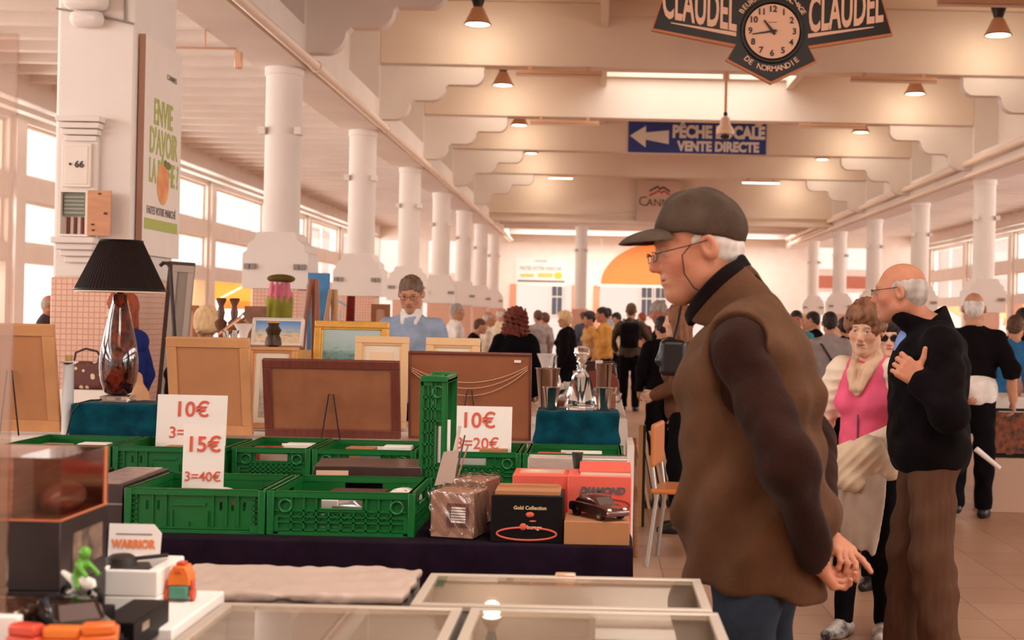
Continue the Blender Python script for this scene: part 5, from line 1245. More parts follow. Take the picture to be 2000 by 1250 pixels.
picture('unframed blue painting of sea and rocks', 492, 592, 627, 690, 8.4, painting('rocks_painting', (98, 150, 206), (236, 210, 172), (84, 96, 120), 5), .006, M_PAPER, 0, z=1.245, tilt=-.25)
small_box('yellow cloth covered box under the blue painting', (X_(552, 700, 8.25), 8.22, TB), (.28, .4, .44), mat('yellow_wood', (226, 172, 92), .6), name='display_box')
# statue vase in front of the blue painting
x = X_(532, 680, 8.1); o = thing('statue_vase', 'dark carved vase in front of the blue painting', 'vase', (x, 8.12, 1.243))
MB().lathe([(.04, 0), (.03, .02), (.05, .03), (.046, .07), (.035, .09), (.048, .12), (.03, .145), (.036, .165)], 18).build('body', mat('carved_bronze', (74, 54, 42), .4, .4, bump=.8, bscale=60), o, smooth=50); MB().lathe([(.036, .163), (.038, .172)], 18).build('rim', M_GOLD, o)
# candlesticks, vases, cups behind the cardboard picture
for px, lb in ((431, 'left'), (457, 'right')):
    cyl_thing('candlestick', 'carved dark wooden candlestick, %s of the pair' % lb, 'candlestick', mat('carved_wood', (96, 58, 40), .4, bump=.5, bscale=50), [(.03, 0), (.034, .008), (.015, .028), (.014, .06), (.034, .095), (.038, .12), (.017, .14), (.023, .18), (.015, .22), (.03, .255), (.032, .265), (.024, .27)], (X_(px, 650, 8.35), 8.35, 1.282), 16, 'pair of carved candlesticks')
small_box('low white riser under the candlesticks', (X_(446, 650, 8.3), 8.35, TB), (.2, .12, .48), M_PAPER, name='riser')
cyl_thing('trumpet_vase', 'white trumpet vase behind the cardboard backed picture', 'vase', mat('opal_glass', (236, 222, 214), .25), vessel([(.001, 0), (.04, 0), (.012, .03), (.012, .12), (.03, .19), (.06, .24)], .004, .03), (X_(482, 680, 8.0), 7.92, TB+.36), 20, cap=False)
small_box('small dark stand under the white trumpet vase', (X_(482, 680, 8.0), 7.92, TB+.002), (.1, .1, .357), M_WOOD, name='stand')
for i, px in enumerate((444, 456)): cyl_thing('glass_cup', 'small clear cup beside the white trumpet vase, %s one' % ('left', 'right')[i], 'cup', M_GLASS, vessel([(.001, 0), (.022, 0), (.03, .07)], .003, .012), (X_(px, 668, 7.6), 7.6, TB+.495), 16, 'two small clear cups', cap=False)
small_box('pale box under the two small clear cups', (X_(450, 668, 7.6), 7.62, TB+.002), (.14, .1, .492), M_PAPER)
b = MB(); a0 = at(430, 655, 8.1); a1 = at(478, 622, 8.05); b.cyl((a0[0], 8.1, a0[1]), (a1[0], 8.05, a1[1]), .022, .03, 14); o = b.build('telescope', mat('brass_brown', (150, 92, 56), .3, .5)); tag(o, 'brown telescope tilted upward beside the candlesticks', 'telescope')
MB().lathe([(.034, 0), (.034, .02)], 16, Matrix.Translation((a1[0], 8.05, a1[1])) @ Vector((a1[0]-a0[0], -.05, a1[1]-a0[1])).to_track_quat('Z', 'Y').to_matrix().to_4x4()).build('eyepiece', M_SILVER, o)
for s_ in (-1, 1): MB().cyl((a0[0]+.06, 8.08, a0[1]+.04), (a0[0]+.06+s_*.07, 8.08+s_*.05, TB), .007).build('leg', M_WOOD, o)
# left of the lamp: white column candle stand, handbag, torso figure
x = X_(131, 850, 7.05); o = thing('candle_stand', 'white pillar stand with a glass dish and tea light left of the lamp', 'candle holder', (x, 7.05, TB))
k = 7.05/FPX; zt = Z_(131, 712, 7.05)-TB
MB().lathe([(.03, 0), (.028, zt*.96), (.032, zt)], 16).build('column', mat('white_glaze', (222, 216, 214), .3), o, smooth=50); MB().lathe([(.02, zt), (.05, zt+.012), (.052, zt+.018), (.01, zt+.016)], 20).build('dish', M_GLASS, o)
MB().lathe([(.018, zt+.018), (.02, zt+.05)], 14).build('candle', mat('amber_wax', (206, 160, 96), .4), o)
x, z = at(172, 762, 8.2); o = thing('handbag', 'brown floral handbag with a dark handle behind the lamp', 'handbag', (x, 8.2, TB+.18))
def floral(nt, b):
    tc = nt.nodes.new('ShaderNodeTexCoord'); v = nt.nodes.new('ShaderNodeTexVoronoi'); v.inputs['Scale'].default_value = 24
    r = nt.nodes.new('ShaderNodeValToRGB'); r.color_ramp.elements[0].position = .28; r.color_ramp.elements[1].position = .34; r.color_ramp.elements[0].color = (*lin((226, 196, 160)), 1); r.color_ramp.elements[1].color = (*lin((96, 44, 34)), 1)
    nt.links.new(tc.outputs['Object'], v.inputs['Vector']); nt.links.new(v.outputs['Distance'], r.inputs[0]); nt.links.new(r.outputs[0], b.inputs['Base Color'])
S = Soft(); S.u(f_box((0, 0, .085), (.11, .05, .085), .02)); S.build('bag_body', .012, node_mat('floral_leather', floral), o); MB().tube([(-.09, 0, .16), (-.08, 0, .22), (-.02, 0, .245), (.05, 0, .23), (.09, 0, .17)], .007, 8).build('handle', mat('dark_leather', (70, 36, 30), .4), o)
small_box('white box under the floral handbag', (x, 8.2, TB), (.3, .2, .179), M_PAPER)
x = X_(268, 780, 7.75); o = thing('torso_figure', 'pale wooden torso figure behind the lamp base', 'figurine', (x, 7.75, TB+.1))
S = Soft(); S.u(f_ell((0, 0, .05), (.075, .05, .09))); S.u(f_cone((0, 0, .1), (0, 0, .15), .03, .022), .04); S.u(f_ell((0, 0, .175), (.028, .03, .036)), .02); S.cut((0, 0, 0), (0, 0, -1)); S.build('figure', .008, mat('pale_wood', (222, 172, 126), .5, var=.06), o)
small_box('low box under the torso figure', (x, 7.75, TB), (.2, .16, .098), M_PAPER)
# tall frames and walking cane leaning behind
lf = [(288, 350, 507, 672, 'dark backed', (84, 60, 52)), (296, 348, 515, 672, 'grey backed', (176, 160, 146))]
for i, (p0, p1, t_, b_, nm, cc) in enumerate(lf):
    Y = 9.8; x0, zt = at(p0, t_, Y); x1, _ = at(p1-10, t_, Y); w = (x1-x0)/2
    o = thing('leaning_frame', 'tall %s frame leaning beside the near pillar' % nm, 'frame', ((x0+x1)/2+i*.03, Y+.1-.09*i, 0)); o.rotation_euler = (-.06, .05, 0)
    MB().holes(-w, w, 0, zt, -.015, .015, [(-w+.04, w-.04, .05, zt-.05)]).build('frame', mat('frame_'+nm.replace(' ', '_'), cc, .6), o, bevel=.003); MB().box(-w+.03, w-.03, -.003, .003, .04, zt-.04).build('board', mat('board_'+nm.replace(' ', '_'), tuple(int(c*.85) for c in cc), .8), o)
a, c_ = at(327, 514, 9.35), at(343, 672, 9.35); dx = (c_[0]-a[0])/(a[1]-c_[1])
q = MB().tube([(a[0]-.05, 9.35, a[1]-.02), (a[0]-.03, 9.35, a[1]), (a[0], 9.35, a[1]), (a[0]+.02, 9.35, a[1]-.03), (a[0]+dx*a[1]*.5, 9.3, a[1]*.5), (a[0]+dx*a[1], 9.25, .0)], .014, 8).build('walking_cane', mat('dark_cane', (52, 34, 30), .4)); tag(q, 'dark walking cane leaning on the tall frames', 'cane')
# ------------------------------------------------------------------ the people in front
M_JEANS = cloth('dark_jeans', (44, 50, 60), .2, .3, 120, sheen=.05); M_DARKTR = cloth('dark_trousers', (20, 17, 20), .15, .3, 80, sheen=.05); M_SHOE = mat('dark_shoe_leather', (38, 30, 28), .4); M_FRAME = mat('spectacle_frame', (70, 56, 50), .3, .6)
M_LENS = clear_glass('spectacle_lens', (238, 232, 226), .9, .02, .06)
def build_cap_man():
    x, y, psi = .435, 3.62, math.radians(74)
    p = Person(old=1, fat=.007, bd=1.38, bw=1.03, belly=.02, lean=.09, nf=.137, hz=.012, hs=1.1, head=(.17, .42, .02),
               arms={-1: dict(el=(-.30, -.12, 1.10), wr=(-.10, -.165, .84), d=(.62, -.35, -.55), back=(-.25, .7, -.1), hand=dict(curl=(.55, .75, .5), thumb=(.7, .3))),
                     1: dict(el=(.31, -.1, 1.09), wr=(.045, -.165, .885), d=(-.5, -.68, -.4), back=(.3, .3, .9), hand=dict(curls=[(.1, .15, .1), (.35, .5, .3), (.5, .7, .4), (.6, .8, .5)], thumb=(.5, .4)))},
               legs={-1: dict(kn=(-.1, .03, .49), an=(-.11, .0, .085)), 1: dict(kn=(.1, .0, .49), an=(.115, -.06, .085))})
    r = p.root('man in a dark flat baseball cap and brown gilet, hands behind his back', x, y, psi, 1.81)
    p.body('ruddy', .0038)
    p.shoes(M_SHOE); p.trousers(M_JEANS, .008, .022, top=.99, fold=.004)
    M_GIL = cloth('olive_brown_gilet', (84, 56, 38), .1, .4, 90, sheen=.25); M_SLV = cloth('dark_brown_fleece', (42, 23, 16), .12, .5, 110, sheen=.3); M_COL = cloth('dark_knit_collar', (20, 13, 12), .12, .5, 100, sheen=.15)
    # gilet
    S = Soft(); inf = .034; p.torso(S, inf)
    S.u(f_cone((0, .01, .93), (0, .012, .74), .178, .188), .06)
    for d in (-1, 1):
        S.u(f_cone(p.F.p((d*.05, -.03, .46)), p.sh[d]+np.array((d*-.005, 0, .01)), .075, .075), .04)
        a = p.sh[d]+(p.sh[d]-p.el[d])*.02; dr = _n(p.el[d]-p.sh[d])
        S.sub(f_flat(p.sh[d]+np.array((d*.045, .0, -.0)), p.sh[d]+np.array((d*.05, -.02, -.18)), .088, .062, (1, 0, 0), .8), .012)
    S.sub(f_cone(p.nb+np.array((0, .02, .0)), p.H.p((0, -.015, -.02)), .064, .075), .008)
    S.cut((0, 0, .745), (0, .12, -1), .016)
    S.disp = waves([((.2, .6, 1), .16, 1), ((.2, -.7, 1), .2, 1), ((1, .2, .1), .09, .6), ((.3, 1, .25), .12, .8)], .0045, 8)
    dz = S.disp; S.disp = lambda P: dz(P)+.0065*np.clip((1.22-P[:, 2])/.2, 0, 1)*np.sin(P @ np.array((.3, .75, .65))*6.283/.125+1.2*np.sin(P[:, 2]*11)+.8*np.sin(P[:, 0]*13)); S.dm = .026
    gl_ = S.build('gilet', .006, M_GIL, p.o)
    # standing collar of the gilet and its dark knitted lining
    hc = p.H.t; c0 = p.nb+np.array((0, -.005, -.03)); c1 = np.array((0, hc[1]-.035, hc[2]-.05)); pn = _n((0, .72, .70)); pp = np.array((0, hc[1]-.105, hc[2]-.035))
    for nm, m_, r0, r1, ri in (('gilet_collar', M_GIL, .098, .09, .013), ('collar_trim', M_COL, .1, .092, .018)):
        S = Soft(); S.u(f_cone(c0, c1, r0, r1), .02); S.u(f_cone(c0+np.array((0, .05, -.05)), c0+np.array((0, .115, .03)), r0*.8, r0*.66), .05)
        S.sub(f_cone(c0+np.array((0, .01, .02)), c1+(c1-c0)*.5, r0-ri, r1-ri), .006)
        if nm == 'gilet_collar': S.cut(pp, pn, .008); S.cut(c0-np.array((0, 0, .03)), (0, .3, -1), .01)
        else: S.cut(pp+pn*.002, pn, .008); S.cut(pp-pn*.034, -pn, .004)
        S.disp = waves([((1, .2, .3), .09, 1), ((.2, .4, 1), .05, .5)], .002, 2); S.dm = .006; S.build(nm, .0045, m_, p.o)
    p.top('fleece', M_SLV, .009, .014, .95, sleeve=.45, fold=0)
    # sleeves
    for d in (-1, 1):
        S = Soft(); sh, el, wr = p.sh[d], p.el[d], p.wr[d]; fw = _n(wr-el)
        S.u(f_cone(sh+np.array((d*.0, 0, -.01)), el, .072, .064), .03); S.u(f_cone(el, wr-fw*.03, .062, .046), .05); S.u(f_cone(wr-fw*.05, wr-fw*.015, .045, .041), .015)
        S.disp = waves([((.3*d, .5, 1), .15, 1), ((.3, -.6, 1), .12, 1), ((.5, 1, .3), .1, .7), ((1, .2, .6), .05, .25)], .0038, 4+d); S.dm = .016
        S.sub(f_cone(wr-fw*.02, wr+fw*.05, .033, .036), .005); S.build('sleeve', .006, M_SLV, p.o)
    # pocket edge of the gilet
    # cap
    global KS
    KS = p.H.k; H = p.H; R = H.R; q = H.p; S = Soft(); M_CAP = cloth('dark_cap_wool', (72, 57, 46), .2, .5, 160, sheen=.2)
    S.u(f_ell(q((0, -.018, .042)), (.09, .114, .09), R), .02); S.u(f_ell(q((0, -.012, .115)), (.05, .06, .022), R), .04); S.u(f_ell(q((0, -.01, .139)), (.008, .008, .005), R), .004)
    n_ = H.d(_n((0, .28, -1))); S.cut(q((0, .0, .028)), n_, .006);
    for a in (0, PI/3, 2*PI/3): pass
    S.disp = waves([((1, .2, .2), .06, 1), ((.2, 1, .4), .07, 1)], .0015, 3); S.dm = .005
    cp = S.build('cap', .0045, M_CAP, p.o)
    Rb = R @ rotm('X', .08); S = Soft(); S.u(f_ell(q((0, .085, .012)), (.083, .108, .05), Rb)); S.sub(f_ell(q((0, .084, .004)), (.083, .108, .05), Rb), .003)
    S.cut(q((0, .066, .04)), H.d((0, -1, 0)), .004); S.cut(q((0, .05, .022)), H.d(_n((0, .1, -1))), .004)
    S.build('cap_brim', .0032, M_CAP, cp); KS = 1.0
    p.hair('sides', hairm('white_hair', (190, 178, 168), (220, 210, 202)), .005, under=(p.H.p((0, 0, .036)), p.H.d(_n((0, .28, 1)))))
    p.glasses(M_FRAME, M_LENS, w=.05, hgt=.024, z=-.006, y=.114)
    b = MB(); b.tube([tuple(q(v)) for v in ((-.084, .03, .008), (-.078, .052, -.012), (-.07, .052, -.055), (-.068, .035, -.09), (-.07, .01, -.112), (-.072, -.02, -.12))], .0018, 6); b.build('spectacle_cord', M_BLACK, p.o)
    return p
CAPMAN = build_cap_man()
def build_pink_woman():
    x, y, psi = 1.28, 6.35, math.radians(147)
    p = Person(fem=True, old=1, fat=.008, hs=1.05, hz=.0, bw=.84, bd=1.05, lean=.05, nf=.06, head=(.2, .14, -.08),
               arms={1: dict(el=(.30, -.02, 1.09), wr=(.16, .2, .93), d=(-.5, .7, -.4), back=(.5, .6, .5), hand=dict(curl=(.5, .6, .4))), -1: dict(el=(-.25, .02, 1.10), wr=(-.02, .22, .98), d=(.8, .5, -.2), back=(.1, .6, .8), hand=dict(curl=(.5, .6, .4)))},
               legs={1: dict(an=(.1, .04, .085)), -1: dict(an=(-.08, -.06, .085))})
    r = p.root('short haired woman in a pink waistcoat holding a padded coat over her arm', x, y, psi, 1.585)
    p.body('fair', .0042); p.hair('puff', hairm('auburn_hair', (98, 62, 42), (140, 92, 62)), .006)
    M_PNK = cloth('pink_wool', (222, 92, 120), .06, .2, 60); M_CRM = cloth('cream_padding', (226, 204, 180), .04, .15, 50); M_SCF = cloth('beige_silk', (206, 168, 138), .1, .2, 40)
    p.top('waistcoat', M_PNK, .008, .02, .82, sleeve=0, fold=.002)
    q_ = MB().box(-.004, .004, .0, .012, .0, .36); v = p.F.p((.0, .14, .02)); q_.build('zip', mat('dark_zip', (96, 40, 50), .4), p.o, tuple(v))
    for d in (1, -1):
        S = Soft(); sh, el, wr = p.sh[d], p.el[d], p.wr[d]
        S.u(f_cone(p.F.p((d*.07, -.03, .44)), sh, .07, .08), .04); S.u(f_cone(sh, el, .084, .078), .03); S.u(f_cone(el, wr, .078, .055), .04); S.u(f_ell(p.F.p((d*.1, -.05, .3)), (.08, .085, .17), p.F.R), .05)
        ax = _n(el-sh)
        S.disp = lambda P, ax=ax: .006*np.abs(np.sin((P @ np.array((.1, .25, 1.0)))*3.1416/.055))-.004; S.dm = .01
        S.build('sleeve', .007, M_CRM, p.o)
    S = Soft(); S.u(f_cone(p.nb+np.array((0, -.02, -.02)), p.H.p((0, -.02, -.1)), .075, .07), .03)
    for d in (-1, 1):
        pts = [np.array((d*.06, .04, 1.46)), np.array((d*.042, .145, 1.38)), np.array((d*.02, .178, 1.30)), np.array((d*.012, .19, 1.2))]
        S.u(f_ell((d*.045, .075, 1.4), (.03, .04, .035)), .02); S.u(f_flat((0, .11, 1.385), (0, .165, 1.28), .036, .012, (0, 1, .4), .4), .02)
        for a_, b_ in zip(pts[:-2], pts[1:-1]): S.u(f_flat(a_, b_, .026, .02, (0, 1, 0), .7), .015)
    S.sub(f_cone(p.nb+np.array((0, .0, .02)), p.H.p((0, .0, -.05)), .055, .06), .006); S.disp = waves([((1, 0, .1), .03, 1)], .0012, 6); S.dm = .005
    S.build('scarf', .006, M_SCF, p.o)
    p.trousers(M_DARKTR, .009, .012, fold=.002, hemf=.6)
    p.shoes(mat('white_black_shoe', (214, 200, 188), .4, rgb2=(40, 32, 32), vscale=14), .008)
    # padded coat carried over the arms
    o = thing('padded_coat', 'beige padded coat bundled over the arms of the pink waistcoat woman', 'coat', tuple(r.location), psi); o.scale = r.scale
    S = Soft(); S.u(f_cone((.13, .20, .88), (-.1, .24, 1.0), .075, .07), .05); S.u(f_cone((-.1, .24, 1.0), (-.17, .16, .9), .06, .06), .04); S.u(f_cone((.13, .2, .86), (-.02, .25, .84), .06, .06), .05); S.u(f_ell((.0, .22, .93), (.13, .06, .1)), .04)
    S.disp = lambda P: .007*np.abs(np.sin((P @ np.array((.75, .1, .75)))*3.1416/.045))-.004; S.dm = .012
    S.build('padded_body', .007, cloth('beige_padding', (206, 178, 150), .05, .15, 50), o)
    S = Soft(); S.u(f_flat((.03, .21, .85), (.0, .17, .48), .12, .1, (0, 1, 0), .35), .04); S.u(f_flat((-.08, .2, .85), (-.06, .16, .56), .1, .08, (0, 1, 0), .35), .04); S.cut((0, 0, .5), (.3, 0, -1), .01)
    S.disp = waves([((1, .1, .05), .07, 1), ((1, 0, .2), .045, .6)], .006, 5); S.dm = .02
    S.build('coat_skirt', .008, cloth('pale_lining_cloth', (184, 162, 144), .05, .15, 50), o)
    S = Soft(); S.u(f_box((.17, .12, .72), (.06, .04, .07), .02)); hb = bpy.data.objects.new('shoulder_bag', S.mesh('shoulder_bag', .01, M_SHOE)); C.objects.link(hb); hb.location = r.location; hb.rotation_euler = (0, 0, psi); hb.scale = r.scale
    tag(hb, 'small black bag at the side of the pink waistcoat woman', 'bag')
    return p
PINK = build_pink_woman()
def build_black_jacket_man():
    x, y, psi = 1.41, 5.75, math.radians(88)
    p = Person(old=1, bd=1.15, bw=1.06, belly=.0, lean=.0, nf=.15, hz=-.015, head=(.03, -.32, 0),
               arms={-1: dict(el=(-.27, -.03, 1.10), wr=(-.225, .07, 1.225), d=(.05, .8, .62), back=(-1, .1, .05), hand=dict(curl=(.8, 1.0, .7), thumb=(1.35, -.15), sc=1.22)), 1: dict(el=(.26, -.04, 1.12), wr=(.2, -.03, .9))},
               legs={-1: dict(kn=(-.13, .0, .49), an=(-.17, -.04, .085)), 1: dict(kn=(.11, .05, .49), an=(.13, .06, .085))})
    p.root('grey haired man in a black jacket and brown cords gesturing with his thumb', x, y, psi, 1.775)
    p.body('ruddy', .0045); p.hair('sides', hairm('grey_hair', (150, 136, 126), (178, 166, 156)), .005)
    M_JK = cloth('black_quilted_jacket', (15, 10, 11), .3, .5, 70, sheen=.1)
    p.top('jacket', M_JK, .007, .036, .84, collar='stand', fold=.0026, seed=4)
    S = Soft(); S.u(f_ell(p.F.p((0, .1, .37)), (.06, .05, .12), p.F.R)); S.build('shirt', .008, cloth('blue_shirt', (120, 140, 190), .05), p.o)
    Sc = Soft(); cb = p.nb+np.array((0, .0, -.05)); ct = p.nb+np.array((0, .05, .10)); Sc.u(f_cone(cb, ct, .1, .088), .02); Sc.sub(f_cone(cb+np.array((0, .01, .0)), ct+(ct-cb)*.5, .085, .078), .006); Sc.cut(p.nb+np.array((0, -.04, .10)), _n((0, .62, .78)), .008); Sc.cut(cb, (0, 0, -1), .01)
    Sc.build('collar', .006, M_JK, p.o)
    p.trousers(cloth('brown_corduroy', (84, 57, 42), .12, .4, 140, sheen=.15, stretch=(3, 3, .3)), .008, .026, fold=.004, hemf=1.6); p.shoes(M_SHOE)
    p.glasses(M_FRAME, M_LENS, w=.05, hgt=.026, z=.002, y=.112)
    w = p.wr[-1]; b = MB()
    return p
BLACK = build_black_jacket_man()
# ------------------------------------------------------------------ the crowd
HB = {'dark': hairm('dark_hair', (44, 32, 28)), 'brown': hairm('brown_hair', (92, 62, 44)), 'red': hairm('red_hair', (150, 70, 40)), 'wine': hairm('wine_hair', (92, 40, 30), (130, 62, 44)), 'blond': hairm('blond_hair', (214, 172, 120), (236, 204, 160)), 'grey': hairm('grey_hair', (150, 136, 126)), 'white': hairm('pale_hair', (206, 196, 186))}
CL = {}
def cl(nm, rgb): return cloth(nm, rgb, .1, .3, 60)
WHT = cl('white_shirt', (232, 222, 214)); DRK = cl('dark_jacket', (20, 15, 17)); TAN = cl('tan_jacket', (196, 150, 100)); MUS = cl('mustard_jacket', (206, 148, 76)); GRYC = cl('grey_knit', (160, 146, 142)); BEI = cl('beige_coat', (216, 190, 160)); TEALC = cl('turquoise_jacket', (70, 150, 160)); NAVY = cl('navy_coat', (40, 44, 66)); MAR = cl('maroon_jacket', (104, 48, 44)); BRN = cl('brown_coat', (120, 84, 60)); BLU = cl('blue_polo', (52, 106, 150)); BLUH = cl('blue_hoodie', (42, 52, 116)); LBL = cl('pale_blue_sweater', (150, 164, 186)); GREEN = cl('green_cloth', (40, 140, 90)); OLV = cl('olive_jacket', (84, 72, 60))
def folk(label, px, pyt, Y, psi, top, hair, hm, sk='tan', fem=False, h=None, res=.013, trousers=None, sleeve=1.0, collar=None, head=(.08, 0, 0), arms=None, hem=.86, glasses=False, fine=False, shoes=True, legs=None, inf=.022, group=None, bw=None, **k):
    x, zt = at(px, pyt, Y); hh = h or max(1.45, min(1.86, zt+.0))
    kw = dict(fem=fem, head=head, arms=arms or {}, legs=legs or {}, **k)
    if bw: kw['bw'] = bw
    p = Person(**kw); p.root(label, x, Y, math.radians(psi), hh, group=group)
    p.body(sk, res*.72, fine); p.top('top', top, res, inf, hem, sleeve, collar, fold=.003, seed=int(px)); p.trousers(trousers or M_DARKTR, res*1.1, .018)
    if hair: p.hair(hair, hm, res*.6)
    if shoes: p.shoes(M_SHOE, res)
    if glasses: p.glasses(M_FRAME, None)
    return p
UP = lambda s, y=.2, z=1.15, x=.16: {s: dict(el=(s*.25, -.0, 1.13), wr=(s*x, y, z))}
BOTH = lambda y=.24, z=1.12, x=.1: {s: dict(el=(s*.25, .0, 1.13), wr=(s*x, y, z)) for s in (-1, 1)}
# man in the pale blue sweater behind the pictures
p = folk('man in a pale blue sweater and glasses behind the framed pictures', 806, 545, 9.45, 176, LBL, 'short', hairm('greying_brown_hair', (110, 84, 68)), res=.009, head=(.32, .05, 0), glasses=True, fine=True, h=1.76, neck=0)
S = Soft(); S.u(f_cone(p.nb-np.array((0, .0, .0)), p.nb+np.array((0, .02, .05)), .078, .07), .02)
for d in (-1, 1): S.u(f_flat(p.nb+np.array((d*.05, .05, .02)), p.nb+np.array((d*.045, .1, -.035)), .024, .014, (0, 1, 0), .5), .015)
S.sub(f_cone(p.nb, p.nb+np.array((0, .03, .1)), .06, .064), .006); S.build('shirt_collar', .006, WHT, p.o)
# man with the backpack walking away
p = folk('man with a dark backpack walking away down the aisle', 1233, 590, 21.5, -4, OLV, 'short', HB['brown'], res=.012, legs={-1: dict(an=(-.1, .05, .085)), 1: dict(an=(.1, -.08, .085))}, arms={-1: dict(el=(-.3, -.05, 1.15), wr=(-.24, .12, .98)), 1: dict(el=(.3, -.05, 1.15), wr=(.24, .12, .98))})
S = Soft(); S.u(f_box((0, -.2, 1.22), (.15, .09, .2), .06)); S.u(f_box((0, -.28, 1.13), (.11, .04, .09), .03)); bp_ = S.build('backpack', .012, cl('black_backpack', (24, 20, 22)), p.o)
for d in (-1, 1): MB().tube([(d*.1, -.14, 1.38), (d*.11, -.06, 1.47), (d*.11, .08, 1.42), (d*.12, .14, 1.25)], .02, 6).build('strap', M_BLACK, bp_)
# curly haired woman in the puffer jacket
p = folk('curly dark red haired woman in a black puffer jacket seen from behind', 1008, 603, 12.6, -12, cl('black_puffer', (18, 15, 18)), 'curly', HB['wine'], fem=True, res=.011, h=1.57, inf=.05, hem=.8)
folk('grey haired man in a white shirt in profile by the columns', 889, 590, 19.5, -70, WHT, 'short', HB['grey'], res=.012, arms=UP(-1), bw=1.1)
folk('woman in a dark open jacket bending low beside the white shirt man', 914, 622, 19.0, -80, DRK, 'short', HB['brown'], fem=True, h=1.46, lean=.3)
folk('bald old man in a cream shirt in profile facing right', 952, 605, 20.2, -75, cl('cream_shirt', (232, 216, 196)), 'sides', HB['white'], res=.012, bw=1.08)
folk('white haired man in a beige coat behind the bald old man', 978, 599, 22.5, -60, BEI, 'sides', HB['white'], bw=1.1)
folk('man in a grey fleece turned away by the far left doorway', 1052, 604, 23.5, 20, GRYC, 'short', HB['brown'])
folk('woman in a grey cardigan beside the grey fleece man', 1066, 610, 25.5, 60, GRYC, 'bob', HB['brown'], fem=True)
folk('fair haired woman in a black puffer jacket facing left', 1108, 606, 19.2, 75, DRK, 'bob', HB['blond'], fem=True, inf=.045, hem=.8)
folk('man in a dark grey jacket far down the aisle', 1141, 608, 29.0, 30, cl('slate_jacket', (84, 86, 96)), 'short', HB['brown'])
folk('woman in a tan jacket and dark scarf facing the stall', 1155, 607, 22.5, 120, TAN, 'bob', HB['dark'], fem=True)
p = folk('man in a mustard jacket lifting something to his face', 1181, 605, 21.0, 95, MUS, 'short', HB['dark'], res=.012, arms=BOTH(.24, 1.36, .05), sk='ruddy', h=1.66)
folk('man in a pale blue collar far behind the mustard jacket man', 1189, 600, 30.0, 60, cl('ice_blue_shirt', (170, 184, 206)), 'short', HB['dark'])
folk('dark haired woman in a pale coat left of the backpack man', 1206, 610, 27.0, 150, BEI, 'bob', HB['dark'], fem=True)
folk('person in a maroon jacket right of the backpack man', 1256, 609, 28.0, 40, MAR, 'short', HB['red'])
folk('grey haired man in a dark jacket leaning to the left', 1303, 585, 15.5, 88, DRK, 'short', HB['grey'], sk='ruddy', head=(.35, 0, 0), res=.011, arms=UP(-1, .22, 1.2), h=1.7, lean=.12)
p = folk('long haired woman with a black shoulder bag partly hidden by the cap man', 1336, 592, 9.4, 80, cl('brown_wool_coat', (110, 74, 56)), 'long', hairm('chestnut_hair', (130, 84, 56)), fem=True, res=.011, h=1.6, sk='fair', arms=UP(-1, .18, 1.05))
x, z = at(1316, 700, 8.9); S = Soft(); S.u(f_box((0, 0, 0), (.085, .07, .12), .03)); S.u(f_cone((-.09, -.02, -.02), (-.02, 0, .1), .03, .04), .03)
hb = bpy.data.objects.new('shoulder_bag', S.mesh('shoulder_bag', .009, mat('black_leather', (26, 20, 20), .35))); C.objects.link(hb); hb.location = (x, 9.05, z); tag(hb, 'black leather bag hanging in front of the long haired woman', 'bag')
MB().tube([(.0, .0, .1), (.04, .08, .25), (.07, .2, .4)], .01, 6).build('strap', M_BLACK, hb)
folk('person in black trousers and boots walking behind the long haired woman', 1294, 640, 13.5, 10, DRK, 'short', HB['dark'], h=1.52, legs={-1: dict(an=(-.1, -.2, .12)), 1: dict(an=(.1, .15, .085))})
# right side
folk('dark haired man in a turquoise jacket behind the cap man', 1556, 604, 17.0, 170, TEALC, 'short', HB['dark'], sk='ruddy')
folk('fair haired woman right of the turquoise jacket man', 1574, 610, 20.0, 160, TAN, 'bob', HB['blond'], fem=True)
folk('dark haired person in a black coat looking left', 1592, 606, 18.0, 60, DRK, 'short', HB['dark'])
p = folk('woman in a grey jumper with a dark shoulder strap seen from behind', 1622, 601, 13.6, -4, GRYC, 'short', HB['dark'], fem=True, res=.011, h=1.6, bw=1.02)
q = [p.F.p(v) for v in ((-.13, -.02, .45), (-.1, -.12, .42), (.0, -.155, .26), (.12, -.135, .06), (.17, -.09, -.03))]; MB().tube([tuple(v) for v in q], .012, 6).build('bag_strap', M_BLACK, p.o)
folk('dark haired person just right of the grey jumper woman', 1652, 618, 16.0, 0, DRK, 'bob', HB['dark'], fem=True)
p = folk('woman in sunglasses with a maroon jacket between the couple', 1744, 611, 7.5, 160, MAR, 'bob', HB['dark'], fem=True, res=.009, sk='fair', fine=True, h=1.53)
g = p.glasses(M_BLACK, mat('dark_lens', (24, 18, 18), .1), w=.058, hgt=.042)
p = folk('bald man in a short black jacket over a white shirt seen from behind', 1903, 570, 10.3, -14, DRK, 'sides', HB['white'], res=.009, hem=1.08, h=1.75, bw=1.02, arms={1: dict(el=(.28, -.05, 1.15), wr=(.3, .0, .93)), -1: dict(el=(-.26, -.1, 1.14), wr=(-.1, -.2, .98))}, sleeve=.72, legs={-1: dict(kn=(-.1, .05, .49), an=(-.11, -.12, .14)), 1: dict(an=(.1, .1, .085))}, inf=.03)
S = Soft(); S.u(f_ell(p.Fp.p((0, -.01, .03)), (.19, .15, .2)), .05); S.cut((0, 0, .88), (0, 0, -1), .01); S.cut((0, 0, 1.15), (0, 0, 1), .01); S.disp = waves([((1, .2, .3), .12, 1)], .002, 3); S.dm = .01; S.build('shirt', .01, WHT, p.o)
nw = MB(); w_ = p.o.matrix_basis
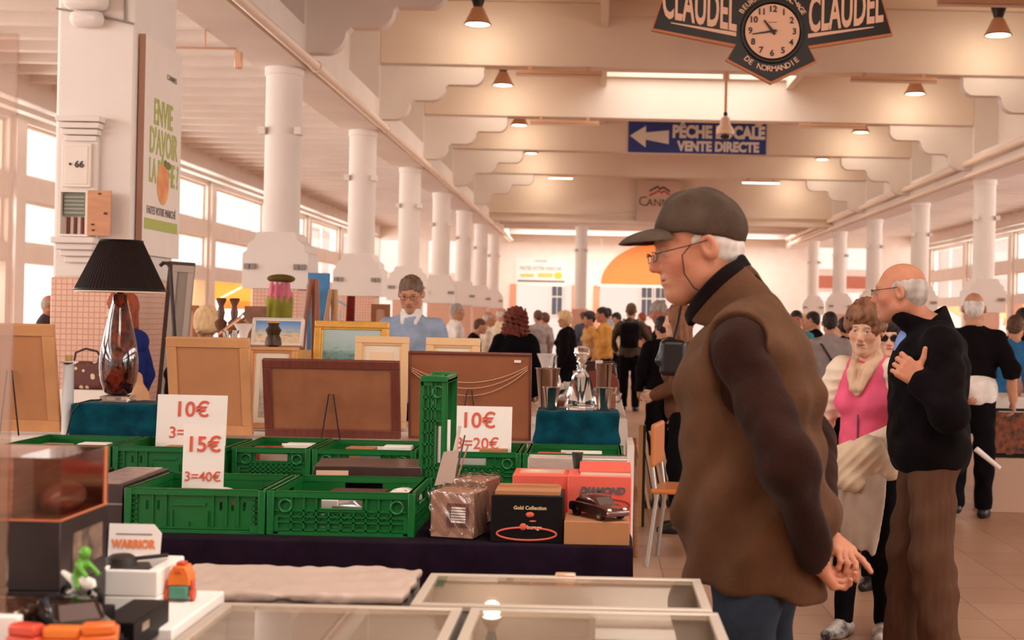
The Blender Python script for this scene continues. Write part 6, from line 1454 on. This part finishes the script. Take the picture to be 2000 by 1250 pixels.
x, z = at(1922, 893, 10.1); o = MB().cyl((-.09, 0, .07), (.09, 0, -.07), .022, .016, 12).build('rolled_paper', M_PAPER, None, (x, 10.0, z)); tag(o, 'rolled white paper held behind the back of the bald man', 'paper')
folk('man in a blue polo shirt at the far right edge seen from behind', 1980, 615, 12.4, -30, BLU, 'short', HB['brown'], res=.011, h=1.6, lean=.12)
folk('dark haired person cut off by the right edge of the view', 2003, 598, 13.5, 10, DRK, 'short', HB['dark'])
# left side
folk('grey haired man in a dark coat by the window behind the near pillar', 92, 573, 15.5, -80, cl('charcoal_coat', (70, 58, 58)), 'sides', HB['grey'], res=.011, sk='ruddy')
p = folk('red haired woman in a blue hoodie behind the tall lamp', 248, 572, 8.9, 78, BLUH, 'long', HB['red'], fem=True, res=.009, h=1.6, sk='fair', head=(.2, .3, 0), arms=UP(-1), fine=True)
S = Soft(); S.u(f_ell(p.F.p((0, -.1, .42)), (.12, .07, .09), p.F.R)); S.build('hood', .009, BLUH, p.o)
p = folk('blonde woman bending forward behind the cardboard backed picture', 398, 604, 9.6, 200, DRK, 'bob', HB['blond'], fem=True, res=.01, h=1.57, lean=.5, head=(1.15, .3, .2), sk='fair', nf=.08)
# ------------------------------------------------------------------ glass display cases in front
def case(label, x0, x1, y0, y1, z=.75, h=.095, items=()):
    w, d = x1-x0, y1-y0; o = thing('display_case', label, 'display case', ((x0+x1)/2, (y0+y1)/2, z), group='aluminium framed glass cases on the front table')
    MB().holes(-w/2, w/2, -d/2, d/2, 0, .016, [(-w/2+.022, w/2-.022, -d/2+.022, d/2-.022)], Matrix(((1, 0, 0, 0), (0, 0, 1, 0), (0, 1, 0, h-.016), (0, 0, 0, 1))) @ Matrix(((1, 0, 0, 0), (0, 1, 0, 0), (0, 0, 1, 0), (0, 0, 0, 1)))).build('frame', mat('case_frame', (196, 178, 160), .5, .25), o, bevel=.003)
    MB().box(-w/2+.004, w/2-.004, -d/2+.004, -d/2+.01, .01, h-.016).box(-w/2+.004, w/2-.004, d/2-.01, d/2-.004, .01, h-.016).box(-w/2+.004, -w/2+.01, -d/2, d/2, .01, h-.016).box(w/2-.01, w/2-.004, -d/2, d/2, .01, h-.016).build('side_band', mat('case_side', (176, 166, 156), .4, .4), o)
    MB().box(-w/2+.01, w/2-.01, -d/2+.01, d/2-.01, 0, .012).build('tray', mat('case_lining', (240, 214, 196), .7, var=.02), o)
    MB().box(-w/2+.02, w/2-.02, -d/2+.02, d/2-.02, h-.006, h-.002).build('glass', M_PANE, o)
    return o, w, d
def xw(px, py, Y): return X_(px, py, Y)
c1 = case('glass case at the lower left with a pale lining', -.80, -.283, 2.42, 2.93)[0]
c2 = case('glass case at the lower right corner of the table', -.265, .272, 2.42, 2.93)[0]
c3 = case('rear glass case with a small clasp beside the cap man', -.40, .262, 2.95, 3.31)[0]
MB().box(-.025, .025, .165, .19, .07, .102).build('clasp', M_REFL, c3, bevel=.004)
# paper covered case behind on the left
o = thing('wrapped_case', 'flat case covered with crumpled grey paper behind the left glass case', 'display case', (-.71, 3.19, .75))
MB().box(-.27, .28, -.15, .15, 0, .08).build('case_body', mat('case_side', (176, 166, 156), .4, .4), o)
S = Soft(); S.u(f_box((.0, .0, .086), (.285, .165, .012), .006)); S.disp = waves([((1, .6, .2), .12, 1), ((-.6, 1, .3), .1, 1), ((1, -.3, 0), .05, .6)], .003, 9); S.dm = .009
S.build('paper_cover', .007, mat('grey_tissue_paper', (186, 162, 146), .5, var=.04, vscale=6, bump=.3, bscale=20), o)
# things in the cases
def in_case(nm, label, cat, px, py, Y, z, make):
    o = make(); o.location = (X_(px, py, Y), Y, z); return tag(o, label, cat)
zt = .763
def lump(nm, r, m): 
    S = Soft(); S.u(f_ell((0, 0, r[2]), r)); S.disp = waves([((1, .3, .2), .05, 1), ((.2, 1, .3), .04, 1)], .0025, 3); S.dm = .006
    o = bpy.data.objects.new(nm, S.mesh(nm, .004, m)); C.objects.link(o); return o
M_VERD = mat('verdigris_bronze', (76, 92, 66), .6, rgb2=(120, 112, 84), vscale=30)
for (px, py, Y, lab, r, m) in ((858, 1150, 3.05, 'greenish bronze strip at the left end of the rear glass case', (.03, .09, .012), M_VERD), (855, 1225, 2.75, 'greenish bronze strip at the right end of the lower left glass case', (.02, .1, .012), M_VERD)):
    in_case('bronze_strip', lab, 'ornament', px, py, Y, zt, lambda: lump('bronze_strip', r, m))
for i, (px, py, Y, lab, r, m) in enumerate(((1010, 1165, 3.05, 'orange box lid lying inside the rear glass case', (.05, .03, .012), M_ORANGE), (1175, 1180, 3.03, 'brown trinket inside the rear glass case', (.02, .02, .012), M_CARD), (1245, 1178, 3.05, 'white shell shaped trinket inside the rear glass case', (.03, .02, .012), M_PAPER), (1330, 1170, 3.1, 'pale oval box at the right end of the rear glass case', (.03, .02, .014), M_MAT),
      (655, 1222, 2.72, 'small silver tube inside the lower left glass case', (.012, .04, .012), M_SILVER), (565, 1225, 2.72, 'round ivory piece inside the lower left glass case', (.025, .025, .012), M_MAT), (1110, 1232, 2.72, 'pale medallion inside the lower right glass case', (.03, .02, .008), M_PAPER), (1325, 1235, 2.7, 'dark leather case inside the lower right glass case', (.05, .06, .014), M_BOXBLK))):
    in_case('trinket', lab, 'trinket', px, py, Y, zt, lambda: lump('trinket', r, m))
small_box('white backing card inside the lower right glass case', (X_(1120, 1215, 2.72), 2.72, zt-.001), (.34, .36, .003), M_PAPER, name='backing_card')
# ------------------------------------------------------------------ toys at the lower left
def bx(label, px0, px1, pyt, pyb, Y, d, m, z, name='toy_box', rz=0, cat='box'):
    x0, x1 = X_(px0, pyb, Y), X_(px1, pyb, Y); h = (pyb-pyt)/FPX*Y
    o = thing(name, label, cat, ((x0+x1)/2, Y+d/2, z), rz); w = x1-x0
    MB().box(-w/2, w/2, -d/2, d/2, 0, h).build('carton', m, o, bevel=.002); return o, w, h, d
M_DUSTY = mat('dark_toy_box', (40, 30, 30), .35, var=.2, vscale=12)
ZT = .749
ZL = .85
small_box('wide dark carton raising the toys at the left of the front table', (-1.24, 2.57, ZT), (.62, .84, ZL-ZT-.002), M_DUSTY, name='riser')
X0, X1 = -1.30, -.99
o = thing('toy_box', 'dark toy box with a beige picture low in the left stack', 'box', ((X0+X1)/2, 2.62, ZL)); w = (X1-X0)/2; h = .10
MB().box(-w, w, -.12, .12, 0, h).build('carton', M_DUSTY, o, bevel=.002); MB().box(-.02, w-.04, -.123, -.12, .01, h-.01).build('picture', mat('beige_picture', (168, 138, 108), .5, rgb2=(70, 56, 44), vscale=16), o); MB().box(w-.025, w-.015, -.123, -.12, .01, .08).build('price_strip', M_CREAM, o)
o = thing('toy_box', 'dark toy box with a cut out window in the middle of the left stack', 'box', ((X0+X1)/2, 2.62, ZL+h+.001)); h2 = .128
MB().box(-w, w, -.12, .12, 0, h2).build('carton', M_DUSTY, o, bevel=.002); MB().box(w, w+.002, -.06, .09, .03, h2-.03).build('label', mat('dusty_label', (150, 120, 100), .5, rgb2=(60, 44, 40), vscale=20), o)
zB = ZL+h+h2+.002; hh = .118
o3 = thing('blister_box', 'wood coloured toy box with a clear plastic end on top of the left stack', 'box', ((X0+X1)/2, 2.62, zB))
MB().box(-w, w*.42, -.12, .12, .004, hh).box(-w, w, .112, .12, .004, hh).build('carton', mat('wood_look_carton', (168, 112, 82), .4, rgb2=(110, 68, 50), vscale=5, stretch=(1, 1, 8)), o3, bevel=.002)
MB().box(-w, w, -.12, .12, 0, .004).box(w-.004, w, .1, .12, .004, hh).build('card_edge', mat('orange_card', (196, 112, 72), .5), o3); MB().box(w*.42, w-.001, -.119, .11, .004, hh).build('window', clear_glass('blister', (226, 206, 196), .9, .06, .14), o3)
S = Soft(); S.u(f_ell((w*.72, 0, .03), (.035, .08, .03))); S.build('toy', .005, mat('brown_toy', (120, 70, 56), .3), o3)
# clear acrylic upright at the left edge
o = MB().box(-.09, .0, -.004, .004, 0, 1.1).build('acrylic_panel', clear_glass('acrylic', (240, 228, 220), .8, .1, .22), None, (X_(24, 870, 2.35), 2.34, ZL)); tag(o, 'clear acrylic upright cut off by the left edge of the view', 'panel')
# polystyrene box with a tank model, its lid behind
Y = 2.80; x0, x1 = X_(188, 1165, Y), X_(308, 1165, Y); o = thing('foam_box', 'white polystyrene box holding a model tank', 'box', ((x0+x1)/2, Y+.09, ZL)); w = x1-x0; hh = .085
MB().box(-w/2, w/2, -.09, .09, 0, .03).holes(-w/2, w/2, -.09, .09, .03, hh, [(-w/2+.012, w/2-.025, -.078, .07)], Matrix(((1, 0, 0, 0), (0, 0, 1, 0), (0, 1, 0, 0), (0, 0, 0, 1)))).build('foam', mat('white_foam', (232, 222, 212), .7), o, bevel=.004)
xl, zl = at(250, 1070, 2.96); q = thing('box_lid', 'white lid with orange lettering standing behind the polystyrene box', 'lid', (xl, 2.985, ZL)); q.rotation_euler = (-.1, 0, 0)
lw, lh = .056, .15; MB().prism([(-lw, 0), (lw, 0), (lw+.004, lh-.02), (lw-.014, lh), (-lw, lh)], 0, .004).build('card', M_PAPER, q)
text('lettering', 'WARRIOR', .026, mat('orange_print', (224, 122, 70), .6), q, (.0, -.002, lh*.7), bold=.0012, depth=.0005, sx=.8); MB().box(-.04, .04, -.001, 0, lh*.84, lh*.86).build('line', M_INK, q)
t = thing('model_tank', 'dark green model tank sitting in the polystyrene box', 'toy tank', (X_(232, 1100, 2.86), 2.875, ZL+.045), .25); t.scale = (1.12, 1.0, 1.1); M_OLIVE = mat('olive_paint', (48, 38, 28), .5, var=.15, vscale=30)
MB().prism([(-.055, .02), (-.045, .008), (.045, .008), (.055, .02), (.05, .034), (-.05, .034)], -.03, .03).build('hull', M_OLIVE, t, bevel=.003)
for s_ in (-1, 1): MB().prism([(-.06, .014), (-.05, .0), (.05, .0), (.06, .014), (.05, .026), (-.05, .026)], s_*.034-.008, s_*.034+.008).build('track', M_BOXBLK, t, bevel=.003)
MB().lathe([(.03, .034), (.028, .048), (.018, .054)], 12).build('turret', M_OLIVE, t); MB().cyl((.02, 0, .045), (.085, 0, .05), .004).build('gun', M_OLIVE, t)
# black flat boxes and the chrome model car
o, w, h, d = bx('black flat box with a silver label in the lower left', 186, 262, 1190, 1250, 2.46, .2, M_BOXBLK, ZL, rz=.0); MB().box(w/2, w/2+.001, -.06, -.02, .03, .045).build('label', M_SILVER, o)
toy_car('toy_car', 'black model car with chrome trim at the lower left', (X_(150, 1240, 2.42), 2.40, ZL+.03), -PI/2+.6, .24, mat('black_car_paint', (16, 12, 13), .12, .2, coat=1.0), lights=False)
small_box('dark tray under the black model car', (X_(150, 1240, 2.42), 2.40, ZL), (.16, .2, .029), M_BOXBLK, name='tray')
o = thing('blister_tray', 'black tray with a shiny clear cover at the left edge', 'box', (X_(0, 1180, 2.4), 2.42, ZL)); MB().box(-.08, .06, -.06, .07, 0, .06).build('tray', M_BOXBLK, o, bevel=.003)
S = Soft(); S.u(f_box((-.012, .005, .075), (.06, .06, .02), .012)); S.disp = waves([((1, .4, .2), .05, 1), ((.3, 1, .2), .04, 1)], .002, 5); S.dm = .006; S.build('clear_cover', .005, clear_glass('blister', (236, 222, 214), .9, .06, .12), o)
# green toy motorcycle with rider
o = thing('toy_motorcycle', 'white toy motorcycle with a lime green rider', 'toy motorcycle', (X_(158, 1180, 2.46), 2.46, ZL+.082), -.5); M_LGR = mat('lime_plastic', (96, 160, 48), .3); M_WHP = mat('white_toy_plastic', (228, 222, 210), .3)
small_box('black box under the toy motorcycle', (o.location.x, 2.47, ZL), (.1, .06, .081), M_BOXBLK)
for x_ in (-.034, .036):
    wv = MB(); wv.tube([(x_+.017*math.cos(a), 0, .02+.017*math.sin(a)) for a in np.linspace(0, 2*PI, 20)[:-1]], .0045, 8, closed=True); wv.cyl((x_, -.003, .02), (x_, .003, .02), .006); wv.build('wheel', M_BOXBLK, o)
S = Soft(); S.u(f_ell((.012, 0, .045), (.022, .01, .013))); S.u(f_cone((-.01, 0, .042), (-.048, 0, .058), .009, .005), .01); S.u(f_cone((.03, 0, .05), (.036, 0, .022), .004, .004), .006); S.u(f_cone((-.005, 0, .035), (-.034, 0, .022), .006, .004), .008); S.build('motorcycle_body', .0025, M_WHP, o)
S = Soft(); S.u(f_cone((-.012, 0, .055), (.002, 0, .082), .009, .011), .01); S.u(f_ell((.008, 0, .1), (.012, .011, .012)), .004)
for s_ in (-1, 1): S.u(f_cone((.002, s_*.011, .08), (.028, s_*.014, .062), .005, .004), .006); S.u(f_cone((-.01, s_*.006, .052), (.006, s_*.014, .04), .006, .005), .006)
S.build('rider', .0025, M_LGR, o)
# orange toy lorry pieces at the very bottom
for i, (px, py, cc, lb, dm) in enumerate(((75, 1240, (206, 74, 52), 'red', (.06, .09, .03)), (135, 1240, (224, 118, 48), 'orange', (.07, .08, .026)), (195, 1235, (214, 104, 40), 'dark orange', (.06, .09, .034)))):
    o = thing('toy_truck', '%s plastic toy truck at the bottom left edge' % lb, 'toy truck', (X_(px, py, 2.27), 2.27, ZL+.052), .3*(i-1)); mm = mat('toy_'+lb.replace(' ', '_'), cc, .35); a, b_, c_ = dm
    MB().box(-a/2, a/2, -b_/2, b_/2, .012, c_).build('bed', mm, o, bevel=.004); MB().box(-a/2+.004, a/2-.004, -b_/2, -b_/2+.03, c_, c_+.02).build('cab', mm, o, bevel=.005)
    for s_ in (-1, 1):
        for t_ in (-1, 1): MB().cyl((s_*(a/2-.002), t_*b_*.3, .011), (s_*(a/2+.006), t_*b_*.3, .011), .011, n=12).build('wheel', M_BOXBLK, o)
small_box('dark box under the plastic toy trucks', (X_(130, 1240, 2.27), 2.265, ZL), (.24, .11, .051), M_BOXBLK)
small_box('white card at the lower left corner', (X_(8, 1230, 2.3), 2.31, ZL), (.05, .02, .10), M_PAPER, name='card')
# white boxes with the toy cart
o = small_box('long white box under the orange toy cart', (X_(350, 1195, 2.8), 2.78, ZT), (.1, .36, .114), M_PAPER, -.0)
t = thing('toy_cart', 'orange and green toy cart standing on the long white box', 'toy cart', (X_(352, 1172, 2.85), 2.85, ZT+.115), 0); k = 2.87/FPX; M_TOYO = mat('toy_orange', (214, 126, 60), .4); M_TOYG = mat('toy_teal', (78, 132, 112), .4); M_TOYR = mat('toy_red', (196, 66, 48), .4)
MB().box(-18*k, 18*k, -.02, .03, 6*k, 30*k).build('box', M_TOYG, t, bevel=.003); MB().prism([(-22*k, 30*k), (22*k, 30*k), (20*k, 52*k), (12*k, 68*k), (-12*k, 68*k), (-20*k, 52*k)], -.015, .03).build('cabin', M_TOYO, t, bevel=.003)
MB().box(-8*k, 8*k, -.005, .02, 68*k, 74*k).box(-7*k, 7*k, -.018, -.015, 54*k, 60*k).build('roof_box', M_TOYR, t, bevel=.002)
for s_ in (-1, 1): MB().cyl((s_*21*k, .0, 12*k), (s_*28*k, .0, 12*k), 12*k, n=16).build('wheel', M_TOYR, t); MB().box(s_*24*k-3*k, s_*24*k+3*k, -.008, .008, 12*k, 40*k).build('fender', M_TOYR, t, bevel=.002)
# ------------------------------------------------------------------ aisle side furniture
o = thing('chair', 'chair with an orange back and metal legs half hidden by the cap man', 'chair', (.56, 8.2, 0), PI/2-.2)
S = Soft(); S.u(f_box((0, .19, .72), (.19, .015, .13), .014)); S.build('backrest', .01, mat('orange_shell', (206, 124, 64), .4), o); S = Soft(); S.u(f_box((0, 0, .45), (.2, .2, .016), .014)); S.build('seat', .012, mat('orange_shell', (206, 124, 64), .4), o)
for sx in (-1, 1):
    for sy in (-1, 1): MB().cyl((sx*.17, sy*.16, .44), (sx*.2, sy*.21, 0), .013).build('leg', M_ALU, o)
    MB().cyl((sx*.17, .17, .44), (sx*.17, .2, .66), .011).build('back_post', M_ALU, o)
for i in range(5):
    xb, zb = at(1285-11*i, 985, 10.6); xt = X_(1240+i*2, 845, 10.8)
    o = thing('canvas_frame', 'thin canvas frame leaning by the aisle floor, number %d from the aisle' % (i+1), 'frame', (xb+.12-.02*i, 10.55-.02*i, 0)); o['label'] = ('nearest the aisle of the leaning canvas frames', 'second of the canvas frames leaning beside the aisle', 'middle one of the canvas frames leaning beside the aisle', 'fourth of the canvas frames leaning beside the aisle', 'innermost of the canvas frames leaning beside the aisle')[i]; o['group'] = 'canvas frames leaning beside the aisle'
    o.rotation_euler = (0, -.20, 0); MB().holes(0, .55, 0, .6-.03*i, -.011, .011, [(.04, .51, .04, .56-.03*i)], Matrix.Rotation(PI/2, 4, 'Z')).build('stretcher', mat('raw_pine', (214, 176, 140), .6), o); MB().box(-.012, -.009, 0.002, .548, .002, .598-.03*i).build('canvas', mat('dark_canvas', (120, 84, 66), .8), o)
x = X_(1231, 950, 7.6); o = MB().box(-.02, .02, -.25, .25, 0, .76).build('white_board', M_PAPER, None, (x-.0, 7.9, 0)); tag(o, 'white board standing against the end of the tables', 'board')
x = X_(1247, 950, 8.0); o = MB().cyl((0, 0, 0), (-.03, 0, .74), .022, n=10).build('wooden_post', M_WOOD, None, (x, 8.35, 0)); tag(o, 'brown wooden post beside the white board', 'post')
x = X_(1229, 830, 12); o = thing('folding_stand', 'wooden stand with black legs at the aisle end of the glassware', 'stand', (.33, 9.6, 0)); MB().box(-.03, .0, -.03, .03, 0, .72).build('post', mat('light_post', (206, 150, 100), .5), o); MB().box(0, .02, -.03, .03, 0, .72).build('black_post', M_BLACK, o)
# dark still life picture on the floor at the right, table with white cloth
x, z = at(1960, 890, 12.0); o = thing('framed_picture', 'large dark still life of fruit standing on a low crate at the right', 'picture', (X_(1968, 890, 10.8), 10.8, .43)); w = .21; h = .39
MB().holes(-w, w, 0, h, -.02, .02, [(-w+.02, w-.02, .02, h-.02)]).build('frame', M_BOXBLK, o); MB().box(-w+.03, w-.03, -.01, .01, .03, h-.03).build('canvas', mat('fruit_painting', (46, 30, 24), .5, rgb2=(150, 76, 36), vscale=22), o)
table('right hand stall table under a white cloth', 3.3, 4.7, 11.0, 11.7, .9); drape('tablecloth', 'white cloth on the right hand stall table', 'tablecloth', M_LINEN, 3.3, 4.7, 11.0, 11.7, .9, .12, .012, 40, seed=8)
for i, (dx, cc, lb) in enumerate(((.2, (150, 96, 66), 'brown'), (.5, (90, 60, 50), 'dark'), (.75, (214, 190, 160), 'cream'))): cyl_thing('jar', '%s jar on the right hand stall table' % lb, 'jar', mat('jar_'+lb, cc, .4), [(.05, 0), (.07, .06), (.05, .14), (.055, .16)], (3.3+dx*.8, 11.2, .902), 14)
small_box('low pale crate under the dark still life', (X_(1968, 890, 10.8), 10.82, 0), (.46, .25, .428), mat('pale_crate', (196, 160, 136), .7), name='crate')
# back stalls on the left: easels, hat figure, iron chair, frames
o = thing('dressed_bust', 'white bust with an olive beret and a pink and green scarf', 'bust', (X_(545, 640, 11.6), 11.6, 0)); zz = 1.0
MB().cyl((0, 0, 0), (0, 0, 1.05), .02).build('pole', M_WOOD, o); MB().lathe([(.16, 0), (.15, .02), (.02, .04)], 16).build('foot', M_WOOD, o)
S = Soft(); S.u(f_ell((0, 0, 1.70), (.075, .09, .09))); S.u(f_cone((0, 0, 1.45), (0, 0, 1.6), .055, .05), .04); S.build('head', .01, mat('white_plaster', (236, 228, 220), .6), o)
S = Soft(); S.u(f_ell((.01, 0, 1.755), (.12, .12, .04))); S.build('beret', .01, cl('olive_felt', (112, 92, 48)), o)
S = Soft(); S.u(f_cone((0, 0, 1.68), (0, 0, 1.57), .095, .11), .03); S.disp = waves([((1, .2, 0), .05, 1)], .006, 2); S.dm = .01; S.build('pink_scarf', .011, cl('pink_scarf', (226, 128, 150)), o)
S = Soft(); S.u(f_cone((0, 0, 1.55), (0, 0, 1.2), .115, .1), .03); S.disp = waves([((1, .2, 0), .06, 1)], .008, 4); S.dm = .014; S.build('green_scarf', .011, cl('olive_scarf', (152, 150, 62)), o)
for i, (px, lean_, nm) in enumerate(((598, .05, 'reddish'), (612, -.02, 'brown'), (626, .1, 'tall pale'))):
    Y = 10.2+.45*i; o = thing('easel', '%s wooden easel left of the gold framed seascape' % nm, 'easel', (X_(px, 640, Y), Y, 0)); zt_ = Z_(px, 545+10*i, Y); mm = mat('easel_'+nm.replace(' ', '_'), ((150, 88, 58), (172, 112, 74), (206, 160, 118))[i], .5)
    for s_ in (-1, 1): MB().cyl((s_*.16, -.05, 0), (s_*.02+lean_, 0, zt_), .018, n=8).build('leg', mm, o)
    MB().cyl((0, .3, 0), (lean_, 0, zt_), .016, n=8).build('leg', mm, o); MB().box(-.13, .13, -.06, -.02, .7, .74).build('ledge', mm, o)
o = thing('sky_painting', 'narrow sky blue canvas behind the easels', 'picture', (X_(622, 600, 11.2), 11.2, 0)); MB().box(-.09, .09, -.01, .01, 1.1, 1.8).build('canvas', mat('sky_blue_paint', (92, 160, 220), .6, var=.1), o)
for s_ in (-1, 1): MB().cyl((s_*.08, .02, 0), (s_*.05, .02, 1.75), .015).build('leg', M_WOOD, o)
o = thing('iron_chair', 'pale blue iron chair behind the seascape', 'chair', (X_(652, 640, 12.5), 12.5, 0)); M_IB = mat('pale_blue_iron', (160, 190, 220), .4); 
MB().tube([(-.22, 0, 0), (-.22, .02, 1.3), (-.15, .02, 1.52), (0, .02, 1.6), (.15, .02, 1.52), (.22, .02, 1.3), (.22, 0, 0)], .012, 8).build('back_frame', M_IB, o)
for k_ in range(4): MB().cyl((-.15+.1*k_, .02, .6), (-.15+.1*k_, .02, 1.5), .006, n=6).build('back_bar', M_IB, o)
MB().lathe([(.24, .55), (.24, .57)], 20, Matrix.Translation((0, -.2, 0))).build('seat', M_IB, o)
for s_ in (-1, 1): MB().cyl((s_*.18, -.38, 0), (s_*.16, -.34, .55), .01).build('leg', M_IB, o)
o = MB().cyl((0, 0, 0), (.02, .1, 1.62), .05, .035, 12).build('rolled_carpet', cl('dark_red_carpet', (120, 44, 38)), None, (X_(676, 640, 11.6), 11.6, 0)); tag(o, 'dark red rolled carpet standing behind the seascape', 'carpet')
for (px0, px1, pyt, Y, lb, cc) in ((726, 762, 594, 11.5, 'small brown framed picture behind the blue sweater man', (160, 104, 62)), (343, 388, 596, 11.4, 'brown framed picture behind the bending blonde woman', (176, 112, 74))):
    xm, zt_ = at((px0+px1)/2, pyt, Y); w = (px1-px0)/FPX*Y/2; o = thing('picture_stand', lb, 'picture', (xm, Y, 0))
    MB().holes(-w, w, zt_-.5, zt_, -.02, .02, [(-w+.04, w-.04, zt_-.46, zt_-.04)]).build('frame', mat(lb[:12].strip().replace(' ', '_'), cc, .5), o); MB().box(-w+.03, w-.03, -.005, .005, zt_-.47, zt_-.03).build('print', mat('peach_print_b', (222, 176, 146), .7), o)
    for s_ in (-1, 1): MB().cyl((s_*w*.8, .03, 0), (s_*w*.8, .03, zt_-.1), .015).build('leg', M_WOOD, o)
o = thing('carved_panel', 'dark carved wooden panel behind the statue vase', 'panel', (X_(496, 640, 9.0), 9.0, 0)); zt_ = Z_(496, 598, 9.0); MB().prism([(-.07, 0), (.1, 0), (.08, zt_), (-.06, zt_)], -.02, .02).build('panel', mat('carved_brown', (128, 84, 64), .6, bump=1, bscale=30, var=.2), o)
